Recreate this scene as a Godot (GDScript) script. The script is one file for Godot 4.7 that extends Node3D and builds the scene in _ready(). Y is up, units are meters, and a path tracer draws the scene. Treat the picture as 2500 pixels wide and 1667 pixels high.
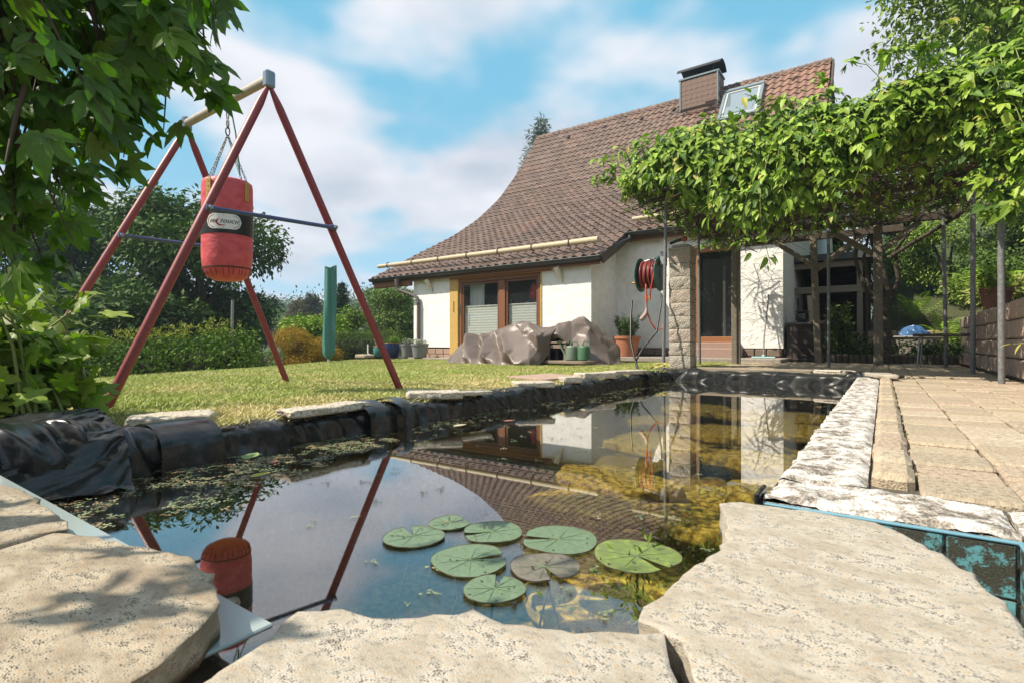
extends Node3D

const EYE := Vector3(0, 0.36, 0)
var rng := RandomNumberGenerator.new()
var mats := {}
var used := {}
var n_fine: NoiseTexture2D
var n_mid: NoiseTexture2D
var n_crack: NoiseTexture2D
var n_long: NoiseTexture2D
var leaf_tex: NoiseTexture2D
var nz := FastNoiseLite.new()

# ---------------------------------------------------------------- mesh builder
class MB:
	var v := PackedVector3Array()
	var ix := PackedInt32Array()
	var co := PackedColorArray()
	var tint := Color.WHITE
	func p(a: Vector3) -> int:
		v.append(a); co.append(tint)
		return v.size() - 1
	func t(a: int, b: int, c: int) -> void:   # counter-clockwise from outside
		ix.append(a); ix.append(c); ix.append(b)
	func tri(a: Vector3, b: Vector3, c: Vector3) -> void:
		t(p(a), p(b), p(c))
	func quad(a: Vector3, b: Vector3, c: Vector3, d: Vector3) -> void:
		var i := p(a); var j := p(b); var k := p(c); var l := p(d)
		t(i, j, k); t(i, k, l)
	func box(c: Vector3, s: Vector3, ch := 0.0, b := Basis()) -> void:
		var h := s * 0.5
		if ch <= 0.0:
			for ax in 3:
				for sg in [-1.0, 1.0]:
					var n := Vector3(); n[ax] = sg
					var u := Vector3(); u[(ax + 1) % 3] = 1.0
					var w := Vector3(); w[(ax + 2) % 3] = sg
					var q := []
					for e in [[-1, -1], [1, -1], [1, 1], [-1, 1]]:
						q.append(c + b * ((n + u * e[0] + w * e[1]) * h))
					quad(q[0], q[1], q[2], q[3])
			return
		var i := h - Vector3.ONE * ch
		var pts := {}
		for sx in [-1, 1]:
			for sy in [-1, 1]:
				for sz in [-1, 1]:
					var k := Vector3(sx, sy, sz)
					pts[[sx, sy, sz]] = [c + b * Vector3(sx * h.x, sy * i.y, sz * i.z), c + b * Vector3(sx * i.x, sy * h.y, sz * i.z), c + b * Vector3(sx * i.x, sy * i.y, sz * h.z)]
					var q: Array = pts[[sx, sy, sz]]
					if sx * sy * sz > 0: tri(q[0], q[1], q[2])
					else: tri(q[0], q[2], q[1])
		for ax in 3:
			var a1 := (ax + 1) % 3
			var a2 := (ax + 2) % 3
			for sg in [-1, 1]:
				var q := []
				for e in [[-1, -1], [1, -1], [1, 1], [-1, 1]]:
					var k := [0, 0, 0]
					k[ax] = sg; k[a1] = e[0]; k[a2] = e[1] * sg
					q.append(pts[k][ax])
				quad(q[0], q[1], q[2], q[3])
			for s1 in [-1, 1]:
				for s2 in [-1, 1]:
					var k0 := [0, 0, 0]; var k1 := [0, 0, 0]
					k0[ax] = -1; k1[ax] = 1
					k0[a1] = s1; k1[a1] = s1; k0[a2] = s2; k1[a2] = s2
					var A = pts[k0][a1]; var B = pts[k1][a1]; var C = pts[k1][a2]; var D = pts[k0][a2]
					if s1 * s2 > 0: quad(A, D, C, B)
					else: quad(A, B, C, D)
	func tube(pts: Array, rads, sides := 8, caps := true) -> void:
		var n := pts.size()
		var prev := Vector3()
		var rings := []
		for i in n:
			var d: Vector3 = (pts[mini(i + 1, n - 1)] - pts[maxi(i - 1, 0)]).normalized()
			if prev == Vector3():
				prev = d.cross(Vector3.UP if absf(d.y) < 0.9 else Vector3.RIGHT).normalized()
			prev = (prev - d * prev.dot(d)).normalized()
			var w := d.cross(prev)
			var r: float = rads[i] if rads is Array else rads
			var ring := []
			for k in sides:
				var a := TAU * k / sides
				ring.append(p(pts[i] + (prev * cos(a) + w * sin(a)) * r))
			rings.append(ring)
			if i > 0:
				for k in sides:
					var k2 := (k + 1) % sides
					t(rings[i - 1][k], rings[i - 1][k2], ring[k2]); t(rings[i - 1][k], ring[k2], ring[k])
		if caps:
			for e in [0, n - 1]:
				var c := p(pts[e])
				var ring := []
				for k in sides: ring.append(p(v[rings[e][k]]))
				for k in sides:
					if e == 0: t(c, ring[(k + 1) % sides], ring[k])
					else: t(c, ring[k], ring[(k + 1) % sides])
	func lathe(prof: Array, seg := 16, xf := Transform3D(), wob := 0.0) -> void:   # profile upward, outside on the right
		var last := []
		for i in prof.size():
			var q: Vector2 = prof[i]
			if i > 0 and q.is_equal_approx(prof[i - 1]):
				last = []
			var ring := []
			for k in seg:
				var a := TAU * k / seg
				var r: float = q.x * (1.0 + wob * sin(a * 3.0 + q.y * 9.0))
				ring.append(p(xf * Vector3(cos(a) * r, q.y, -sin(a) * r)))
			if last.size():
				for k in seg:
					var k2 := (k + 1) % seg
					t(last[k], last[k2], ring[k2]); t(last[k], ring[k2], ring[k])
			last = ring
	func grid(nu: int, nv: int, f: Callable, flip := false) -> void:
		var base := v.size()
		for j in nv + 1:
			for i in nu + 1:
				p(f.call(float(i) / nu, float(j) / nv))
		for j in nv:
			for i in nu:
				var a := base + j * (nu + 1) + i
				var b := a + 1
				var c := a + nu + 2
				var d := a + nu + 1
				if flip:
					t(a, c, b); t(a, d, c)
				else:
					t(a, b, c); t(a, c, d)
	# rough flat stone: outline in x,z (counter-clockwise seen from above or not), star-shaped about its middle
	func slab(outline: Array, yb: float, yt: float, rough: float, nz: FastNoiseLite, step := 0.03, soft := 0.004) -> void:
		var poly := PackedVector2Array(outline)
		if Geometry2D.is_polygon_clockwise(poly): poly.reverse()
		var c := Vector2()
		for q in poly: c += q
		c /= poly.size()
		var o := []
		for i in poly.size():
			var a := poly[i]
			var b := poly[(i + 1) % poly.size()]
			var m := maxi(1, int(a.distance_to(b) / step))
			for k in m:
				var q := a.lerp(b, float(k) / m)
				q += (q - c).normalized() * (nz.get_noise_2d(q.x * 320, q.y * 320) * rough * 1.0 + nz.get_noise_2d(q.x * 1700, q.y * 1700) * rough * 0.65 + nz.get_noise_2d(q.x * 4200, q.y * 4200) * rough * 0.35)
				o.append(q)
		var n := o.size()
		var th := yt - yb
		var rings := []
		for spec in [[0.0, yb, 0.985], [0.0, yb + th * 0.35, 1.0], [0.0, yb + th * 0.7, 0.995], [0.0, yt - soft, 1.0], [soft * 0.8, yt - soft * 0.25, 1.0], [soft * 2.6, yt, 1.0], [-0.3, yt, 1.0], [-0.6, yt, 1.0], [-0.85, yt, 1.0]]:
			var ring := []
			for i in n:
				var q: Vector2 = o[i]
				var dir := c - q
				var L := dir.length()
				if spec[0] >= 0.0: q = q + dir.normalized() * minf(spec[0], L * 0.3)
				else: q = q + dir * (-spec[0])
				q = c + (q - c) * spec[2]
				var e := nz.get_noise_3d(q.x * 500, spec[1] * 900, q.y * 500)
				var y: float = spec[1]
				if spec[1] >= yt - soft * 0.3: y += nz.get_noise_2d(q.x * 160 + 50, q.y * 160) * rough * 0.22 + e * rough * 0.06
				else: q += (q - c).normalized() * e * rough * 1.3
				ring.append(p(Vector3(q.x, y, q.y)))
			if rings.size():
				var l: Array = rings[-1]
				for i in n:
					var i2 := (i + 1) % n
					t(l[i], ring[i2], l[i2]); t(l[i], ring[i], ring[i2])
			rings.append(ring)
		var m1 := p(Vector3(c.x, yt, c.y))
		for i in n: t(m1, rings[-1][(i + 1) % n], rings[-1][i])
		var m0 := p(Vector3(c.x, yb, c.y))
		for i in n: t(m0, rings[0][i], rings[0][(i + 1) % n])
	func mesh(colored := false) -> ArrayMesh:
		var nr := PackedVector3Array()
		nr.resize(v.size())
		for i in range(0, ix.size(), 3):
			var a := ix[i]; var b := ix[i + 1]; var c := ix[i + 2]
			var n := (v[c] - v[a]).cross(v[b] - v[a])
			nr[a] += n; nr[b] += n; nr[c] += n
		for i in nr.size(): nr[i] = nr[i].normalized() if nr[i].length_squared() > 0 else Vector3.UP
		var arr := []
		arr.resize(Mesh.ARRAY_MAX)
		arr[Mesh.ARRAY_VERTEX] = v
		arr[Mesh.ARRAY_NORMAL] = nr
		arr[Mesh.ARRAY_INDEX] = ix
		if colored: arr[Mesh.ARRAY_COLOR] = co
		var m := ArrayMesh.new()
		m.add_surface_from_arrays(Mesh.PRIMITIVE_TRIANGLES, arr)
		return m

# ---------------------------------------------------------------- nodes
func numbered(called: String) -> String:
	if not used.has(called):
		used[called] = 0
		return called
	used[called] += 1
	return "%s_%03d" % [called, used[called]]
func thing(called: String, label: String, category: String, at := Vector3.ZERO, group := "", turn := 0.0) -> Node3D:
	var o := Node3D.new()
	o.name = numbered(called)
	add_child(o)
	o.position = at; o.rotation.y = turn
	tag(o, label, category, group)
	return o
func tag(o: Node3D, label: String, category: String, group := "") -> void:
	o.set_meta("label", label); o.set_meta("category", category)
	if group: o.set_meta("group", group)
# a part whose mesh is in the thing's own axes
func part(parent: Node3D, called: String, mesh: Mesh, mat: Material, xf := Transform3D()) -> MeshInstance3D:
	var mi := MeshInstance3D.new()
	mi.name = called
	mi.mesh = mesh; mi.material_override = mat
	mi.transform = xf
	parent.add_child(mi, true)
	return mi
# a part whose mesh is in world axes (parent not turned)
func wpart(parent: Node3D, called: String, mb: MB, mat: Material, colored := false) -> MeshInstance3D:
	var off := Vector3.ZERO
	var q: Node = parent
	while q != self:
		off -= (q as Node3D).position
		q = q.get_parent()
	return part(parent, called, mb.mesh(colored), mat, Transform3D(Basis(), off))
func single(called: String, label: String, category: String, mb: MB, mat: Material, group := "", at := Vector3.ZERO) -> MeshInstance3D:
	var mi := MeshInstance3D.new()
	mi.name = numbered(called)
	mi.mesh = mb.mesh(); mi.material_override = mat
	mi.position = at
	add_child(mi)
	tag(mi, label, category, group)
	return mi
func struct(called: String, mb: MB, mat: Material, colored := false) -> MeshInstance3D:
	var mi := MeshInstance3D.new()
	mi.name = numbered(called)
	mi.mesh = mb.mesh(colored); mi.material_override = mat
	add_child(mi)
	mi.set_meta("kind", "structure")
	return mi
func multi(parent: Node3D, called: String, mesh: Mesh, mat: Material, xfs: Array, cols: Array = []) -> MultiMeshInstance3D:
	var mm := MultiMesh.new()
	mm.transform_format = MultiMesh.TRANSFORM_3D
	mm.use_colors = cols.size() > 0
	mm.mesh = mesh
	mm.instance_count = xfs.size()
	for i in xfs.size():
		mm.set_instance_transform(i, xfs[i])
		if cols.size(): mm.set_instance_color(i, cols[i])
	var o := MultiMeshInstance3D.new()
	o.name = called if parent != self else numbered(called)
	o.multimesh = mm; o.material_override = mat
	parent.add_child(o, true)
	o.set_meta("kind", "stuff")
	return o

# ---------------------------------------------------------------- materials (colours are linear)
func noise(freq: float, kind := FastNoiseLite.TYPE_SIMPLEX_SMOOTH, oct := 4, sd := 1) -> FastNoiseLite:
	var n := FastNoiseLite.new()
	n.seed = sd; n.noise_type = kind; n.frequency = freq
	n.fractal_type = FastNoiseLite.FRACTAL_FBM if oct > 1 else FastNoiseLite.FRACTAL_NONE
	n.fractal_octaves = oct
	if kind == FastNoiseLite.TYPE_CELLULAR: n.cellular_return_type = FastNoiseLite.RETURN_DISTANCE
	return n
func ntex(n: FastNoiseLite, ramp: Gradient = null, size := 512) -> NoiseTexture2D:
	var t := NoiseTexture2D.new()
	t.width = size; t.height = size; t.seamless = true
	t.noise = n
	if ramp: t.color_ramp = ramp
	return t
func ramp(stops: Array) -> Gradient:
	var g := Gradient.new()
	var o := PackedFloat32Array(); var c := PackedColorArray()
	for s in stops:
		o.append(s[0]); c.append(Color(s[1], s[2], s[3]).linear_to_srgb())
	g.offsets = o; g.colors = c
	return g
func flat(key: String, c: Color, rough := 0.7, metal := 0.0) -> StandardMaterial3D:
	if mats.has(key): return mats[key]
	var m := StandardMaterial3D.new()
	m.resource_name = key
	m.albedo_color = c.linear_to_srgb()
	m.roughness = rough; m.metallic = metal
	mats[key] = m
	return m
# stops: [[t, r, g, b], ...]; size = metres per repeat
func tex(key: String, stops: Array, freq: float, size, rough := 0.85, bump: Texture2D = null, depth := 0.3, world := false, oct := 4, kind := FastNoiseLite.TYPE_SIMPLEX_SMOOTH) -> StandardMaterial3D:
	if mats.has(key): return mats[key]
	var m := flat(key, Color.WHITE, rough)
	m.albedo_texture = ntex(noise(freq, kind, oct, key.hash() % 1000), ramp(stops))
	m.uv1_triplanar = true
	m.uv1_world_triplanar = world
	m.uv1_scale = Vector3.ONE / size if size is float else Vector3(1.0 / size.x, 1.0 / size.y, 1.0 / size.z)
	if bump:
		m.heightmap_enabled = true
		m.heightmap_texture = bump
		m.heightmap_scale = depth
	return m
# picture made per pixel from seamless noises: fn(low, mid, fine, streak) -> [colour (linear), height 0..1]
func made(key: String, n: int, size, rough: float, depth: float, fl: float, fm: float, ff: float, sd: int, fn: Callable) -> StandardMaterial3D:
	if mats.has(key): return mats[key]
	var srcs := []
	for q in [[fl, 4, 0], [fm, 4, 1], [ff, 3, 2]]:
		srcs.append(noise(q[0], FastNoiseLite.TYPE_SIMPLEX_SMOOTH, q[1], sd + q[2]).get_seamless_image(n, n).get_data())
	var a: PackedByteArray = srcs[0]; var b: PackedByteArray = srcs[1]; var c: PackedByteArray = srcs[2]
	var col := PackedByteArray(); var hgt := PackedByteArray()
	col.resize(n * n * 3); hgt.resize(n * n)
	for i in n * n:
		var r: Array = fn.call(a[i] / 255.0, b[i] / 255.0, c[i] / 255.0)
		var k: Color = (r[0] as Color).linear_to_srgb()
		col[i * 3] = int(clampf(k.r, 0, 1) * 255.0); col[i * 3 + 1] = int(clampf(k.g, 0, 1) * 255.0); col[i * 3 + 2] = int(clampf(k.b, 0, 1) * 255.0)
		hgt[i] = int(clampf(r[1], 0, 1) * 255.0)
	var m := flat(key, Color.WHITE, rough)
	m.albedo_texture = ImageTexture.create_from_image(Image.create_from_data(n, n, false, Image.FORMAT_RGB8, col))
	m.heightmap_enabled = true
	m.heightmap_texture = ImageTexture.create_from_image(Image.create_from_data(n, n, false, Image.FORMAT_L8, hgt))
	m.heightmap_scale = depth
	m.uv1_triplanar = true; m.uv1_world_triplanar = true
	m.uv1_triplanar_sharpness = 4.0
	m.uv1_scale = Vector3.ONE / size if size is float else Vector3(1.0 / size.x, 1.0 / size.y, 1.0 / size.z)
	return m
func leafmat(key: String, c: Color, back := 0.7, rough := 0.45, tinted := true) -> StandardMaterial3D:
	if mats.has(key): return mats[key]
	var m := flat(key, c, rough)
	m.vertex_color_use_as_albedo = tinted
	m.backlight_enabled = true
	if key == "leaf_generic": m.metallic_specular = 0.3
	m.backlight = Color(0.75 * back, 0.95 * back, 0.12 * back)
	m.cull_mode = BaseMaterial3D.CULL_DISABLED
	if key.begins_with("vine_leaf") or key.begins_with("creeper_leaf") or key.begins_with("bush_leaf"):
		if leaf_tex == null: leaf_tex = ntex(noise(0.03, FastNoiseLite.TYPE_SIMPLEX_SMOOTH, 5, 400), ramp([[0, .62, .60, .45], [.3, .88, .90, .85], [.6, 1, 1, 1], [1, 1, 1, .92]]))
		m.albedo_texture = leaf_tex
		m.uv1_triplanar = true
		m.uv1_scale = Vector3.ONE / 0.22
	return m
func V(x: float, y: float, z: float) -> Vector3: return Vector3(x, y, z)
func rr(a: float, b: float) -> float: return rng.randf_range(a, b)
func look(d: Vector3, up := Vector3.UP) -> Basis:   # -Y .. y axis along d
	var y := d.normalized()
	var x := y.cross(up)
	if x.length() < 0.01: x = y.cross(Vector3.RIGHT)
	x = x.normalized()
	return Basis(x, y, x.cross(y))

# ---------------------------------------------------------------- leaves
# one leaf, base at the origin, tip along +Z, face up +Y
func leaf_into(mb: MB, xf: Transform3D, L: float, W: float, rows := 4, fold := 0.25, droop := 0.25, saw := 0.0) -> void:
	var pl := []
	for i in rows + 1:
		var t := float(i) / rows
		var w: float = W * 0.5 * pow(sin(PI * pow(t, 0.75)), 0.8) if i < rows and i > 0 else 0.0
		if saw > 0.0 and i > 0 and i < rows: w *= 1.0 + (saw if i % 2 else -saw)
		var y := -droop * L * t * t
		pl.append([xf * V(-w, y + fold * w, L * t - saw * w * 0.5), xf * V(0, y, L * t), xf * V(w, y + fold * w, L * t - saw * w * 0.5)])
	for i in rows:
		var a: Array = pl[i]; var b: Array = pl[i + 1]
		if i == 0:
			mb.tri(a[1], b[0], b[1]); mb.tri(a[1], b[1], b[2])
		elif i == rows - 1:
			mb.tri(a[0], b[1], a[1]); mb.tri(a[1], b[1], a[2])
		else:
			mb.quad(a[0], b[0], b[1], a[1]); mb.quad(a[1], b[1], b[2], a[2])
func ovate(L: float, W: float, rows := 5, droop := 0.3) -> ArrayMesh:
	var mb := MB.new()
	leaf_into(mb, Transform3D(), L, W, rows, 0.22, droop)
	return mb.mesh()
func palmate(L: float, n := 5, rows := 4, saw := 0.0, wid := 0.42, spread := 1.25) -> ArrayMesh:
	var mb := MB.new()
	for i in n:
		var k := (float(i) / (n - 1) - 0.5) * 2.0
		var a := k * spread
		var l := L * (1.0 - 0.35 * absf(k))
		leaf_into(mb, Transform3D(Basis(Vector3.UP, a), V(0, 0.002 * i, 0)), l, l * wid, rows, 0.2, 0.28 + 0.1 * absf(k), saw)
	return mb.mesh()
# lobed leaf as one blade (maple / grape like)
func lobed(L: float, n := 30) -> ArrayMesh:
	var mb := MB.new()
	var c := mb.p(V(0, 0.03 * L, 0.15 * L))
	var ring := []
	for i in n + 1:
		var a := -PI * 0.93 + TAU * 0.93 * i / n
		var r := L * (0.62 + 0.26 * cos(5.0 * a) * (0.6 + 0.4 * cos(a)) + 0.10 * cos(a) + (0.045 if i % 2 else -0.045))
		ring.append(mb.p(V(sin(a) * r, -0.18 * r * r / L + 0.05 * L * cos(5.0 * a), 0.15 * L + cos(a) * r)))
	for i in n: mb.t(c, ring[i], ring[i + 1])
	return mb.mesh()
func sprig(n: int, L: float, W: float, rad: float, sd: int, rows := 2, flatness := 0.6) -> ArrayMesh:
	var r := RandomNumberGenerator.new()
	r.seed = sd
	var mb := MB.new()
	for i in n:
		var d := V(r.randfn(), r.randfn(), r.randfn()).normalized()
		var pos := d * rad * pow(r.randf(), 0.5)
		var out := (d + V(r.randf_range(-0.6, 0.6), r.randf_range(-0.7, 0.2), r.randf_range(-0.6, 0.6))).normalized()
		var up := (Vector3.UP * flatness + V(r.randf_range(-1, 1), r.randf_range(-1, 1), r.randf_range(-1, 1)) * (1.0 - flatness * 0.5)).normalized()
		var x := up.cross(out).normalized()
		var b := Basis(x, out.cross(x).normalized(), out)
		var s := r.randf_range(0.7, 1.2)
		leaf_into(mb, Transform3D(b, pos), L * s, W * s, rows, 0.25, 0.2)
	return mb.mesh()
func rbasis(s0: float, s1: float) -> Basis:
	return Basis.from_euler(V(rr(-0.5, 0.5), rr(0, TAU), rr(-0.5, 0.5))).scaled(Vector3.ONE * rr(s0, s1))
func mixc(a: Color, b: Color, dv := 0.15) -> Color:
	var c := a.lerp(b, rng.randf())
	var k := 1.0 + rr(-dv, dv)
	return Color(c.r * k, c.g * k, c.b * k)
# leaves through the volume of some lobes: [centre, radii]
func crown(parent: Node3D, called: String, lobes: Array, n: int, sp: ArrayMesh, mat: Material, c1: Color, c2: Color, s0 := 0.7, s1 := 1.3, gap := -0.25, inner := 0.5, gfreq := 30.0) -> void:
	var xfs := []; var cols := []
	var tot := 0.0
	var acc := []
	for l in lobes:
		tot += pow(l[1].x * l[1].y * l[1].z, 0.6667)
		acc.append(tot)
	var tries := 0
	while xfs.size() < n and tries < n * 4:
		tries += 1
		var k := rng.randf() * tot
		var i := 0
		while acc[i] < k: i += 1
		var d := V(rng.randfn(), rng.randfn(), rng.randfn()).normalized()
		var q: Vector3 = lobes[i][0] + d * lobes[i][1] * pow(lerpf(inner * inner * inner, 1.0, rng.randf()), 0.333)
		if nz.get_noise_3d(q.x * gfreq, q.y * gfreq, q.z * gfreq) < gap: continue
		xfs.append(Transform3D(rbasis(s0, s1), q - parent.position))
		cols.append(mixc(c1, c2))
	multi(parent, called, sp, mat, xfs, cols)
func tree(called: String, label: String, at: Vector3, h: float, r: float, low: float, n: int, sp: ArrayMesh, c1: Color, c2: Color, sd: int, group := "", lobes_n := 14, gap := -0.22, s0 := 0.7, s1 := 1.3, cat := "tree") -> Node3D:
	rng.seed = sd
	var o := thing(called, label, cat, at, group)
	var lobes := []
	var mid := (h + low) * 0.5
	var half := (h - low) * 0.5
	for i in lobes_n:
		var a := rr(0, TAU)
		var y := rr(-0.8, 0.85)
		var rad := r * sqrt(maxf(0.05, 1.0 - y * y * 0.85)) * rr(0.35, 0.75)
		var lr := r * rr(0.28, 0.46)
		lobes.append([at + V(cos(a) * rad, mid + y * half * 0.85, sin(a) * rad), V(lr, lr * rr(0.55, 0.85) * minf(1.3, half / r), lr)])
	var mb := MB.new()
	var tw := 0.03 * h + 0.03
	mb.tube([at + V(0, -0.4, 0), at + V(0, low + half * 0.4, 0), at + V(rr(-.1, .1) * r, low + half * 1.5, rr(-.1, .1) * r)], [tw * 1.25, tw * 0.8, tw * 0.15], 8)
	for l in lobes:
		var b: Vector3 = l[0]
		var s := at + V(0, lerpf(low, b.y - at.y, 0.35), 0)
		mb.tube([s, s.lerp(b, 0.5) + V(0, 0.1 * r, 0), b], [tw * 0.4, tw * 0.25, tw * 0.08], 5, false)
	wpart(o, "trunk", mb, tex("bark", [[0, .03, .025, .018], [1, .13, .10, .075]], 0.02, 0.6, 0.9, n_long, 1.0))
	crown(o, "crown", lobes, n, sp, leafmat("leaf_generic", Color.WHITE, 0.6, 0.65), c1, c2, s0, s1, gap, 0.45)
	return o
func conifer(called: String, label: String, at: Vector3, h: float, r: float, n: int, sp: ArrayMesh, c1: Color, c2: Color, sd: int, group := "", base := 0.08) -> Node3D:
	rng.seed = sd
	var o := thing(called, label, "tree", at, group)
	var mb := MB.new()
	mb.tube([at + V(0, -0.3, 0), at + V(0, h, 0)], [0.025 * h, 0.01], 7)
	var xfs := []; var cols := []
	var whorls := int(h / 0.55) + 4
	for w in whorls:
		var t := float(w) / whorls
		var y := h * lerpf(base, 1.0, t)
		var br := r * pow(1.0 - t, 0.85) + 0.06
		var k := rng.randi_range(5, 8)
		var a0 := rr(0, TAU)
		for j in k:
			var a := a0 + TAU * j / k + rr(-.25, .25)
			var L := br * rr(0.65, 1.1)
			var tip := V(cos(a) * L, -L * 0.22, sin(a) * L)
			mb.tube([at + V(0, y, 0), at + V(0, y, 0) + tip * 0.6 + V(0, .05 * L, 0), at + V(0, y, 0) + tip], [0.012 * h * (1.0 - t) + .01, 0.01, 0.004], 4, false)
			var m := maxi(2, int(n * L / (whorls * 6.0 * r * 0.6)))
			for q in m:
				var f := rr(0.2, 1.05)
				xfs.append(Transform3D(rbasis(0.6, 1.2), V(0, y, 0) + tip * f + V(rr(-.12, .12) * L, rr(-.1, .05) * L, rr(-.12, .12) * L)))
				cols.append(mixc(c1, c2))
	wpart(o, "trunk", mb, mats["bark"])
	multi(o, "crown", sp, leafmat("leaf_generic", Color.WHITE, 0.6, 0.65), xfs, cols)
	return o

# ---------------------------------------------------------------- terrain
func sm(a: float, b: float, x: float) -> float:
	return smoothstep(a, b, x)
func in_pond(x: float, z: float) -> bool:
	return (x > -2.42 and x < -0.2 and z < -0.33 and z > -7.22) or (x > -0.3 and x < 0.29 and z < -0.5 and z > -1.4)
func th(x: float, z: float) -> float:
	var s := 0.818 * x - 0.575 * z
	var d := -0.575 * x - 0.818 * z
	var r := sqrt(x * x + z * z)
	var y := -0.025
	if x < -2.4 and x > -14.0: y -= 0.05 * sm(5.5, 10.5, d) * sm(-2.5, -5.0, x)
	y -= 0.13 * clampf(-(s + 4.4), 0.0, 5.0)
	y -= 8.5 * sm(13.0, 70.0, r) * sm(-2.0, -4.5, s * 12.0 / maxf(r, 12.0))
	y += 30.0 * sm(140.0, 420.0, r)
	if x > 1.32 and z > -60.0:
		y = maxf(y, minf(0.78 + 0.42 * (x - 1.1), 9.0) * sm(-3.0, -5.0, z))
	if z < -12.3:
		y = maxf(y, minf(0.16 + 0.48 * sm(15.05, 15.25, -z) + 0.45 * maxf(0.0, -z - 15.2), 7.0) * sm(-0.7, 0.3, x))
	if z < -30.0: y = maxf(y, 0.0) * sm(-14.0, -8.0, x) + y * (1.0 - sm(-14.0, -8.0, x))
	return y

# ---------------------------------------------------------------- scene
func _ready() -> void:
	rng.seed = 7
	nz.noise_type = FastNoiseLite.TYPE_SIMPLEX_SMOOTH
	nz.frequency = 0.02
	nz.seed = 11
	var cam := Camera3D.new()
	cam.name = "camera"
	cam.position = EYE
	cam.rotation = V(deg_to_rad(0.28), deg_to_rad(35.1), 0)
	cam.fov = 65.7
	cam.near = 0.02; cam.far = 1500.0
	var att := CameraAttributesPhysical.new()
	att.frustum_focal_length = 18.59
	att.frustum_focus_distance = 4.5
	att.frustum_near = 0.02; att.frustum_far = 1500.0
	att.exposure_aperture = 13.0
	cam.attributes = att
	add_child(cam)
	var env := Environment.new()
	env.background_mode = Environment.BG_SKY
	env.sky = Sky.new()
	env.sky.sky_material = make_sky()
	env.tonemap_mode = Environment.TONE_MAPPER_LINEAR
	env.tonemap_exposure = 1.85
	env.background_energy_multiplier = 0.92
	env.sdfgi_enabled = true; env.ssao_enabled = true; env.ssil_enabled = true
	env.fog_enabled = true
	env.fog_density = 0.0011
	env.fog_light_color = Color(0.80, 0.87, 0.95)
	var we := WorldEnvironment.new()
	we.name = "environment"
	we.environment = env
	add_child(we)
	var sun := DirectionalLight3D.new()
	sun.name = "sun"
	sun.light_energy = 1.28
	sun.light_color = Color(1.0, 0.955, 0.88)
	sun.light_angular_distance = 0.5
	sun.shadow_enabled = true
	var el := deg_to_rad(48.5)
	var sd := V(-0.70 * cos(el), sin(el), 0.714 * cos(el))
	sun.look_at_from_position(Vector3.ZERO, -sd)
	add_child(sun)
	n_fine = ntex(noise(0.09, FastNoiseLite.TYPE_SIMPLEX_SMOOTH, 3, 3))
	n_mid = ntex(noise(0.025, FastNoiseLite.TYPE_SIMPLEX_SMOOTH, 5, 4))
	n_crack = ntex(noise(0.03, FastNoiseLite.TYPE_CELLULAR, 3, 5))
	n_long = ntex(noise(0.05, FastNoiseLite.TYPE_PERLIN, 4, 6))
	setting()
	pond()
	house()
	pergola()
	swing()
	stones()
	garden_things()
	right_side()
	trees()
	vines()

func make_sky() -> PanoramaSkyMaterial:
	var W := 1280
	var H := 640
	var n1 := noise(0.9, FastNoiseLite.TYPE_SIMPLEX, 5, 21)
	n1.fractal_gain = 0.5
	var n2 := noise(0.35, FastNoiseLite.TYPE_SIMPLEX, 3, 33)
	var data := PackedFloat32Array()
	data.resize(W * H * 3)
	for j in H:
		var ph := PI * (j + 0.5) / H
		var y := cos(ph)
		var sy := sin(ph)
		for i in W:
			var a := TAU * (i + 0.5) / W
			var d := V(sin(a) * sy, y, -cos(a) * sy)
			var c: Color
			var up := maxf(y, 0.0)
			var blue := Color(0.20, 0.42, 0.545).lerp(Color(0.07, 0.29, 0.44), pow(up, 0.55))
			blue = blue.lerp(Color(0.50, 0.64, 0.76), exp(-up * 9.0) * 0.8)
			if y < 0.0:
				c = Color(0.18, 0.19, 0.15)
			else:
				var k := 1.0 / (up + 0.22)
				var q := V(d.x * k, 0.0, d.z * k)
				var f := n1.get_noise_3d(q.x * 1.0 + 3.1, q.z * 1.0 + 7.7, up * 1.5) * 0.75 + n2.get_noise_3d(q.x + 9.0, q.z - 4.0, 0.0) * 0.75
				var cov := smoothstep(-0.20, 0.20, f + 0.10)
				var thick := smoothstep(0.05, 0.55, f)
				var shade := n1.get_noise_3d(q.x * 1.3 + 20.0, q.z * 1.3, 4.0 + up * 2.0)
				var cl := Color(0.58, 0.57, 0.595).lerp(Color(0.33, 0.36, 0.42), clampf(thick * 0.5 + shade * 0.9 + 0.10, 0.0, 1.0))
				c = blue.lerp(cl, cov * (0.93 - 0.25 * exp(-up * 14.0)))
			var o := (j * W + i) * 3
			data[o] = c.r; data[o + 1] = c.g; data[o + 2] = c.b
	var im := Image.create_from_data(W, H, false, Image.FORMAT_RGBF, data.to_byte_array())
	var m := PanoramaSkyMaterial.new()
	m.panorama = ImageTexture.create_from_image(im)
	return m

func lawn_mask(x: float, z: float) -> float:
	if x > -2.47 and not (z < -8.55 and x < -2.2 and z > -11.4): return 0.0
	if x > -2.95 and z < -7.3 and z > -8.7: return 0.0
	if z < -11.0 and x < -5.5 and x > -11.6: return 0.0
	if z < -11.25 and x >= -5.6: return 0.0
	var s := 0.818 * x - 0.575 * z
	var d := -0.575 * x - 0.818 * z
	if s < -8.6 or d > 15.0 or d < 1.2: return 0.0
	if x < -12.2 and z < -8.0: return 0.0
	return 1.0

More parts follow.
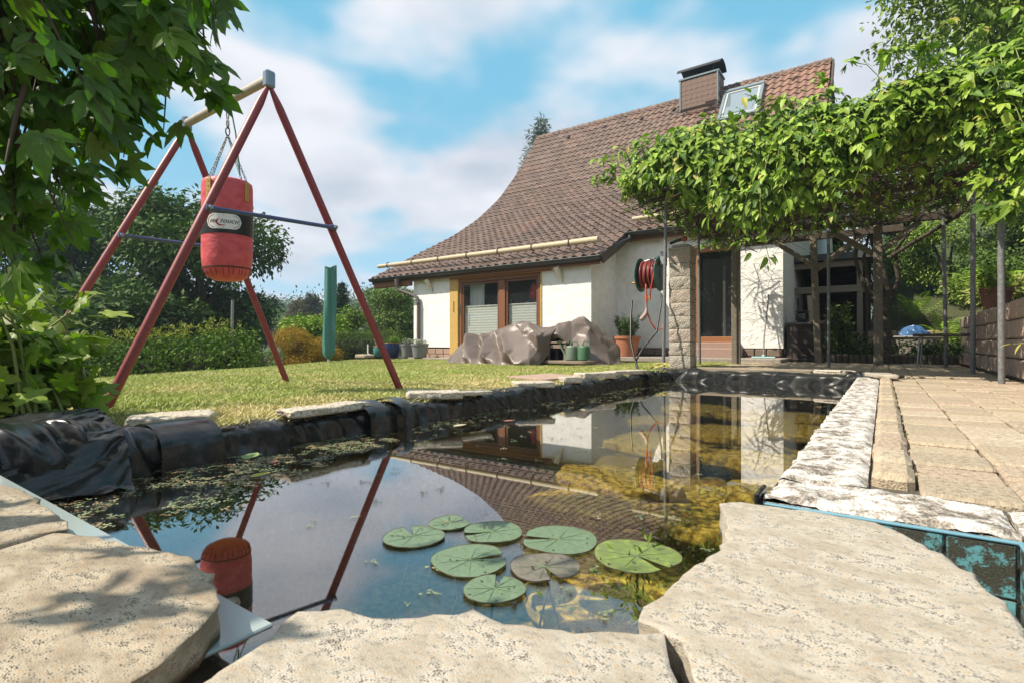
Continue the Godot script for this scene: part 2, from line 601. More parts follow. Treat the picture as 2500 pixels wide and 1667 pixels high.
func setting() -> void:
	# ground: one sheet to the horizon, finer near the pond
	var xs := [-420.0, -330.0, -250.0, -190.0, -150.0, -120.0, -95.0, -75.0, -60.0, -48.0, -39.0, -32.0, -27.0, -23.0]
	var k := -20.0
	while k < -2.6: xs.append(k); k += 0.6
	xs.append_array([-2.6, -2.46, -2.40, -1.8, -1.2, -0.6, -0.31, -0.29, -0.21, -0.19, -0.1, 0.1, 0.28, 0.30, 0.5, 0.8, 1.1, 1.31, 1.34, 1.5, 2, 2.6, 3.3, 4, 5, 6.5, 8, 10, 13, 17, 22, 30, 40, 55, 75, 100, 150, 210, 300, 420])
	var zs := [-420.0, -330.0, -250.0, -190.0, -150.0, -120.0, -95.0, -75.0, -60.0, -48.0, -40.0, -34.0, -30.0, -27.0, -24.0, -21.0, -19.0, -17.0, -16.0, -15.2, -14.4, -13.6, -13.0, -12.4, -12.2]
	k = -11.6
	while k < -7.3: zs.append(k); k += 0.55
	zs.append_array([-7.24, -7.20, -6.6, -6, -5.4, -4.8, -4.2, -3.6, -3, -2.4, -1.8, -1.42, -1.38, -1, -0.52, -0.48, -0.35, -0.32, -0.1, 0.3, 0.8, 1.4, 2, 3, 4.5, 6, 8, 11, 15, 20, 30, 45, 70, 110, 160, 220, 300])
	var mb := MB.new()
	for z in zs:
		for x in xs:
			var xx: float = x
			var zz: float = z
			var y := -1.5 if in_pond(xx, zz) else th(xx, zz) + nz.get_noise_2d(xx * 60, zz * 60) * 0.012
			var g := lawn_mask(xx, zz)
			var far := sm(12.0, 20.0, sqrt(xx * xx + zz * zz))
			mb.tint = Color(.10, .075, .045).lerp(Color(.22, .20, .075), g).lerp(Color(.07, .11, .03), far)
			mb.p(V(xx, y, zz))
	var nx := xs.size()
	for j in zs.size() - 1:
		for i in nx - 1:
			var a := j * nx + i
			mb.t(a, a + nx, a + nx + 1); mb.t(a, a + nx + 1, a + 1)
	var soil := tex("soil", [[0, .45, .45, .45], [1, 1, 1, 1]], 0.05, 0.7, 0.95, n_mid, 1.5, true)
	soil.vertex_color_use_as_albedo = true
	struct("ground", mb, soil, true)

	# lawn: clumps of blades
	var sprigs := []
	for v in 3:
		var g := MB.new()
		for i in 11:
			var a := rr(0, TAU); var r := rr(0, 0.035)
			var p0 := V(cos(a) * r, 0, sin(a) * r)
			var lean := V(rr(-1, 1), 0, rr(-1, 1)) * 0.035
			var hgt := rr(0.022, 0.052)
			var w := V(rr(-1, 1), 0, rr(-1, 1)).normalized() * 0.0024
			var m := p0 + V(0, hgt * 0.6, 0) + lean * 0.4
			g.quad(p0 - w, p0 + w, m + w * 0.8, m - w * 0.8)
			g.tri(m - w * 0.8, m + w * 0.8, p0 + V(0, hgt, 0) + lean)
		sprigs.append(g.mesh())
	var xf := [[], [], []]; var cl := [[], [], []]
	var dry := noise(0.35, FastNoiseLite.TYPE_SIMPLEX_SMOOTH, 3, 77)
	for i in 150000:
		var d := 1.4 + 13.4 * pow(rng.randf(), 0.8)
		var la := rr(-0.95, 0.62)
		var x := d * (-0.575 + 0.818 * la)
		var z := d * (-0.818 - 0.575 * la)
		if lawn_mask(x, z) <= 0.0: continue
		var yel := clampf(dry.get_noise_2d(x * 2.2, z * 2.2) * 1.0 + 0.78 * exp(-maxf(0.0, -2.5 - x) * 0.75) * sm(-7.5, -4.0, z) - 0.05 + rr(-0.25, 0.25), 0.0, 1.0)
		var c := mixc(Color(.29, .35, .07), Color(.44, .46, .13), 0.2).lerp(Color(.62, .51, .25), yel)
		if rng.randf() < 0.06: c = Color(.48, .40, .22)
		var b := Basis(Vector3.UP, rr(0, TAU)).scaled(V(1.5, rr(0.4, 0.95), 1.5) * rr(0.8, 1.3))
		var v := i % 3
		xf[v].append(Transform3D(b, V(x, th(x, z) + nz.get_noise_2d(x * 60, z * 60) * 0.012 - 0.006, z)))
		cl[v].append(c)
	var gm := leafmat("grass_blade", Color.WHITE, 0.5, 0.6)
	for v in 3:
		var o := multi(self, "lawn_grass", sprigs[v], gm, xf[v], cl[v])
		tag(o, ["short sunlit lawn grass between the pond and the house", "green lawn blades mixed through the grass by the pond", "dry and green lawn blades scattered around the swing"][v], "grass", "lawn grass")

	# patio: bedding sheet and pavers
	mb = MB.new()
	mb.box(V(0.545, -0.045, -4.4), V(1.17, 0.05, 5.7))
	mb.box(V(-0.9, -0.045, -9.65), V(4.06, 0.05, 4.8))
	mb.box(V(-0.2, -0.045, -12.4), V(2.8, 0.05, 0.75))
	var bed := tex("sand_joint", [[0, .05, .042, .03], [1, .14, .12, .09]], 0.08, 0.5, 0.95, n_fine, 0.4, true)
	var patio := struct("patio", mb, bed)
	var pv := []
	for v in 3:
		var g := MB.new()
		g.box(Vector3.ZERO, V(0.193 + 0.002 * v, 0.05, 0.192), 0.009)
		pv.append(g.mesh())
	var small := MB.new()
	small.box(Vector3.ZERO, V(0.094, 0.07, 0.186), 0.017)
	var sm_mesh := small.mesh()
	var pm := []
	for i in 5:
		var t: Color = [Color(.40, .325, .23), Color(.44, .36, .255), Color(.375, .31, .225), Color(.42, .33, .245), Color(.455, .38, .28)][i]
		pm.append(tex("paver_%d" % i, [[0, t.r * .35, t.g * .33, t.b * .32], [.3, t.r * .8, t.g * .78, t.b * .76], [.6, t.r, t.g, t.b], [1, t.r * 1.2, t.g * 1.2, t.b * 1.2]], 0.035, 0.33 + 0.04 * i, 0.93, n_fine, 0.35, true, 6))
	var near := []
	k = -1.70
	while k > -6.9:
		near.append([V(0.020 + rr(-.004, .004), rr(-0.020, -0.004), k - 0.1), sm_mesh]); k -= 0.197
	for col in 5:
		k = -1.63 - 0.2 * (0.5 if col % 2 else 0.0)
		while k > -7.0:
			near.append([V(0.171 + 0.2 * col + rr(-.003, .003), rr(-0.007, 0.003) - 0.025, k - 0.1), pv[rng.randi() % 3]]); k -= 0.2
	var far_l := []
	for ci in 17:
		k = -7.45
		while k > -11.9:
			var x := 0.971 - 0.2 * ci
			near.append([V(x + rr(-.003, .003), rr(-0.006, 0.002) - 0.025, k - (0.1 if ci % 2 else 0.0)), pv[rng.randi() % 3]])
			k -= 0.2
	near.sort_custom(func(a, b): return a[0].length() < b[0].length())
	for i in near.size():
		var q: Array = near[i]
		var b := Basis.from_euler(V(rr(-.014, .014), rr(-.02, .02), rr(-.014, .014)))
		if i < 300: part(patio, "paver", q[1], pm[rng.randi() % 5], Transform3D(b, q[0]))
		else: far_l.append(Transform3D(b, q[0]))
	multi(patio, "paver_field", pv[0], pm[1], far_l)
	var wx := []; var wc := []
	for i in 260:
		var x := 0.071 + 0.2 * (rng.randi() % 5) + rr(-.006, .006)
		var z := rr(-6.6, -1.7)
		if i % 3 == 0: x = 0.071 + rr(-.006, .006)
		if nz.get_noise_2d(x * 300, z * 120) < .05: continue
		wx.append(Transform3D(rbasis(.4, 1.1), V(x, rr(-.012, .0), z))); wc.append(mixc(Color(.07, .10, .02), Color(.20, .22, .06)))
	var weeds := multi(self, "joint_weeds", sprig(9, .014, .005, .008, 12), leafmat("leaf_generic", Color.WHITE, 0.6, 0.65), wx, wc)
	tag(weeds, "moss and tiny weeds growing in the joints of the pavers", "moss")
	# house apron, path strip and curb by the far end of the pond
	mb = MB.new()
	mb.box(V(-3.6, 0.02, -11.95), V(4.0, 0.10, 1.3), 0.012)
	mb.box(V(-8.6, -0.06, -10.82), V(6.6, 0.10, 0.56), 0.012)
	struct("pavement", mb, tex("concrete", [[0, .20, .175, .15], [1, .42, .37, .32]], 0.03, 0.8, 0.93, n_fine, 0.3, true))

# ---------------------------------------------------------------- pond
func pond() -> void:
	var mb := MB.new()
	# basin walls and floor
	mb.quad(V(-2.42, -.02, -.33), V(-2.42, -1.2, -.33), V(-2.42, -1.2, -7.22), V(-2.42, -.02, -7.22))
	mb.quad(V(-2.42, -.02, -7.22), V(-2.42, -1.2, -7.22), V(-.235, -1.2, -7.22), V(-.235, -.02, -7.22))
	mb.quad(V(-.235, -.02, -7.22), V(-.235, -1.2, -7.22), V(-.235, -1.2, -1.37), V(-.235, -.02, -1.37))
	mb.quad(V(-.235, -.3, -1.0), V(-.235, -1.2, -1.0), V(-.235, -1.2, -.33), V(-.235, -.3, -.33))
	mb.quad(V(-.235, -.06, -.33), V(-.235, -1.2, -.33), V(-2.42, -1.2, -.33), V(-2.42, -.06, -.33))
	var rubber := tex("rubber", [[0, .009, .010, .011], [.6, .019, .0195, .02], [1, .055, .054, .051]], 0.02, 0.7, 0.25, n_mid, 0.12, true)
	wpart_struct("pond_basin", mb, rubber)
	mb = MB.new()
	mb.grid(40, 60, func(u: float, w: float) -> Vector3:
		var x := lerpf(-2.42, -.235, u); var z := lerpf(-.33, -7.22, w)
		var deep := -0.50 - 0.6 * sm(-1.0, -1.8, x) * sm(-5.0, -2.0, z)
		return V(x, deep + nz.get_noise_2d(x * 130, z * 130) * 0.07, z))
	struct("pond_floor", mb, tex("silt", [[0, .03, .022, .005], [.45, .17, .12, .018], [1, .44, .32, .05]], 0.03, 0.9, 0.95, n_mid, 1.0, true))
	# water
	mb = MB.new()
	for yy in [-.14, -.1425, -.145]: mb.quad(V(-2.43, yy, -.30), V(.29, yy, -.30), V(.29, yy, -7.24), V(-2.43, yy, -7.24))
	var w := flat("water", Color(.035, .032, .010), 0.0)
	w.transparency = BaseMaterial3D.TRANSPARENCY_ALPHA
	w.albedo_color.a = 0.035
	var wn := noise(0.012, FastNoiseLite.TYPE_SIMPLEX_SMOOTH, 3, 91)
	var wt := ntex(wn)
	wt.as_normal_map = true
	wt.bump_strength = 1.2
	w.normal_enabled = true
	w.normal_texture = wt
	w.normal_scale = 0.006
	w.uv1_triplanar = true; w.uv1_world_triplanar = true
	w.uv1_scale = Vector3.ONE / 5.0
	struct("pond_water", mb, w)
	# algae-covered stones lying under water
	var algae := []
	for i in 4:
		algae.append(tex("algae_%d" % i, [[0, .02, .014, .002], [.3, .14, .095, .01], [.5, .42, .285, .03], [.75, .62, .45, .06], [1, .70, .56, .14]], 0.016 + 0.005 * i, 0.45 + 0.1 * i, 0.95, n_mid, 1.0, true, 6))
	rng.seed = 5
	var list := [[-.52, -1.28, .26, .17], [-.46, -1.75, .24, .19], [-.85, -1.62, .20, .16], [-.60, -2.25, .30, .15], [-1.05, -2.05, .22, .16], [-.42, -2.75, .22, .2], [-1.25, -2.7, .32, .2], [-.8, -3.0, .22, .2], [-.62, -3.6, .34, .2], [-1.3, -3.6, .3, .25], [-.5, -4.3, .26, .3], [-1.0, -4.35, .3, .25], [-1.6, -4.4, .3, .25], [-.6, -5.2, .36, .3], [-1.3, -5.2, .35, .3], [-1.9, -5.3, .3, .3], [-.9, -6.2, .5, .4], [-1.8, -6.3, .45, .4], [-.42, -.95, .22, .2]]
	var words := ["nearest the white coping corner", "beside the pale flagstone", "under the lily pads' right side", "round one in the middle of the right shore", "left of the round sunken stone", "against the white coping", "in the middle of the pond", "behind the round sunken stone", "half under the pillar's reflection", "below the gutter's reflection", "by the far half of the coping", "between the far sunken slabs", "near the left liner, far half", "close to the far corner of the coping", "before the far liner wall", "by the stones on the left shore", "under the far right liner", "under the far left liner", "beneath the overhang of the pale slab"]
	for i in list.size():
		var q: Array = list[i]
		var o := []
		var n := 7
		for j in n:
			var a := TAU * j / n
			o.append(Vector2(minf(q[0] + cos(a) * q[2] * rr(.9, 1.4), -.245), q[1] + sin(a) * q[3] * rr(.85, 1.45)))
		var s := MB.new()
		var y := rr(-.46, -.30) if q[1] > -5.5 else rr(-.44, -.34)
		s.slab(o, y - 0.07, y, 0.018, nz, 0.03, 0.012)
		single("sunken_stone", "ochre algae-covered stone under the water " + words[i], "stone", s, algae[i % 4], "sunken pond stones")
	# black liner: left bank, far bank
	liner()
	# lily pads
	var pads := [[-.997, -.975, .079, 2.6, 0], [-.99, -1.106, .057, 1.2, 0], [-.85, -1.117, .081, 4.0, 0], [-.679, -1.173, .099, 3.6, 0], [-.781, -.945, .091, 0.9, 0], [-.62, -1.009, .078, 5.6, 1], [-.476, -1.187, .101, 5.9, 2], [-.65, -.862, .064, 2.0, 0], [-.665, -.612, .058, 1.0, 0]]
	var pw := ["green lily pad at the far left of the group", "smallest pale green lily pad at the back of the group", "green lily pad in the back row with its notch towards us", "broad green lily pad behind the brownish one", "largest green lily pad at the front left of the group", "brownish-purple lily pad in the middle of the group", "yellow-green sunlit lily pad nearest the pale slab", "round lily pad lowest in the group", "lily pad half hidden behind the front flagstone"]
	var lily := [tex("lily_green", [[0, .105, .165, .09], [1, .165, .235, .14]], 0.03, 0.3, 0.36, n_fine, 0.08), tex("lily_brown", [[0, .13, .115, .09], [1, .20, .185, .14]], 0.03, 0.3, 0.36, n_fine, 0.08), tex("lily_yellow", [[0, .14, .17, .07], [.5, .16, .22, .055], [1, .27, .34, .08]], 0.012, 0.25, 0.36, n_fine, 0.08)]
	for i in pads.size():
		var q: Array = pads[i]
		var s := MB.new()
		var r0: float = q[2]
		var sg := 36
		var rings := []
		for ri in 5:
			var f := float(ri) / 4.0
			var ring := []
			for j in sg + 1:
				var a: float = q[3] + 0.16 + (TAU - 0.32) * j / sg
				var r := r0 * f * (1.0 + 0.03 * sin(a * 3.0 + i)) * (1.0 - 0.12 * exp(-pow(minf(j, sg - j) / 2.0, 2.0)))
				var y := 0.003 + (0.0012 * f * f * sin(a * 3.0 + i * 2.0) if f > 0.6 else 0.0) + 0.0004 * cos(a * 12.0) * f + (0.0012 if ri == 4 else 0.0)
				ring.append(s.p(V(cos(a) * r, y, -sin(a) * r)))
			if rings.size():
				for j in sg:
					s.t(rings[-1][j], ring[j], ring[j + 1]); s.t(rings[-1][j], ring[j + 1], rings[-1][j + 1])
			rings.append(ring)
		var lo := []
		for j in sg + 1: lo.append(s.p(s.v[rings[-1][j]] * V(0.985, 1, 0.985) - V(0, 0.003, 0)))
		for j in sg:
			s.t(rings[-1][j], lo[j], lo[j + 1]); s.t(rings[-1][j], lo[j + 1], rings[-1][j + 1])
		var o := thing("lily_pad", pw[i], "lily pad", V(q[0], -.1395, q[1]), "floating lily pads")
		o.rotation = V(rr(-.012, .012), 0, rr(-.012, .012))
		part(o, "blade", s.mesh(), lily[q[4]])
		var sc := MB.new()
		for j in 9:
			var a := rr(0, TAU); var d := r0 * rr(.25, .92)
			sc.lathe([V2(rr(.001, .0034), .0052), V2(0, .0058)], 7, Transform3D(Basis(), V(cos(a) * d, 0, sin(a) * d)))
		part(o, "speck", sc.mesh(), flat("pad_speck", Color(.035, .03, .018), .8)).set_meta("kind", "stuff")
		var rim := MB.new()
		var rp_ := []
		for j in sg + 1: rp_.append(s.v[rings[-1][j]])
		rim.tube(rp_, 0.0008, 5)
		part(o, "rim", rim.mesh(), flat("lily_rim", Color(.10, .07, .045), 0.5))
		var e := MB.new()
		for j in 9:
			var a: float = q[3] + 0.5 + (TAU - 1.0) * j / 8
			e.tube([V(0, .0035, 0), V(cos(a) * r0 * .9, .0042, -sin(a) * r0 * .9)], [0.0008, 0.0003], 4, false)
		part(o, "vein", e.mesh(), flat("lily_vein", Color(.15, .215, .12), 0.5))
		e = MB.new()
		e.tube([V(0, -.004, 0), V(rr(-.05, .05), -.2, rr(-.05, .05)), V(rr(-.1, .1), -.5, rr(-.1, .1))], 0.003, 5)
		part(o, "stalk", e.mesh(), flat("lily_stalk", Color(.08, .06, .02), 0.7))
	# floating bits
	var bits := sprig(5, 0.014, 0.008, 0.02, 3, 2, 0.97)
	var flat_bits := MB.new()
	for i in 6:
		leaf_into(flat_bits, Transform3D(Basis(Vector3.UP, rr(0, TAU)), V(rr(-.018, .018), rr(0, .002), rr(-.018, .018))), rr(.010, .02), rr(.006, .011), 2, 0.1, 0.0)
	var fb := flat_bits.mesh()
	var xf := []; var cl := []
	for i in 3900:
		var x := 0.0; var z := 0.0
		var m := rng.randf()
		if m < 0.50:
			z = -0.42 - 1.5 * rng.randf(); x = -2.36 + 0.75 * pow(rng.randf(), 1.5) * (1.25 - 0.45 * (-z))
			if nz.get_noise_2d(x * 190, z * 190) < -0.05: continue
		elif m < 0.86:
			z = -7.1 * rng.randf() - .3; x = -2.38 + 0.42 * pow(rng.randf(), 2.6)
			if nz.get_noise_2d(x * 150, z * 60) < -0.05: continue
		elif m < 0.88:
			z = rr(-6.9, -5.6) ; x = rr(-2.3, -.3)
		else:
			z = rr(-6.8, -.7); x = rr(-2.3, -.3)
			if nz.get_noise_2d(x * 90, z * 90) < -0.02: continue
			if rng.randf() < .4: z = rr(-2.6, -.7)
		if x > -0.25 or x < -2.4: continue
		xf.append(Transform3D(Basis(Vector3.UP, rr(0, TAU)).scaled(Vector3.ONE * rr(.35, 1.25)), V(x, -.1385, z)))
		var r := rng.randf()
		cl.append(mixc(Color(.14, .19, .09), Color(.24, .27, .14), 0.2) if r < .6 else mixc(Color(.20, .12, .06), Color(.36, .28, .16)) if r < .85 else mixc(Color(.02, .018, .012), Color(.09, .07, .05)))
	var o2 := multi(self, "floating_debris", fb, leafmat("debris", Color.WHITE, 0.15, 0.6), xf, cl)
	tag(o2, "duckweed, petals and leaf scraps floating along the liner", "floating plants")
	var kinds := [["yellow_leaf", "round yellow-olive fallen leaf floating near the black liner", "fallen leaf", -1.93, -1.05, .05, Color(.32, .30, .03)], ["brown_leaf", "curled brown fallen leaf on the duckweed by the liner", "fallen leaf", -2.08, -1.22, .045, Color(.14, .06, .03)], ["green_leaf", "long pale green fallen leaf floating against the liner", "fallen leaf", -2.25, -1.20, .07, Color(.22, .30, .12)], ["pale_leaf", "pale dried fallen leaf floating before the swing's reflection", "fallen leaf", -2.12, -2.4, .06, Color(.42, .36, .25)], ["red_leaf", "reddish fallen leaf floating below the flat stones", "fallen leaf", -2.0, -2.75, .05, Color(.30, .12, .08)], ["twig_leaf", "straw-coloured leaf floating near the sunken stones on the right", "fallen leaf", -.42, -2.0, .04, Color(.5, .46, .33)]]
	for q in kinds:
		var s := MB.new()
		leaf_into(s, Transform3D(Basis(Vector3.UP, rr(0, TAU)), V(0, 0.004, 0)), q[5] * 1.5, q[5], 5, 0.15, -0.08)
		single(q[0], q[1], q[2], s, flat("fallen_" + q[0], q[6], 0.6), "", V(q[3], -.138, q[4]))
	# water weed rising by the lily pads
	var weed := thing("water_weed", "green feathery water weed beside the yellow-green lily pad", "water plant", V(-.42, -.5, -1.02))
	var wx := []; var wc := []
	for i in 60:
		wx.append(Transform3D(rbasis(.5, 1.0), V(rr(-.13, .05), rr(.05, .36), rr(-.2, .2)))); wc.append(mixc(Color(.08, .14, .02), Color(.2, .3, .04)))
	multi(weed, "foliage", sprig(9, .03, .007, .05, 8), leafmat("leaf_generic", Color.WHITE, 0.6, 0.65), wx, wc)

func wpart_struct(called: String, mb: MB, mat: Material) -> MeshInstance3D:
	return struct(called, mb, mat)

func liner() -> void:
	var rubber: StandardMaterial3D = mats["rubber"]
	var fold := noise(1.0, FastNoiseLite.TYPE_SIMPLEX_SMOOTH, 2, 14)
	# cross-section of the left bank: t 0 on the lawn .. 1 under water
	var mb := MB.new()
	var ridge := func(s: float, q: float) -> float:
		return 1.0 - absf(fold.get_noise_2d(s, q)) * 2.2
	mb.grid(420, 26, func(u: float, w: float) -> Vector3:
		var z := lerpf(-.20, -7.38, u)
		var big := exp(-pow((z + 0.52) / 0.30, 2.0))        # the heaped end beside the swing
		var wob := fold.get_noise_2d(z * 1.6, 5.0)
		var cx := -2.50 + 0.03 * wob + 0.12 * big
		var rad := 0.125 + 0.03 * fold.get_noise_2d(z * 2.3, 40.0) + 0.05 * big
		var crest := -0.008 + 0.03 * fold.get_noise_2d(z * 2.0, 80.0) + 0.11 * big
		var a := lerpf(PI * 1.02, 0.0, minf(w / 0.6, 1.0))
		var pt := V(cx + cos(a) * rad, -0.055 + sin(a) * (crest + 0.062), z)
		if w < 0.1: pt.y = minf(pt.y, -0.02)
		if w > 0.6:
			var f := (w - 0.6) / 0.4
			pt = V(cx + rad + 0.02 * f, -0.055 - 0.22 * f, z)
		var k := sm(0.15, 0.45, w)
		var r1: float = ridge.call(z * 6.5 + w * 1.2, w * 1.3 + 3.0)
		var r2: float = ridge.call(z * 15.0 - w * 3.0, w * 2.0 + 30.0)
		var tight := sm(-5.0, -6.6, z)
		var amp := (0.018 + 0.035 * big + 0.016 * tight) * k
		pt.x += amp * (r1 - 0.5) + amp * 0.45 * (r2 - 0.5)
		pt.y += amp * 0.5 * (r1 - 0.5) * (1.0 - sm(0.5, 0.8, w))
		return pt)
	var o := thing("pond_liner", "wrinkled black rubber liner folded over the left bank of the pond", "pond liner", V(-2.5, 0, -3.5))
	wpart(o, "sheet", mb, rubber)
	# heaped folds at the near end
	mb = MB.new()
	mb.grid(90, 30, func(u: float, w: float) -> Vector3:
		var s := u
		var x := lerpf(-2.95, -2.12, s)
		var z := -0.50 + 0.10 * s
		var a := w
		var hgt := 0.055 + 0.03 * sin(s * 5.0) - 0.16 * sm(0.8, 1.0, s)
		var out := 0.16 + 0.04 * sin(s * 9.0)
		var f := sm(0.35, 1.0, a)
		var y := lerpf(hgt, -.22, f)
		var zz := z - 0.35 * (1.0 - a) + out * sm(0.2, 0.55, a)
		var r1: float = ridge.call(s * 5.0 + a * 0.8, a * 1.2 + 60.0)
		var r2: float = ridge.call(s * 11.0 - a * 2.0, a * 1.5 + 90.0)
		y += (r1 - 0.5) * 0.02
		zz += ((r1 - 0.5) * 0.07 + (r2 - 0.5) * 0.03) * sm(0.1, 0.5, a)
		return V(x + (r2 - 0.5) * 0.02, y, zz))
	wpart(o, "fold", mb, rubber)
	for q in [[-1.02, .07, .16], [-2.0, .05, .1], [-2.22, .03, .06], [-6.25, .04, .08]]:
		mb = MB.new()
		mb.grid(10, 16, func(u: float, w: float) -> Vector3:
			var a := lerpf(PI * 0.75, -0.1, minf(w / 0.65, 1.0))
			var p0 := V(-2.47 + cos(a) * 0.165, -0.055 + sin(a) * 0.09, q[0] + (u - 0.5) * q[2] * 1.5)
			if w > 0.65: p0 += V(0.004, -0.14 * (w - 0.65) / 0.35, 0)
			p0.x += 0.012 * sin(u * 7.0) * w
			return p0)
		wpart(o, "flap", mb, rubber)
	rubber = tex("rubber_far", [[0, .009, .010, .011], [.6, .019, .0195, .02], [1, .055, .054, .051]], 0.02, 0.7, 0.42, n_mid, 0.12, true)
	# far bank
	mb = MB.new()
	mb.grid(240, 22, func(u: float, w: float) -> Vector3:
		var x := lerpf(-2.62, -0.12, u)
		var cz := -7.33 + 0.02 * fold.get_noise_2d(x * 3.0, 200.0)
		var rad := 0.11 + 0.025 * fold.get_noise_2d(x * 3.0, 210.0)
		var crest := 0.006 + 0.02 * fold.get_noise_2d(x * 3.0, 220.0) + 0.02 * exp(-pow((x + 2.1) / 0.16, 2.0)) + 0.03 * sm(-.4, -.12, x)
		var a := lerpf(PI * 1.02, 0.0, minf(w / 0.5, 1.0))
		var pt := V(x, -0.05 + sin(a) * (crest + 0.055), cz + cos(a) * rad)
		if w > 0.5:
			var f := (w - 0.5) / 0.5
			pt = V(x, -0.05 - 0.2 * f, cz + rad + 0.01 * f)
		var k := sm(0.2, 0.45, w)
		var sag := sin(x * 6.0 + 3.0 * sin(x * 2.3))
		var r1: float = ridge.call(x * 2.6 + w * 0.8, w * 1.0 + 300.0)
		pt.z += k * (0.03 * (r1 - 0.5) + 0.012 * sag * w)
		pt.y += k * 0.012 * (r1 - 0.5) * (1.0 - sm(.45, .7, w))
		return pt)
	o = thing("pond_liner", "glossy black liner hanging in folds along the far end of the pond", "pond liner", V(-1.3, 0, -7.3))
	wpart(o, "sheet", mb, rubber)
	mb = MB.new()
	mb.grid(40, 14, func(u: float, w: float) -> Vector3:
		var x := lerpf(-0.50, 0.18, u)
		var z := -7.18 + 0.42 * u * u - 0.25 * (1.0 - w)
		var y := lerpf(0.03, -.2, sm(.45, 1.0, w) * (1.0 - sm(.5, 1.0, u)))
		return V(x, y + 0.012 * sin(w * 19.0 + u * 9.0) + 0.008 * sin(u * 31.0), z + 0.03 * sin(w * 8.0 + u * 14.0)))
	wpart(o, "fold", mb, rubber)

# ---------------------------------------------------------------- house
var prof := [V2(-10.85, 2.35), V2(-11.7, 2.78), V2(-12.8, 3.36), V2(-14.6, 4.26), V2(-16.1, 5.19), V2(-17.5, 6.30), V2(-18.8, 7.68), V2(-20.4, 9.78)]
var rp := []   # [Vector2(z, y)] every centimetre or so, from the eave up
func V2(a: float, b: float) -> Vector2: return Vector2(a, b)
func roof_at(s: float) -> Vector2:
	var i := clampi(int(s / 0.02), 0, rp.size() - 1)
	return rp[i]
func roof_s(z: float) -> float:
	for i in rp.size():
		if rp[i].x <= z: return i * 0.02
	return rp.size() * 0.02
func roof_frame(s: float, x: float) -> Transform3D:
	var a := roof_at(s - 0.05); var b := roof_at(s + 0.3)
	var dn := V(0, a.y - b.y, a.x - b.x).normalized()
	var xx := V(1, 0, 0)
	var c := roof_at(s)
	return Transform3D(Basis(xx, dn.cross(xx), dn), V(x, c.y, c.x))

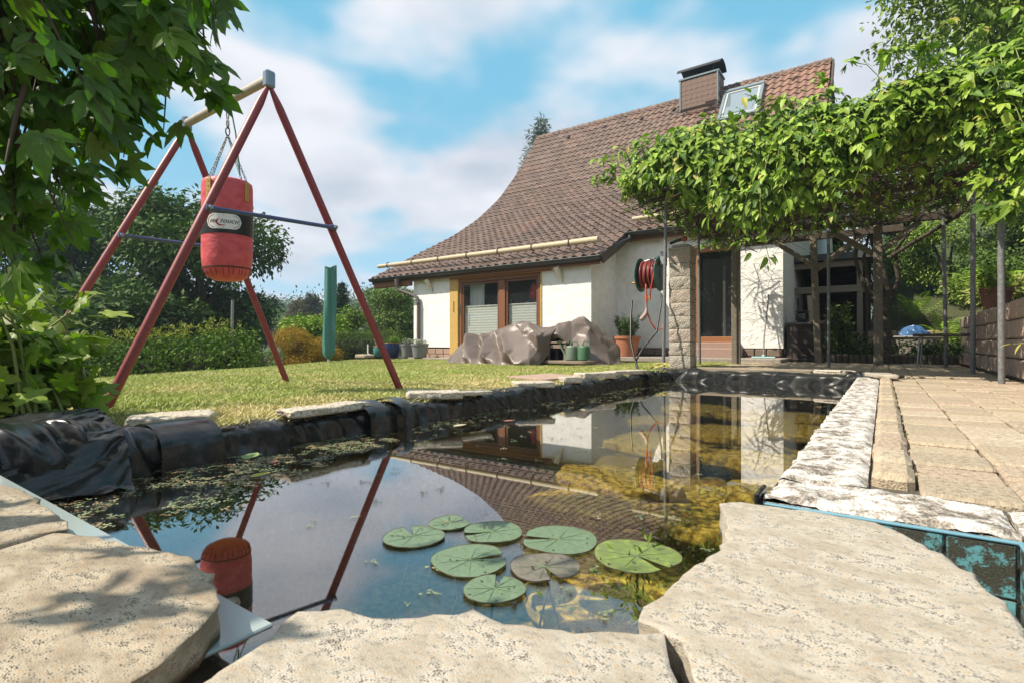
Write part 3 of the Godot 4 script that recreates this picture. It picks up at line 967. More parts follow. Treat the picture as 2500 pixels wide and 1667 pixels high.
func house() -> void:
	var cv := Curve2D.new()
	for i in prof.size():
		var t: Vector2 = ((prof[mini(i + 1, prof.size() - 1)] as Vector2) - (prof[maxi(i - 1, 0)] as Vector2)) / 6.0
		cv.add_point(prof[i], -t, t)
	var len := cv.get_baked_length()
	var ss := 0.0
	while ss <= len:
		rp.append(cv.sample_baked(ss)); ss += 0.02
	var h := thing("house", "white plastered house with a steep curved brown tile roof beside the lawn", "house", V(-7, 0, -12))
	var plaster := tex("plaster", [[0, .74, .725, .70], [.5, .83, .82, .80], [1, .88, .87, .85]], 0.012, 1.6, 0.92, n_mid, 0.45, true)
	var brown := tex("brown_wood", [[0, .13, .05, .02], [1, .30, .13, .055]], 0.03, V(.8, .2, .2), 0.5, n_long, 0.15, true)
	var yellow := tex("yellow_wood", [[0, .46, .28, .07], [1, .62, .42, .14]], 0.02, V(.3, 1.2, .3), 0.55, n_long, 0.1, true)
	var dark := flat("dark_metal", Color(.055, .058, .062), 0.42, 0.3)
	# walls
	var mb := MB.new()
	var wall := func(x0: float, x1: float, y0: float, y1: float, z0: float, z1: float) -> void:
		mb.box(V((x0 + x1) / 2, (y0 + y1) / 2, (z0 + z1) / 2), V(x1 - x0, y1 - y0, absf(z1 - z0)))
	wall.call(-11.35, -9.93, 0.27, 2.32, -11.1, -11.4)
	wall.call(-9.93, -6.93, 2.25, 2.32, -11.1, -11.4)
	wall.call(-9.93, -6.93, -0.3, 0.06, -11.1, -11.4)
	wall.call(-6.93, -5.55, 0.27, 2.32, -11.1, -11.4)
	wall.call(-5.85, -5.55, 0.27, 2.42, -11.4, -12.0)
	wall.call(-5.85, -5.55, 0.27, 2.72, -12.0, -12.8)
	wall.call(-5.55, -3.64, 0.27, 3.0, -12.5, -12.8)
	wall.call(-3.64, -2.62, 2.62, 3.0, -12.5, -12.8)
	wall.call(-2.62, -1.74, 0.27, 3.0, -12.5, -12.8)
	wall.call(-11.35, -2.04, -0.3, 3.0, -27.7, -28.0)
	var xs := [[-11.35, -11.05], [-2.04, -1.74]]
	for i in 2:
		var poly := [V2(-12.8 if i else -11.4, -.3)]
		for q in rp:
			if q.x < (-12.8 if i else -11.4): poly.append(V2(q.x, q.y - 0.14))
		poly.append(V2(-27.9, 2.9)); poly.append(V2(-28.0, -.3))
		var tr := Geometry2D.triangulate_polygon(PackedVector2Array(poly))
		for k in range(0, tr.size(), 3):
			for side in 2:
				var x: float = xs[i][side]
				var a := V(x, poly[tr[k]].y, poly[tr[k]].x); var b := V(x, poly[tr[k + 1]].y, poly[tr[k + 1]].x); var c := V(x, poly[tr[k + 2]].y, poly[tr[k + 2]].x)
				if ((b - a).cross(c - a).x > 0.0) == (side == 1): mb.tri(a, b, c)
				else: mb.tri(a, c, b)
		for k in poly.size():
			var p0: Vector2 = poly[k]; var p1: Vector2 = poly[(k + 1) % poly.size()]
			mb.quad(V(xs[i][0], p0.y, p0.x), V(xs[i][1], p0.y, p0.x), V(xs[i][1], p1.y, p1.x), V(xs[i][0], p1.y, p1.x))
	var wl := wpart(h, "wall", mb, plaster)
	mb = MB.new()
	mb.box(V(-6.7, 0.02, -19.6), V(9.2, 0.06, 16.0))
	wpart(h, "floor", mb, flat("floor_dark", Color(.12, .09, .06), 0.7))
	# plinth stones
	var pm := tex("plinth", [[0, .28, .18, .13], [1, .52, .37, .29]], 0.04, 0.5, 0.93, n_crack, 0.6, true)
	var pr := tex("plinth_dark", [[0, .10, .07, .05], [1, .30, .24, .19]], 0.04, 0.5, 0.93, n_crack, 0.8, true)
	for cc in 2:
		var x := -11.34
		while x < -5.6:
			var w := rr(.24, .36)
			if x + w > -5.56: w = -5.56 - x
			if not (x > -9.9 and x < -7.2):
				var g := MB.new()
				g.box(V(x + w / 2, 0.0 + 0.155 * cc, -11.22), V(w - .012, .145, .26 + rr(-.01, .01)), 0.01)
				wpart(wl, "plinth_stone", g, pm)
			x += w
		x = -5.5
		while x < -1.78:
			var w := rr(.22, .42)
			if x + w > -1.76: w = -1.76 - x
			if x + w < -3.62 or x > -2.7:
				var g := MB.new()
				g.box(V(x + w / 2, 0.0 + 0.17 * cc, -12.64), V(w - .014, .155, .31 + rr(-.02, .02)), 0.016)
				wpart(wl, "plinth_stone", g, pr)
			x += w
	# trowel strokes in the plaster
	var st := MB.new()
	var sp := []
	for i in 7:
		var t := i / 6.0
		sp.append(V((t - .5) * .16, .03 * sin(t * PI), 0))
	st.tube(sp, [.001, .004, .006, .0075, .007, .004, .001], 5, false)
	var xf := []
	for i in 330:
		var x := rr(-2.6, -1.78) if i < 200 else rr(-5.5, -3.7)
		var b := Basis(V(0, 0, 1), rr(.1, 1.1) if rng.randf() < .7 else rr(-.9, .1)).scaled(V(rr(.6, 1.3), rr(.6, 1.3), 1.0))
		xf.append(Transform3D(b, V(x, rr(.35, 2.9), -12.4985) - h.position))
	multi(h, "plaster_stroke", st.mesh(), plaster, xf)
	# roof slab under the tiles
	mb = MB.new()
	var deck := func(x0: float, x1: float, s0: float) -> void:
		var s := s0
		var first := true
		var pa := []
		while true:
			var f := roof_frame(minf(s, len - .02), 0)
			pa.append([f.origin + f.basis.y * -0.03, f.origin + f.basis.y * -0.15])
			if s >= len: break
			s = minf(s + 0.4, len)
		for i in pa.size() - 1:
			var A: Vector3 = pa[i][0]; var B: Vector3 = pa[i + 1][0]; var C: Vector3 = pa[i][1]; var D: Vector3 = pa[i + 1][1]
			var X0 := V(x0, 0, 0); var X1 := V(x1, 0, 0)
			mb.quad(A + X0, A + X1, B + X1, B + X0)
			mb.quad(C + X1, C + X0, D + X0, D + X1)
			mb.quad(C + X0, A + X0, B + X0, D + X0)
			mb.quad(A + X1, C + X1, D + X1, B + X1)
		mb.quad(pa[0][1] + V(x0, 0, 0), pa[0][1] + V(x1, 0, 0), pa[0][0] + V(x1, 0, 0), pa[0][0] + V(x0, 0, 0))
	deck.call(-12.9, -5.2, 0.0)
	var s_main := roof_s(-12.2)
	deck.call(-5.2, -1.35, s_main)
	mb.quad(V(-1.35, 9.74, -20.4), V(-12.9, 9.74, -20.4), V(-12.9, 2.6, -28.6), V(-1.35, 2.6, -28.6))
	mb.quad(V(-1.35, 2.45, -28.6), V(-12.9, 2.45, -28.6), V(-12.9, 9.6, -20.4), V(-1.35, 9.6, -20.4))
	mb.quad(V(-1.35, 9.6, -20.4), V(-1.35, 2.45, -28.6), V(-1.35, 2.6, -28.6), V(-1.35, 9.74, -20.4))
	var roof := wpart(h, "roof", mb, tex("roof_deck", [[0, .05, .03, .02], [1, .10, .06, .045]], 0.03, 0.7, 0.9))
	# tiles
	var tl := MB.new()
	var us := 8
	var back := []; var frt := []; var low := []
	for i in us + 1:
		var u := float(i) / us
		var w := 0.030 * sin(u * TAU + 0.6) + 0.006
		back.append(V((u - .5) * .256, w, -0.36)); frt.append(V((u - .5) * .256, w + .036, 0.0)); low.append(V((u - .5) * .256, w - .004, -0.006))
	var bi := []; var fi := []
	for i in us + 1:
		bi.append(tl.p(back[i])); fi.append(tl.p(frt[i]))
	for i in us:
		tl.t(fi[i], fi[i + 1], bi[i + 1]); tl.t(fi[i], bi[i + 1], bi[i])
	for i in us: tl.quad(low[i], low[i + 1], frt[i + 1], frt[i])
	var tile := tl.mesh()
	var tm := tex("roof_tile", [[0, .60, .56, .54], [.5, .92, .92, .92], [1, 1, 1, 1]], 0.03, 0.5, 0.82, n_fine, 0.25)
	tm.vertex_color_use_as_albedo = true
	var tvar := []
	for i in 5:
		var c: Color = [Color(.17, .12, .098), Color(.20, .142, .115), Color(.155, .11, .092), Color(.185, .132, .112), Color(.225, .158, .13)][i]
		tvar.append(tex("roof_tile_%d" % i, [[0, c.r * .6, c.g * .56, c.b * .54], [.5, c.r * .92, c.g * .92, c.b * .92], [1, c.r, c.g, c.b]], 0.03, 0.5, 0.82, n_fine, 0.25))
	var all := []
	var s := 0.0
	var blot := noise(0.25, FastNoiseLite.TYPE_SIMPLEX_SMOOTH, 3, 9)
	while s < len - .2:
		var x := -12.77
		while x < -1.40:
			if x < -5.15 or s > s_main - .01:
				var f := roof_frame(s, x)
				f.basis = f.basis * Basis.from_euler(V(rr(-.02, .02), rr(-.012, .012), rr(-.012, .012)))
				f.origin.y += rr(-.004, .004)
				var vis: float = f.origin.distance_to(EYE) + (14.0 if x > -4.9 and f.origin.y < 6.0 else 0.0)
				all.append([vis, f])
			x += 0.25
		s += 0.335
	all.sort_custom(func(a, b): return a[0] < b[0])
	xf = []; var cl := []
	for i in all.size():
		var f: Transform3D = all[i][1]
		if i < 300: part(roof, "roof_tile", tile, tvar[rng.randi() % 5], Transform3D(f.basis, f.origin))
		else:
			xf.append(f)
			var red := clampf(sm(-9.0, -1.5, f.origin.x) * sm(5.0, 9.0, f.origin.y) + blot.get_noise_2d(f.origin.x * 3, f.origin.y * 3) * .5, 0, 1)
			cl.append(mixc(Color(.165, .118, .098), Color(.215, .152, .125), .16).lerp(mixc(Color(.34, .175, .12), Color(.27, .155, .115), .12), red * .75))
	multi(roof, "roof_tile_field", tile, tm, xf, cl)
	# ridge tiles
	var rt := MB.new()
	rt.lathe([V2(.13, 0), V2(.12, .2), V2(.115, .38), V2(.09, .385)], 12, Transform3D(Basis(V(0, 0, 1), PI / 2), Vector3.ZERO))
	var rm := rt.mesh()
	var x := -1.36
	while x > -12.8:
		part(roof, "ridge_tile", rm, tvar[rng.randi() % 5], Transform3D(Basis(), V(x, 9.73 + rr(-.008, .008), -20.42))); x -= 0.37
	# verge boards, fascia, purlin ends
	for e in [[-12.93, 0.0], [-1.32, s_main], [-5.17, 0.0]]:
		mb = MB.new()
		var q := float(e[1])
		var stop := len if e[0] != -5.17 else s_main + .1
		while q < stop - .05:
			var a := roof_frame(q, e[0]); var b := roof_frame(minf(q + .45, stop - .02), e[0])
			var m := (a.origin + b.origin) / 2
			mb.box(m + a.basis.y * -.08, V(.05, .22, a.origin.distance_to(b.origin) + .02), 0.0, a.basis)
			q += .45
		wpart(roof, "verge_board", mb, tex("verge", [[0, .05, .032, .024], [1, .12, .08, .06]], 0.03, 0.5, 0.7, n_long, 0.2, true))
	mb = MB.new()
	mb.box(V(-9.05, 2.235, -10.95), V(7.6, 0.13, 0.03), .004)
	mb.box(V(-9.05, 2.285, -11.03), V(7.55, 0.02, 0.13))
	wpart(roof, "fascia", mb, brown)
	mb = MB.new()
	mb.box(V(-3.3, 2.93, -12.32), V(3.75, 0.13, 0.03), .004)
	mb.box(V(-3.3, 2.985, -12.41), V(3.75, 0.02, 0.16))
	wpart(roof, "fascia", mb, brown)
	for q in [[2.16, -11.0], [2.9, -12.4], [4.15, -14.8]]:
		mb = MB.new()
		mb.box(V(-12.15, q[0], q[1]), V(1.6, .18, .14), .02)
		wpart(roof, "purlin", mb, brown)
	# gutters
	var gutter := func(x0: float, x1: float, y: float, z: float) -> MB:
		var g := MB.new()
		var n := 10
		for k in n:
			var a0 := PI + PI * k / n; var a1 := PI + PI * (k + 1) / n
			for rad in [.075, .069]:
				var p0 := V(0, y + sin(a0) * rad, z + cos(a0) * rad); var p1 := V(0, y + sin(a1) * rad, z + cos(a1) * rad)
				if rad > .07: g.quad(p0 + V(x0, 0, 0), p1 + V(x0, 0, 0), p1 + V(x1, 0, 0), p0 + V(x1, 0, 0))
				else: g.quad(p0 + V(x1, 0, 0), p1 + V(x1, 0, 0), p1 + V(x0, 0, 0), p0 + V(x0, 0, 0))
		for xx in [x0, x1]:
			for k in n:
				var a0 := PI + PI * k / n; var a1 := PI + PI * (k + 1) / n
				g.tri(V(xx, y, z), V(xx, y + sin(a0) * .075, z + cos(a0) * .075), V(xx, y + sin(a1) * .075, z + cos(a1) * .075))
		g.tube([V(x0, y + .004, z + .078), V(x1, y + .004, z + .078)], .011, 6)
		return g
	var gut := wpart(h, "gutter", gutter.call(-12.98, -5.18, 2.335, -10.84), dark)
	x = -12.7
	while x < -5.3:
		mb = MB.new()
		var bp := []
		for k in 7: bp.append(V(x, 2.335 + sin(PI + PI * k / 6.0) * .079, -10.84 + cos(PI + PI * k / 6.0) * .079))
		mb.tube(bp, .006, 4)
		wpart(gut, "bracket", mb, dark); x += .72
	gut = wpart(h, "gutter", gutter.call(-5.15, -1.3, 3.06, -12.18), dark)
	x = -5.0
	while x < -1.4:
		mb = MB.new()
		var bp := []
		for k in 7: bp.append(V(x, 3.06 + sin(PI + PI * k / 6.0) * .079, -12.18 + cos(PI + PI * k / 6.0) * .079))
		mb.tube(bp, .006, 4)
		wpart(gut, "bracket", mb, dark); x += .72
	mb = MB.new()
	mb.tube([V(-5.05, 3.0, -12.18), V(-5.05, 2.9, -12.15), V(-5.12, 2.83, -11.95), V(-5.22, 2.46, -11.05), V(-5.25, 2.38, -10.88)], .045, 10)
	wpart(h, "downpipe", mb, dark)
	mb = MB.new()
	mb.tube([V(-11.78, 2.27, -10.84), V(-11.78, 2.05, -10.84), V(-11.72, 1.95, -10.86), V(-11.3, 1.80, -10.97), V(-11.12, 1.70, -11.02), V(-11.09, 1.55, -11.03), V(-11.09, .28, -11.03), V(-11.12, .16, -11.0), V(-11.2, .0, -10.9), V(-11.22, -.1, -10.88)], [.085, .06, .05, .05, .05, .05, .05, .05, .05, .055], 12)
	var dp := wpart(h, "downpipe", mb, tex("pipe_brown", [[0, .10, .085, .075], [1, .16, .14, .125]], 0.03, 0.4, 0.5))
	for y in [1.5, .35]:
		mb = MB.new(); mb.tube([V(-11.09, y, -11.03), V(-11.09, y + .05, -11.03)], .057, 12)
		wpart(dp, "pipe_clamp", mb, dark)
	# round timber snow guards
	var pine := tex("pine_log", [[0, .36, .28, .18], [.6, .54, .45, .31], [1, .64, .56, .43]], 0.03, V(1.5, .15, .15), 0.65, n_long, 0.15, true)
	for g in [[-12.9, -5.37, 2.77, -11.1, 7], [-5.2, -1.6, 3.52, -12.72, 4]]:
		mb = MB.new()
		mb.tube([V(g[0], g[2], g[3]), V(lerpf(g[0], g[1], .5), g[2], g[3]), V(g[1], g[2], g[3])], [.058, .066, .072], 14)
		var sg := wpart(h, "snow_guard", mb, pine)
		for k in g[4]:
			x = lerpf(g[0] + .45, g[1] - .75, float(k) / (g[4] - 1))
			mb = MB.new()
			var bp := []
			for j in 9: bp.append(V(x, g[2] + sin(-2.2 + 4.2 * j / 8.0) * .085, g[3] + cos(-2.2 + 4.2 * j / 8.0) * .085))
			bp.push_front(V(x, g[2] - .17, g[3] - .02))
			mb.tube(bp, .011, 5)
			wpart(sg, "bracket", mb, flat("rust_iron", Color(.05, .035, .03), 0.6, 0.4))
	# terrace window
	mb = MB.new()
	for b in [[V(-9.56, 1.1, -11.16), V(.09, 2.06, .08)], [V(-6.98, 1.1, -11.16), V(.09, 2.06, .08)], [V(-8.27, 2.09, -11.16), V(2.49, .1, .08)], [V(-8.27, .12, -11.16), V(2.49, .1, .08)], [V(-8.13, 1.1, -11.155), V(.20, 1.86, .09)]]:
		mb.box(b[0], b[1], .008)
	var win := wpart(h, "window", mb, brown)
	for e in [[-9.51, -8.24], [-8.02, -7.03]]:
		var cx: float = (e[0] + e[1]) / 2
		var w: float = e[1] - e[0]
		mb = MB.new()
		for b in [[V(e[0] + .03, 1.1, -11.165), V(.055, 1.86, .05)], [V(e[1] - .03, 1.1, -11.165), V(.055, 1.86, .05)], [V(cx, 2.0, -11.165), V(w - .12, .055, .05)], [V(cx, .2, -11.165), V(w - .12, .055, .05)]]:
			mb.box(b[0], b[1], .006)
		wpart(win, "sash", mb, tex("sash_wood", [[0, .10, .04, .018], [1, .22, .09, .04]], 0.03, V(.2, .8, .2), 0.45, n_long, 0.1, true))
		mb = MB.new()
		mb.box(V(cx, 1.1, -11.17), V(w - .11, 1.76, .006))
		wpart(win, "pane", mb, pane_mat())
		mb = MB.new()
		var folds := 34
		for k in folds:
			var y0 := .17 + 1.2 * k / folds; var y1 := .17 + 1.2 * (k + 1) / folds
			var zz := -11.228 if k % 2 else -11.222
			var z2 := -11.222 if k % 2 else -11.228
			mb.quad(V(e[0], y0, zz), V(e[1], y0, zz), V(e[1], y1, z2), V(e[0], y1, z2))
		mb.box(V(cx, 1.385, -11.225), V(w, .03, .035), .004)
		wpart(win, "pleated_blind", mb, flat("blind", Color(.66, .70, .64), 0.8))
	mb = MB.new()
	mb.box(V(-9.77, 1.12, -11.13), V(.31, 2.12, .1), .01)
	mb.box(V(-6.915, 1.2, -11.115), V(.04, 2.1, .07), .005)
	mb.box(V(-9.77, 1.4, -11.072), V(.03, .3, .03), .01)
	wpart(h, "yellow_jamb", mb, yellow)
	mb = MB.new()
	mb.box(V(-9.5, 1.28, -11.05), V(.018, .22, .02), .005); mb.box(V(-9.5, 1.42, -11.045), V(.05, .03, .02), .005); mb.box(V(-9.5, 1.16, -11.045), V(.04, .03, .02), .005)
	wpart(h, "door_handle", mb, dark)
	mb = MB.new()
	mb.box(V(-8.27, 2.195, -11.12), V(3.3, .11, .12), .01)
	wpart(h, "lintel", mb, tex("lintel_wood", [[0, .28, .12, .04], [1, .44, .21, .08]], 0.03, V(.9, .2, .2), 0.55, n_long, 0.15, true))
	mb = MB.new()
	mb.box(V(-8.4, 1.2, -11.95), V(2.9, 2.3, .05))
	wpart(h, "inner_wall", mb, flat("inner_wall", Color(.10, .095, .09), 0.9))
	mb = MB.new()
	mb.grid(14, 2, func(u: float, w: float) -> Vector3: return V(lerpf(-9.45, -8.95, u), lerpf(.2, 2.02, w), -11.4 + .02 * sin(u * 24.0)))
	wpart(h, "curtain", mb, flat("curtain", Color(.75, .78, .80), 0.9))
	# horn-shaped brackets under the eave
	for q in [-10.65, -6.37]:
		mb = MB.new()
		mb.tube([V(q - .02, 2.2, -10.92), V(q, 2.1, -10.98), V(q + .03, 1.96, -11.04), V(q + .07, 1.84, -11.085)], [.075, .07, .055, .02], 10)
		wpart(h, "bracket", mb, tex("horn", [[0, .58, .53, .42], [1, .72, .67, .55]], 0.03, 0.3, 0.6))
	# terrace door
	mb = MB.new()
	for b in [[V(-3.53, 1.48, -12.56), V(.1, 2.14, .1)], [V(-2.72, 1.48, -12.56), V(.1, 2.14, .1)], [V(-3.125, 2.52, -12.56), V(.71, .1, .1)], [V(-3.125, .46, -12.56), V(.71, .13, .1)]]:
		mb.box(b[0], b[1], .008)
	var door := wpart(h, "door", mb, tex("door_wood", [[0, .22, .085, .03], [1, .38, .17, .07]], 0.03, V(.2, .9, .2), 0.5, n_long, 0.15, true))
	mb = MB.new()
	mb.box(V(-3.125, 1.49, -12.57), V(.71, 1.94, .008))
	wpart(door, "pane", mb, pane_mat())
	mb = MB.new()
	mb.box(V(-2.64, 1.5, -12.53), V(.05, 2.2, .08), .005); mb.box(V(-3.13, 2.595, -12.53), V(1.0, .045, .08), .005); mb.box(V(-3.61, 1.5, -12.53), V(.045, 2.2, .08), .005)
	wpart(door, "yellow_trim", mb, yellow)
	mb = MB.new()
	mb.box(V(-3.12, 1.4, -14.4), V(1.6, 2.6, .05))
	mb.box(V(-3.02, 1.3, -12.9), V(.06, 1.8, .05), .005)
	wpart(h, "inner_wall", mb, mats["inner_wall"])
	for q in [[.22, .40, .34, .0], [.0, .27, .74, .1]]:
		mb = MB.new()
		mb.box(V(-3.12, (q[0] + q[1]) / 2, -12.5 + q[2] / 2 - .06), V(1.06 + q[3], q[1] - q[0], q[2]), .015)
		wpart(h, "door_step", mb, tex("step_red", [[0, .26, .17, .135], [1, .42, .30, .25]], 0.03, 0.5, 0.9, n_fine, 0.2, true))
	# chimney
	mb = MB.new()
	mb.box(V(-5.5, 9.1, -20.1), V(1.36, 2.1, .78))
	var ch := wpart(h, "chimney", mb, flat("slate_gap", Color(.05, .04, .035), 0.9))
	var sl := MB.new()
	var pts := [V2(-.1, .1), V2(.1, .1), V2(.1, -.05), V2(.085, -.085), V2(.05, -.1), V2(-.1, -.1)]
	for i in range(1, 5): sl.tri(V(pts[0].x, pts[0].y, .006), V(pts[i + 1].x, pts[i + 1].y, .016), V(pts[i].x, pts[i].y, .016))
	for i in 6:
		var a: Vector2 = pts[i]; var b: Vector2 = pts[(i + 1) % 6]
		sl.quad(V(a.x, a.y, .016), V(b.x, b.y, .016), V(b.x, b.y, 0), V(a.x, a.y, 0))
	var slm := sl.mesh()
	var sm2 := tex("slate", [[0, .14, .085, .062], [1, .215, .14, .105]], 0.03, 0.4, 0.7, n_fine, 0.1)
	for r in 8:
		for c in 7:
			part(ch, "slate", slm, sm2, Transform3D(Basis(V(0, 0, 1), rr(-.02, .02)), V(-6.09 + .196 * c + (.04 if r % 2 else 0.0), 10.0 - .175 * r, -19.708 + .002 * (r % 2))))
		for c in 4:
			part(ch, "slate", slm, sm2, Transform3D(Basis(Vector3.UP, PI / 2), V(-4.818, 10.0 - .175 * r, -19.82 - .19 * c)))
	mb = MB.new()
	mb.box(V(-5.5, 10.17, -20.1), V(1.46, .07, .88), .01)
	for a in [-6.17, -4.83]: mb.box(V(a, 9.1, -19.69), V(.045, 2.1, .04))
	wpart(ch, "trim", mb, flat("lead_blue", Color(.16, .21, .25), 0.45, 0.2))
	mb = MB.new()
	mb.grid(14, 1, func(u: float, w: float) -> Vector3:
		var a := lerpf(-1.15, 1.15, u)
		return V(lerpf(-4.72, -6.28, w), 10.36 + .42 * cos(a) - .1, -20.1 + sin(a) * .52))
	mb.grid(14, 1, func(u: float, w: float) -> Vector3:
		var a := lerpf(-1.15, 1.15, u)
		return V(lerpf(-6.28, -4.72, w), 10.345 + .42 * cos(a) - .1, -20.1 + sin(a) * .5))
	for a in [-6.0, -5.0]:
		for b in [-19.8, -20.4]: mb.tube([V(a, 10.2, b), V(a, 10.56, b)], .018, 5)
	wpart(ch, "hood", mb, flat("hood", Color(.03, .03, .033), 0.5, 0.3))
	mb = MB.new()
	mb.box(V(-5.5, 8.62, -19.60), V(1.5, .03, .36), 0, roof_frame(roof_s(-19.4), 0).basis)
	wpart(ch, "flashing", mb, flat("copper_red", Color(.33, .15, .10), 0.6))
	# roof window, steps and vents
	var fr := roof_frame(roof_s(-19.55), -4.0)
	var rw := part(h, "roof_window", box_mesh([[V(-.62, .09, 0), V(.1, .12, 1.74)], [V(.62, .09, 0), V(.1, .12, 1.74)], [V(0, .10, -.84), V(1.34, .15, .14)], [V(0, .09, .84), V(1.34, .10, .08)]], .01), flat("window_grey", Color(.20, .26, .29), 0.4, 0.2), Transform3D(fr.basis, fr.origin - h.position))
	part(rw, "sash", box_mesh([[V(-.53, .10, .0), V(.07, .06, 1.5)], [V(.53, .10, 0), V(.07, .06, 1.5)], [V(0, .10, -.72), V(1.0, .06, .08)], [V(0, .10, .74), V(1.0, .06, .07)]], .005), flat("sash_light", Color(.42, .44, .45), 0.5))
	var glass := flat("roof_glass", Color(.34, .42, .47), 0.06, 0.55)
	part(rw, "pane", box_mesh([[V(0, .10, 0), V(1.0, .012, 1.42)]], 0), glass)
	for q in [[-5.5, -19.72, .62], [-5.05, -19.8, .3], [-5.0, -19.5, .34], [-5.12, -19.1, .34], [-4.92, -18.72, .34], [-5.0, -18.3, .34]]:
		var f := roof_frame(roof_s(q[1]), q[0])
		var b := []
		for k in 7: b.append([V(0, .18, -.02 + .03 * k), V(q[2] * 2.0 if q[2] > .5 else q[2] * 1.3, .018, .008)])
		var wd: float = q[2] if q[2] > .5 else q[2] * .65
		for sx in [-1.0, 1.0]:
			b.append([V(sx * wd, .18, .07), V(.012, .022, .24)]); b.append([V(sx * wd * .7, .09, .0), V(.03, .18, .02)])
		part(roof, "roof_step", box_mesh(b, 0), mats["rust_iron"], Transform3D(Basis(V(1, 0, 0), 0.0) * f.basis, f.origin))
	for q in [[-9.4, -20.0], [-7.77, -19.95], [-11.06, -19.95], [-2.41, -20.0], [-6.5, -20.0]]:
		var f := roof_frame(roof_s(q[1]), q[0])
		var g := MB.new()
		g.lathe([V2(.10, 0), V2(.09, .06), V2(.05, .1), V2(0, .11)], 10)
		part(roof, "vent_tile", g.mesh(), flat("vent", Color(.09, .05, .04), 0.8), Transform3D(f.basis, f.origin))

func box_mesh(list: Array, ch: float) -> ArrayMesh:
	var mb := MB.new()
	for b in list: mb.box(b[0], b[1], ch)
	return mb.mesh()
func pane_mat() -> StandardMaterial3D:
	var m := flat("glass_pane", Color(.05, .055, .055), 0.0)
	m.transparency = BaseMaterial3D.TRANSPARENCY_ALPHA
	m.albedo_color.a = 0.12
	m.metallic_specular = 0.5
	return m

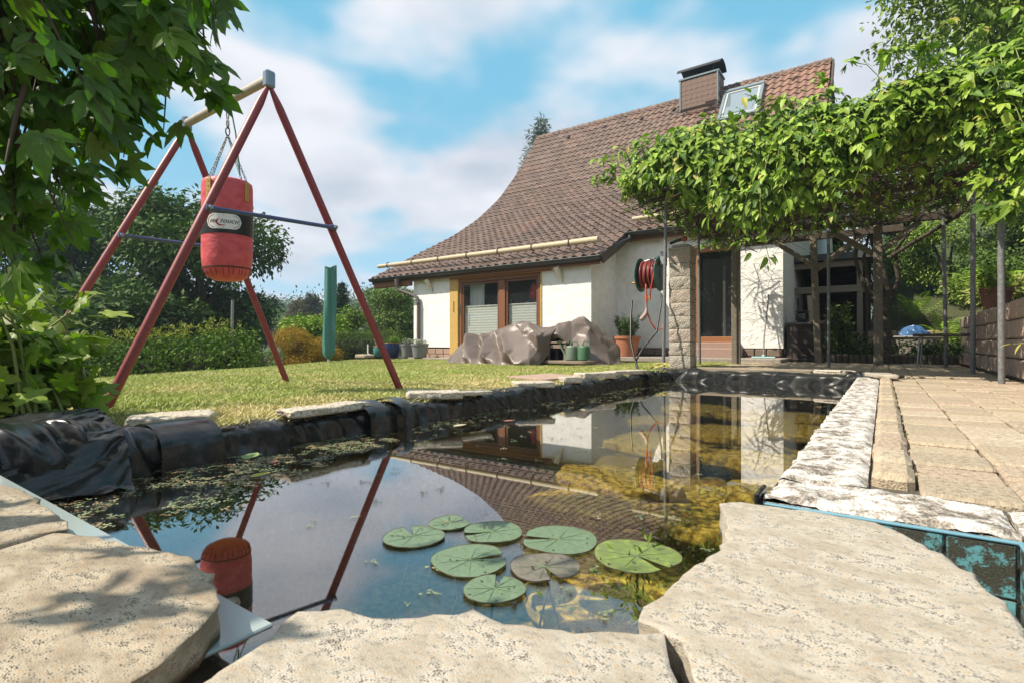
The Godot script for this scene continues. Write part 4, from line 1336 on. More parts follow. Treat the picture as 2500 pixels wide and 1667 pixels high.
# ---------------------------------------------------------------- pergola, pillar
func pergola() -> void:
	var p := thing("pergola", "grey pipe and timber pergola carrying a mass of climbers over the terrace", "pergola", V(-.9, 0, -9))
	var steel := tex("grey_pipe", [[0, .10, .105, .11], [.6, .17, .175, .18], [1, .24, .24, .24]], 0.03, 0.6, 0.5, n_fine, 0.08, true)
	for q in [[-2.64, -7.62, .05, 2.95, .024], [-2.64, -9.5, -.02, 2.6, .022], [-.71, -9.77, 0, 2.6, .022], [.89, -6.57, 0, 2.5, .026], [.89, -8.48, 0.01, 2.5, .026], [.80, -10.6, -.03, 2.5, .026], [-2.16, -10.34, 0, 2.45, .022]]:
		var mb := MB.new()
		mb.tube([V(q[0], -.03, q[1]), V(q[0] + q[2], q[3], q[1])], q[4], 14)
		wpart(p, "pipe_post", mb, steel)
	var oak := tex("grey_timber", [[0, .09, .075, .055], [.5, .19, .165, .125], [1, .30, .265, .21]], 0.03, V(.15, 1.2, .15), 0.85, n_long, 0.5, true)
	for q in [[-2.24, -10.33, .10, 2.4, 0.0], [-1.0, -11.45, .11, 2.4, -.08], [-.07, -10.95, .13, 2.4, 0.0]]:
		var mb := MB.new()
		var top := V(q[0] + q[4], 2.38, q[1])
		var bt := V(q[0], -.02, q[1])
		mb.box((top + bt) / 2, V(q[2], 2.4, q[2]), .01, Basis(V(0, 0, 1), -q[4] / 2.4))
		wpart(p, "timber_post", mb, oak)
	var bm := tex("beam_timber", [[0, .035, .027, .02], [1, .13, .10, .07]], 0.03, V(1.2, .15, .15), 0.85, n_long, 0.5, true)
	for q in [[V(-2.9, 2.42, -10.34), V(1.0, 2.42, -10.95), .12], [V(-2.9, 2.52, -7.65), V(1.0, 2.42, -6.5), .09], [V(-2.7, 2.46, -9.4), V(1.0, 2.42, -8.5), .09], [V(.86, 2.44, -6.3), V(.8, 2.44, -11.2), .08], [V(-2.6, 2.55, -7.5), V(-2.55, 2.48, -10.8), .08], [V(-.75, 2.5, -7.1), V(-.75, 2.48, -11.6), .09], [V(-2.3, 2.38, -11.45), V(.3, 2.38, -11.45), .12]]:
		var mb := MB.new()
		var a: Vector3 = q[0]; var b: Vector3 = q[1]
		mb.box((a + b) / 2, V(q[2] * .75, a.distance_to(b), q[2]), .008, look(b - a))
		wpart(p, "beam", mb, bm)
	for q in [[V(-1.03, 1.8, -11.4), V(-1.75, 2.36, -11.4)], [V(-1.02, 1.75, -11.45), V(-.3, 2.34, -11.45)], [V(-.07, 1.85, -10.98), V(-.75, 2.36, -10.95)], [V(-.07, 1.9, -10.95), V(.5, 2.36, -10.9)]]:
		var mb := MB.new()
		var a: Vector3 = q[0]; var b: Vector3 = q[1]
		mb.box((a + b) / 2, V(.07, a.distance_to(b), .09), .008, look(b - a))
		wpart(p, "brace", mb, oak)
	for i in 9:
		var mb := MB.new()
		var z := -6.7 - .5 * i
		mb.tube([V(-3.0, 2.5, z - .6), V(-.9, 2.52, z - .1), V(1.1, 2.5, z + .3)], .016, 6)
		wpart(p, "lath", mb, bm)
	# stone pillar
	var pil := thing("stone_pillar", "rough sandstone block pillar with a sloped cap at the pond's far corner", "pillar", V(-2.6, 0, -8.4))
	var sm_ := []
	for i in 3: sm_.append(tex("pillar_stone_%d" % i, [[0, .14, .125, .10], [.35, .32 + .03 * i, .29, .24], [.7, .48, .445, .385], [1, .62, .59, .52]], 0.03 + 0.008 * i, 0.4, 0.95, n_crack, 1.4, true))
	var y := -.02
	for i in 9:
		var hh := 0.205
		var mb := MB.new()
		var nn := 7
		var wv := rr(.170, .178)
		var rough := .026 if i < 7 else .008
		for side in 4:
			var bs := Basis(Vector3.UP, side * PI / 2)
			mb.grid(nn, 5, func(u: float, w: float) -> Vector3:
				var edge := minf(minf(u, 1 - u), minf(w, 1 - w))
				var pr := wv - .012 + (.012 + nz.get_noise_3d(u * 260 + side * 77, w * 200, i * 90) * rough * 1.6) * sm(0.0, .18, edge)
				return V(-2.6, y + .004 + w * (hh - .008), -8.4) + bs * V((u - .5) * 2 * (wv - .012), 0, pr))
		mb.quad(V(-2.6 - wv + .012, y + hh - .004, -8.4 + wv - .012), V(-2.6 + wv - .012, y + hh - .004, -8.4 + wv - .012), V(-2.6 + wv - .012, y + hh - .004, -8.4 - wv + .012), V(-2.6 - wv + .012, y + hh - .004, -8.4 - wv + .012))
		wpart(pil, "stone_block", mb, sm_[i % 3])
		y += hh
	var cap := MB.new()
	cap.box(V(-2.6, y + .02, -8.4), V(.35, .05, .35), .014)
	cap.box(V(-2.6, y + .065, -8.4), V(.27, .05, .3), .02)
	wpart(pil, "cap", cap, sm_[0])
	var core := MB.new()
	core.box(V(-2.6, .9, -8.4), V(.31, 1.85, .31))
	wpart(pil, "mortar", core, flat("mortar", Color(.16, .14, .11), .95))
	# tap on the pillar
	var tap := thing("garden_tap", "black tap with a red cap on top of the stone pillar", "tap", V(-2.6, 1.93, -8.3))
	var mb := MB.new()
	mb.tube([V(-.16, .02, 0), V(-.05, .05, .02), V(.02, .06, .02)], .025, 8)
	part(tap, "spout", mb.mesh(), flat("black_plastic", Color(.012, .012, .013), .4))
	mb = MB.new()
	mb.tube([V(.03, .06, .02), V(.06, .065, .02), V(.1, .07, .02)], [.03, .045, .04], 10)
	part(tap, "cap", mb.mesh(), flat("red_cap", Color(.30, .05, .025), .5))
	# hose reel
	var hr := thing("hose_reel", "wall hose reel with dark red hose on the left side of the stone pillar", "hose reel", V(-3.08, 1.48, -8.3))
	var green := flat("reel_green", Color(.03, .11, .10), .4)
	for sx in [-.17, .15]:
		mb = MB.new()
		var tr := Transform3D(Basis(V(0, 0, 1), -PI / 2), V(sx, 0, 0))
		mb.lathe([V2(.06, -.012), V2(.25, -.012), V2(.275, -.008), V2(.275, .008), V2(.25, .012), V2(.06, .012)], 28, tr)
		mb.lathe([V2(.012, -.010), V2(.09, -.014), V2(.09, .014), V2(.012, .010)], 12, tr)
		for k in 6:
			var a := TAU * k / 6
			mb.tube([V(sx, 0, 0), V(sx, cos(a) * .25, sin(a) * .25)], .014, 5)
		part(hr, "disc", mb.mesh(), green)
	var hose := flat("hose_red", Color(.22, .035, .035), .45)
	for k in 3:
		mb = MB.new()
		var hp := []
		for j in 150:
			var a := TAU * j / 18.0
			var rad := .16 + .026 * k + .008 * sin(j * .7 + k)
			var xx := -.145 + .27 * absf(fmod(j / 150.0 * 2.0 + .3 * k, 2.0) - 1.0)
			hp.append(V(xx, cos(a) * rad, sin(a) * rad))
		mb.tube(hp, .0125, 7)
		part(hr, "hose_coil", mb.mesh(), hose)
	mb = MB.new()
	mb.tube([V(.08, .12, .2), V(.16, .16, .21), V(.11, -.1, .22), V(.07, -.3, .22), V(.06, -.36, .21)], .013, 8)
	mb.tube([V(-.02, -.17, .17), V(-.01, -.25, .2), V(.0, -.34, .21)], .013, 8)
	mb.tube([V(.02, -.62, .21), V(.07, -.78, .2), V(.15, -.9, .17), V(.22, -.88, .12), V(.26, -.7, .08)], .012, 8)
	part(hr, "hose_end", mb.mesh(), flat("hose_orange", Color(.42, .06, .04), .45))
	mb = MB.new()
	mb.tube([V(.0, -.34, .21), V(.0, -.46, .21)], .022, 8); mb.tube([V(.06, -.36, .21), V(.06, -.42, .21)], .02, 8)
	part(hr, "coupling", mb.mesh(), flat("coupling_orange", Color(.55, .12, .05), .45))
	mb = MB.new()
	mb.tube([V(.0, -.46, .21), V(.01, -.58, .21)], .018, 8); mb.tube([V(.01, -.56, .21), V(.0, -.64, .22), V(-.05, -.72, .25), V(-.08, -.74, .26)], [.022, .036, .04, .03], 10)
	part(hr, "spray_nozzle", mb.mesh(), flat("nozzle", Color(.30, .22, .19), .5))
	mb = MB.new()
	mb.box(V(.21, .24, 0), V(.07, .22, .16), .01); mb.tube([V(.2, .28, .02), V(-.09, .21, .05)], .02, 8)
	part(hr, "wall_bracket", mb.mesh(), flat("galvanised", Color(.34, .36, .37), .45, .5))
	mb = MB.new()
	mb.tube([V(-.18, -.13, .1), V(-.28, -.13, .1)], .02, 8)
	part(hr, "crank_handle", mb.mesh(), flat("handle_wood", Color(.45, .24, .11), .6))
	# black hose pieces by the pillar, yellow cord
	mb = MB.new()
	mb.tube([V(-3.32, 1.06, -8.1), V(-3.30, .8, -8.0), V(-3.20, .4, -7.75), V(-3.02, .1, -7.5), V(-2.95, .0, -7.42)], .017, 8)
	single("black_pipe", "black plastic pipe standing bent upright left of the stone pillar", "pipe", mb, flat("black_plastic", Color(.012, .012, .013), .4))
	mb = MB.new()
	mb.tube([V(-2.85, 1.15, -8.15), V(-2.82, 1.0, -8.05), V(-2.84, .55, -7.9), V(-2.98, .3, -7.7), V(-3.05, .12, -7.6), V(-2.98, .0, -7.45)], .014, 8)
	single("black_cable", "black cable looping down from the hose reel to the liner", "cable", mb, flat("black_plastic", Color(.012, .012, .013), .4))
	mb = MB.new()
	var cp := []
	for k in 24:
		var a := TAU * k / 10.0
		cp.append(V(-2.66 + .10 * cos(a) + .004 * k, .06 + .03 * sin(a * 1.3), -7.42 + .07 * sin(a)))
	mb.tube(cp, .006, 6)
	single("cord", "tangled yellow cord lying on the liner at the foot of the pillar", "cord", mb, flat("cord", Color(.62, .52, .16), .6))

# ---------------------------------------------------------------- swing frame and punching bag
func swing() -> void:
	var o := thing("swing_frame", "red steel swing frame with blue crossbars on the lawn by the pond", "swing frame", V(-4.1, 0, -2.05))
	var red := tex("red_paint", [[0, .17, .028, .032], [.55, .26, .045, .05], [.93, .30, .06, .06], [1, .42, .24, .2]], 0.05, 0.45, 0.42, n_fine, 0.06, true)
	var blue := tex("blue_paint", [[0, .05, .07, .17], [.9, .09, .12, .26], [1, .2, .2, .25]], 0.05, 0.4, 0.42, n_fine, 0.06, true)
	var A := V(-3.46, 2.15, -2.01); var B := V(-4.80, 2.18, -2.06)
	var legs := [[A, V(-3.524, -.03, -1.087)], [A, V(-3.168, -.03, -2.963)], [B, V(-4.84, -.12, -.96)], [B, V(-4.78, -.09, -3.0)]]
	for l in legs:
		var mb := MB.new()
		var a: Vector3 = l[0]; var b: Vector3 = l[1]
		a = a.lerp(b, .012)
		mb.tube([a, a.lerp(b, .03), a.lerp(b, .06), b], [.014, .022, .028, .028], 14)
		wpart(o, "leg", mb, red)
	for l in [[legs[0], legs[1], .43], [legs[2], legs[3], .43]]:
		var mb := MB.new()
		var a: Vector3 = (l[0][0] as Vector3).lerp(l[0][1], l[2]) + V(.035, 0, 0)
		var b: Vector3 = (l[1][0] as Vector3).lerp(l[1][1], l[2]) + V(.035, 0, 0)
		mb.tube([a + (a - b) * .02, a.lerp(b, .015), a.lerp(b, .05), a.lerp(b, .95), a.lerp(b, .985), b + (b - a) * .02], [.020, .021, .0145, .0145, .021, .020], 12)
		var cb := wpart(o, "crossbar", mb, blue)
		mb = MB.new()
		for q in [a, b]: mb.tube([q + V(.0, 0, 0), q + V(.032, 0, 0)], .013, 8)
		wpart(cb, "bolt", mb, flat("steel", Color(.4, .41, .42), .35, .8))
	var mb := MB.new()
	mb.tube([A + V(.02, .035, 0), B + V(0, .035, 0)], .031, 16)
	wpart(o, "top_bar", mb, tex("cream_paint", [[0, .33, .30, .24], [.6, .46, .43, .36], [1, .22, .15, .09]], 0.03, 0.5, 0.45, n_fine, 0.06, true))
	for q in [A, B]:
		mb = MB.new()
		mb.box(q + V(.0, .03, 0), V(.06, .12, .07), .012)
		wpart(o, "bracket", mb, flat("bracket_steel", Color(.24, .30, .35), .35, .6))
	# bag
	var bag := thing("punching_bag", "red punching bag with a black band and oval badge hanging from the swing frame", "punching bag", V(-4.04, .83, -2.02))
	bag.scale = V(.90, .92, .90)
	var R := .192
	var leather := tex("bag_red", [[0, .46, .06, .07], [.5, .62, .09, .105], [1, .68, .13, .14]], 0.02, 0.8, 0.48, n_mid, 0.35)
	mb = MB.new()
	mb.lathe([V2(0, .0), V2(.10, .006), V2(.155, .035), V2(.18, .09), V2(R - .003, .16), V2(R, .2), V2(R, .365)], 40, Transform3D(), .004)
	mb.lathe([V2(R, .535), V2(R + .001, .65), V2(R, .77), V2(R - .004, .80), V2(R - .02, .812), V2(R - .05, .805), V2(.05, .78), V2(0, .775)], 40, Transform3D(), .004)
	part(bag, "body", mb.mesh(), leather)
	mb = MB.new()
	for k in 26:
		var a := TAU * k / 26 + rr(-.08, .08)
		mb.tube([V(cos(a) * .181, .092, -sin(a) * .181), V(cos(a + .03) * .172, .055, -sin(a + .03) * .172), V(cos(a + rr(-.1, .1)) * .135, .022, -sin(a) * .135)], [.001, .003, .001], 4, false)
	mb.lathe([V2(.1855, .094), V2(.188, .1), V2(.1865, .106)], 40)
	part(bag, "seam", mb.mesh(), flat("seam_dark", Color(.10, .03, .015), .8))
	mb = MB.new()
	mb.lathe([V2(R, .36), V2(R + .004, .362), V2(R + .004, .538), V2(R, .54)], 40, Transform3D(), .004)
	var band := part(bag, "band", mb.mesh(), tex("band_black", [[0, .010, .011, .011], [1, .028, .030, .029]], 0.03, 0.5, 0.4, n_fine, 0.1))
	# badge, wrapped round the band; its middle faces the pond's near edge
	var mid := atan2(2.0, 4.1) + 0.15
	var wrap := func(px: float, py: float, r: float) -> Vector3:
		var a := mid - px / R
		return V(cos(a) * r, .452 + py, sin(a) * r)
	var round_rect := func(hw: float, hh: float, r: float) -> MB:
		var g := MB.new()
		var ring := []
		for i in 48:
			var t := TAU * i / 48
			var cx := signf(cos(t)) * (hw - hh); var sy := sin(t) * hh
			ring.append(V2(cx + cos(t) * hh, sy))
		var n := 20
		for i in n:
			var x0 := lerpf(-hw, hw, float(i) / n); var x1 := lerpf(-hw, hw, float(i + 1) / n)
			var y0 := rr_half(x0, hw, hh); var y1 := rr_half(x1, hw, hh)
			g.quad(wrap.call(x0, -y0, r), wrap.call(x1, -y1, r), wrap.call(x1, y1, r), wrap.call(x0, y0, r))
		return g
	part(band, "badge", (round_rect.call(.130, .060, R + .0060) as MB).mesh(), flat("badge_white", Color(.74, .74, .72), .5))
	var ol := MB.new()
	for k in 64:
		var q := []
		for e in [[k, .118, .049], [k + 1, .118, .049], [k + 1, .114, .045], [k, .114, .045]]:
			var t: float = TAU * e[0] / 64.0
			q.append(wrap.call(signf(cos(t)) * (e[1] - e[2]) * (1.0 if absf(cos(t)) > .02 else 0.0) + cos(t) * e[2], sin(t) * e[2], R + .0068))
		ol.quad(q[0], q[3], q[2], q[1])
		ol.quad(q[0], q[1], q[2], q[3])
	part(band, "badge_outline", ol.mesh(), flat("badge_red", Color(.45, .02, .03), .5))
	var swoosh := MB.new()
	for k in 22:
		var t0 := lerpf(1.9, 5.6, k / 22.0); var t1 := lerpf(1.9, 5.6, (k + 1) / 22.0)
		var w0 := .011 * sin(PI * k / 22.0) ; var w1 := .011 * sin(PI * (k + 1) / 22.0)
		var f := func(t: float, w: float) -> Vector3: return wrap.call(-.012 + cos(t) * (.034 + w), -.004 + sin(t) * (.026 + w), R + .0068)
		swoosh.quad(f.call(t0, w0), f.call(t1, w1), f.call(t1, -w1 * .2), f.call(t0, -w0 * .2))
	part(band, "badge_swoosh", swoosh.mesh(), flat("badge_red", Color(.45, .02, .03), .5))
	for w in [["PRO", -.103, .056], ["TOUCH", -.030, .128]]:
		var tm := TextMesh.new()
		var fnt := SystemFont.new()
		fnt.font_names = PackedStringArray(["Droid Sans"])
		fnt.font_weight = 700
		tm.font = fnt
		tm.text = w[0]; tm.font_size = 32; tm.pixel_size = 0.01; tm.depth = 0.0
		var src := tm.get_mesh_arrays()
		var vs: PackedVector3Array = src[Mesh.ARRAY_VERTEX]
		var lo := 1e9; var hi := -1e9; var bl := 1e9; var bh := -1e9
		for q in vs:
			lo = minf(lo, q.x); hi = maxf(hi, q.x); bl = minf(bl, q.y); bh = maxf(bh, q.y)
		var g := MB.new()
		var id: PackedInt32Array = src[Mesh.ARRAY_INDEX]
		for q in vs:
			var u := (q.x - lo) / (hi - lo); var vv := (q.y - bl) / (bh - bl)
			g.p(wrap.call(w[1] + u * w[2] + vv * .010, -.014 + vv * .026, R + .0074))
		if id.size():
			for k in range(0, id.size(), 3): g.t(id[k], id[k + 2], id[k + 1])
		else:
			for k in range(0, vs.size(), 3): g.t(k, k + 2, k + 1)
		part(band, "lettering", g.mesh(), flat("letter_black", Color(.012, .012, .014), .5))
	# straps and chains
	var hook := V(0, 1.20, 0)
	for k in 4:
		var a := mid + .62 + PI / 2 * k
		var dir := V(cos(a), 0, sin(a))
		mb = MB.new()
		mb.box(V(cos(a) * (R + .004), .715, sin(a) * (R + .004)), V(.008, .15, .045), .003, Basis(Vector3.UP, -a))
		var sp := part(bag, "strap", mb.mesh(), flat("strap_yellow", Color(.50, .30, .07), .6))
		mb = MB.new()
		for y in [.66, .69, .73, .77]: mb.tube([V(cos(a) * (R + .006), y, sin(a) * (R + .006)), V(cos(a) * (R + .012), y, sin(a) * (R + .012))], .005, 6)
		part(sp, "rivet", mb.mesh(), flat("steel", Color(.4, .41, .42), .35, .8))
		var c0 := dir * (R + .004) + V(0, .79, 0)
		chain(bag, c0, hook)
	chain(bag, hook, V(0, 1.32, 0), 2.2)
	mb = MB.new()
	var cb := []
	for k in 15: cb.append(V(.018 * cos(TAU * k / 14.0), 1.375 + .055 * sin(TAU * k / 14.0), 0))
	mb.tube(cb, .005, 6)
	mb.tube([V(0, 1.425, 0), V(0, 1.46, 0)], .012, 6)
	part(bag, "carabiner", mb.mesh(), flat("chain_steel", Color(.16, .15, .14), .4, .8))
	mb = MB.new()
	mb.tube([V(.01, 1.45, .04), V(.06, 1.38, .0), V(.09, 1.2, -.02), V(.13, 1.0, -.02), V(.16, .85, -.02)], .006, 6)
	mb.lathe([V2(.043, -.02), V2(.047, 0), V2(.043, .02)], 14, Transform3D(Basis(V(0, 0, 1), PI / 2), V(0, 1.495, .0)))
	part(bag, "rope", mb.mesh(), flat("rope_green", Color(.06, .20, .12), .7))

func rr_half(x: float, hw: float, hh: float) -> float:
	var e := absf(x) - (hw - hh)
	return hh if e <= 0.0 else sqrt(maxf(0.0, hh * hh - e * e))
var link_mesh: ArrayMesh
func chain(parent: Node3D, a: Vector3, b: Vector3, k := 1.0) -> void:
	if link_mesh == null:
		var mb := MB.new()
		var pts := []
		for i in 13:
			var t := TAU * i / 12.0
			pts.append(V(.0075 * cos(t), .0165 * sin(t), 0))
		mb.tube(pts, .0026, 5, false)
		link_mesh = mb.mesh()
	var n := int(a.distance_to(b) / (.026 * k))
	for i in n:
		var bs := look(b - a) * Basis(Vector3.UP, PI / 2 * (i % 2))
		part(parent, "chain_link", link_mesh, flat("chain_steel", Color(.16, .15, .14), .4, .8), Transform3D(bs.scaled(Vector3.ONE * k) if k != 1.0 else bs, a.lerp(b, (i + .5) / n)))

# ---------------------------------------------------------------- stones round the pond
func stones() -> void:
	rng.seed = 21
	var trav := func(c0: Color, c1: Color, dark: Color, key: String, sd: int, size) -> StandardMaterial3D:
		return made(key, 1024, size, 0.93, 0.3, 0.006, 0.03, 0.16, sd, func(a: float, b: float, c: float) -> Array:
			var k := c0.lerp(c1, clampf(a * 2.2 - .6, 0, 1)) * (0.88 + 0.22 * b) * (0.78 + .42 * c)
			var pit := sm(0.30 + 0.36 * (a - .5), 0.20 + 0.36 * (a - .5), c * .75 + b * .25) * sm(.75, .45, b)
			k = k * (1.0 - .12 * sm(.45, .25, b))
			var rust := sm(.60, .72, b) * sm(.5, .62, c) * .8
			k = k.lerp(Color(k.r * .8, k.g * .58, k.b * .36), rust)
			return [k.lerp(dark, pit * .8), .6 + .10 * b + .26 * c - pit * .55])
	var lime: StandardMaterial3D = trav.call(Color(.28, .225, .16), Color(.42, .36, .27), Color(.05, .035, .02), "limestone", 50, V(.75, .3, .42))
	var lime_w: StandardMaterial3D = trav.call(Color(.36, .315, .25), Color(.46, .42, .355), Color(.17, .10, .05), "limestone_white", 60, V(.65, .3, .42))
	var A := [V2(-1.712, -.328), V2(-1.624, -.344), V2(-1.25, -.331), V2(-1.191, -.316), V2(-1.204, -.23), V2(-1.9, -.15)]
	var B := [V2(-1.154, -.221), V2(-1.199, -.297), V2(-1.056, -.347), V2(-.915, -.388), V2(-.826, -.38), V2(-.748, -.357), V2(-.682, -.324), V2(-.652, -.296), V2(-.63, -.26), V2(-.60, -.19), V2(-.55, -.10), V2(-.75, .02), V2(-1.2, -.02)]
	var mb := MB.new()
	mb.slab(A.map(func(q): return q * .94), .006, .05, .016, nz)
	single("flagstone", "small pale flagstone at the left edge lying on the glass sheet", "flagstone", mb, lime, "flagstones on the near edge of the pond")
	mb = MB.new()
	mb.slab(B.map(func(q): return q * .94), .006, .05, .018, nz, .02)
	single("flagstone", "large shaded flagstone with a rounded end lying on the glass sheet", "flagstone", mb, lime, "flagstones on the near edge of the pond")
	mb = MB.new()
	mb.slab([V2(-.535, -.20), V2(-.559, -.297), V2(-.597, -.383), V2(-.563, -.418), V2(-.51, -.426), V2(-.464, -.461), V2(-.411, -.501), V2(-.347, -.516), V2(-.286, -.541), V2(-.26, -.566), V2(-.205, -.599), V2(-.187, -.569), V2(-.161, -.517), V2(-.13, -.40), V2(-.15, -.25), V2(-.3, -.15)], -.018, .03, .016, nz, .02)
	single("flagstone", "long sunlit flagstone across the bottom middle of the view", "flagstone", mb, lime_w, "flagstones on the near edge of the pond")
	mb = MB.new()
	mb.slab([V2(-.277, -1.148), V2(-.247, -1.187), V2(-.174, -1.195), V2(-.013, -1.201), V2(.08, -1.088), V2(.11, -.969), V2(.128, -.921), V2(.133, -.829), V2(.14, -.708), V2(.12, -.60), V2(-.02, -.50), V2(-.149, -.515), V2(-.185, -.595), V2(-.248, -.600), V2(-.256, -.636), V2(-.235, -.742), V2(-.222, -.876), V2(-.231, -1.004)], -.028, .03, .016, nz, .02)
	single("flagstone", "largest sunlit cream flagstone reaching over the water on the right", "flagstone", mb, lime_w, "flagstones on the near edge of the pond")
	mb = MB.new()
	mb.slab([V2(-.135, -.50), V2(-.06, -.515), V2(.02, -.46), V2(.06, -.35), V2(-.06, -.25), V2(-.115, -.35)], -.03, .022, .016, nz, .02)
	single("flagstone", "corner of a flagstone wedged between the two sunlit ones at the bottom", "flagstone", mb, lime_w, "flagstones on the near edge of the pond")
	# glass sheet and the pool wall under the near stones
	mb = MB.new()
	mb.box(V(-1.34, 0.0, -.245), V(1.40, .006, .27), .002)
	single("glass_sheet", "pale frosted glass sheet lying under the shaded flagstones", "glass sheet", mb, flat("frosted", Color(.30, .35, .35), .12))
	mb = MB.new()
	mb.box(V(-1.3, -.26, -.24), V(2.2, .46, .2), .01)
	mb.box(V(.0, -.26, -.30), V(.6, .44, .44), .01)
	single("pond_wall", "low mortared wall under the near flagstones", "wall", mb, tex("wall_mortar", [[0, .08, .065, .05], [1, .24, .20, .16]], 0.04, 0.4, 0.95, n_crack, 0.8, true))
	# flat stones on the left bank: front edge from a to b, depth, top, thickness
	var st := [[V2(-2.692, -.908), V2(-2.55, -1.214), .24, .035, .05, "long weathered flat stone lying on the liner nearest the heaped folds"], [V2(-2.36, -1.50), V2(-2.38, -1.99), .17, .035, .04, "thin dark-edged flat stone on the liner in front of the swing"], [V2(-2.547, -2.43), V2(-2.30, -2.70), .22, .045, .05, "broad pale angular stone at the foot of the swing's right leg"], [V2(-2.38, -2.80), V2(-2.30, -3.02), .12, .03, .03, "small thin flat stone right of the broad pale one"], [V2(-2.505, -3.66), V2(-2.30, -3.90), .25, .04, .05, "flat square-edged stone in front of the pinkish slab"], [V2(-2.45, -4.36), V2(-2.36, -4.52), .14, .05, .06, "small lumpy stone beside the pinkish slab"], [V2(-2.56, -4.96), V2(-2.37, -5.33), .22, .055, .065, "two-part chunky flat stone on the liner midway to the pillar"], [V2(-2.55, -5.70), V2(-2.37, -6.27), .2, .045, .05, "rough thin stone in the far part of the left bank near the pillar"]]
	var ls := tex("bank_stone", [[0, .07, .055, .04], [.25, .24, .19, .14], [.45, .46, .41, .33], [1, .62, .57, .48]], 0.03, 0.4, 0.94, n_crack, 0.8, true, 5)
	for q in st:
		var a: Vector2 = q[0]; var b: Vector2 = q[1]
		var n := Vector2((b - a).y, -(b - a).x).normalized()
		if n.dot(V2(-.575, -.818)) < 0.0: n = -n
		var dep: float = q[2]
		var o := []
		for k in 4: o.append(a.lerp(b, k / 3.0) - n * rr(-.008, .012))
		for k in 4: o.append(b.lerp(a, k / 3.0) + n * dep * rr(.75, 1.05) + (b - a) * rr(-.03, .03))
		mb = MB.new()
		mb.slab(o, q[3] - q[4], q[3], .02, nz, .02, .008)
		single("bank_stone", q[5], "stone", mb, ls, "flat stones weighing down the left liner")
	mb = MB.new()
	mb.slab([V2(-3.336, -4.656), V2(-2.72, -4.44), V2(-2.66, -5.143), V2(-3.25, -5.40)], -.02, .016, .004, nz, .1, .004)
	single("stepping_slab", "flat pinkish-brown slab lying in the grass behind the bank stones", "slab", mb, tex("pink_slab", [[0, .32, .21, .16], [1, .46, .33, .27]], 0.04, 0.8, 0.93, n_fine, 0.2, true))
	mb = MB.new()
	mb.slab([V2(-2.1, -7.36), V2(-.70, -7.40), V2(-.70, -7.55), V2(-2.1, -7.52)], -.02, .045, .012, nz, .05, .012)
	single("kerb_stone", "long sandstone kerb along the far end of the pond", "kerb", mb, tex("kerb_mat", [[0, .18, .15, .11], [1, .42, .36, .27]], 0.04, 0.4, 0.94, n_fine, 0.4, true))
	mb = MB.new()
	mb.slab([V2(-.70, -7.33), V2(-.36, -7.22), V2(-.25, -7.42), V2(-.58, -7.58)], .0, .055, .014, nz, .04, .02)
	single("flat_stone", "grey flat stone resting on the far liner in the shade", "stone", mb, ls)
	mb = MB.new()
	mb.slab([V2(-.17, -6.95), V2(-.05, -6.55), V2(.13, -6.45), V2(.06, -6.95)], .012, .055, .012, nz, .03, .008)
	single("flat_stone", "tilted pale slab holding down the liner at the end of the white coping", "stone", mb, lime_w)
	# broken white coping
	var white := made("coping_white", 768, .75, 0.92, 0.9, 0.007, 0.022, 0.11, 70, func(a: float, b: float, c: float) -> Array:
		var f := a * .5 + b * .4 + c * .26
		var dirt := sm(.50, .33, f)
		var k := Color(.60, .585, .555).lerp(Color(.34, .295, .245), sm(.68, .48, f)) * (.72 + .5 * c)
		return [k.lerp(Color(.12, .10, .08) * (.4 + 1.2 * c), dirt * .88), .5 + .35 * b + .2 * c - dirt * .2])
	var cop := func(x0: float, x1: float, z0: float, z1: float, y0: float) -> MB:
		var g := MB.new()
		var nx := int(absf(x1 - x0) / .012); var nzz := int(absf(z1 - z0) / .016)
		g.grid(nx, nzz, func(u: float, w: float) -> Vector3:
			var x := lerpf(x0, x1, u); var z := lerpf(z0, z1, w)
			var e := minf(minf(u, 1 - u) * absf(x1 - x0), minf(w, 1 - w) * absf(z1 - z0))
			var y := y0 + nz.get_noise_2d(x * 300, z * 200) * .011 + nz.get_noise_2d(x * 900, z * 900) * .004 - .02 * (1.0 - sm(0.0, .025, e)) * (0.6 + nz.get_noise_2d(x * 400, z * 400))
			return V(x, y, z))
		for e in [[x0, z0, x0, z1], [x0, z1, x1, z1], [x1, z1, x1, z0], [x1, z0, x0, z0]]:
			g.grid(int(V2(e[0], e[1]).distance_to(V2(e[2], e[3])) / .03) + 1, 3, func(u: float, w: float) -> Vector3:
				var x := lerpf(e[0], e[2], u); var z := lerpf(e[1], e[3], u)
				return V(x, lerpf(y0 - .17, y0 - .012, w), z) + V(nz.get_noise_2d(z * 400, w * 90), 0, nz.get_noise_2d(x * 400, w * 90)) * .004, true)
		return g
	single("coping", "long broken white coping between the pond and the pavers", "coping", cop.call(-.235, -.035, -1.60, -6.95, .0), white)
	single("coping", "short dirty white coping stone over the turquoise tiles", "coping", cop.call(-.235, .215, -1.374, -1.595, .0), white)
	single("coping", "cut end of a white coping stone at the right edge of the view", "coping", cop.call(.225, .62, -1.40, -1.60, -.004), white)
	# tiled basin wall
	var tw := thing("tiled_wall", "dirty turquoise tile wall of the small filter basin", "tiled wall", V(0, -.3, -1.37))
	mb = MB.new()
	mb.box(V(-.01, -.2, -1.384), V(.46, .36, .018)); mb.box(V(.228, -.2, -1.1), V(.018, .36, .55))
	wpart(tw, "backing", mb, mats["wall_mortar"])
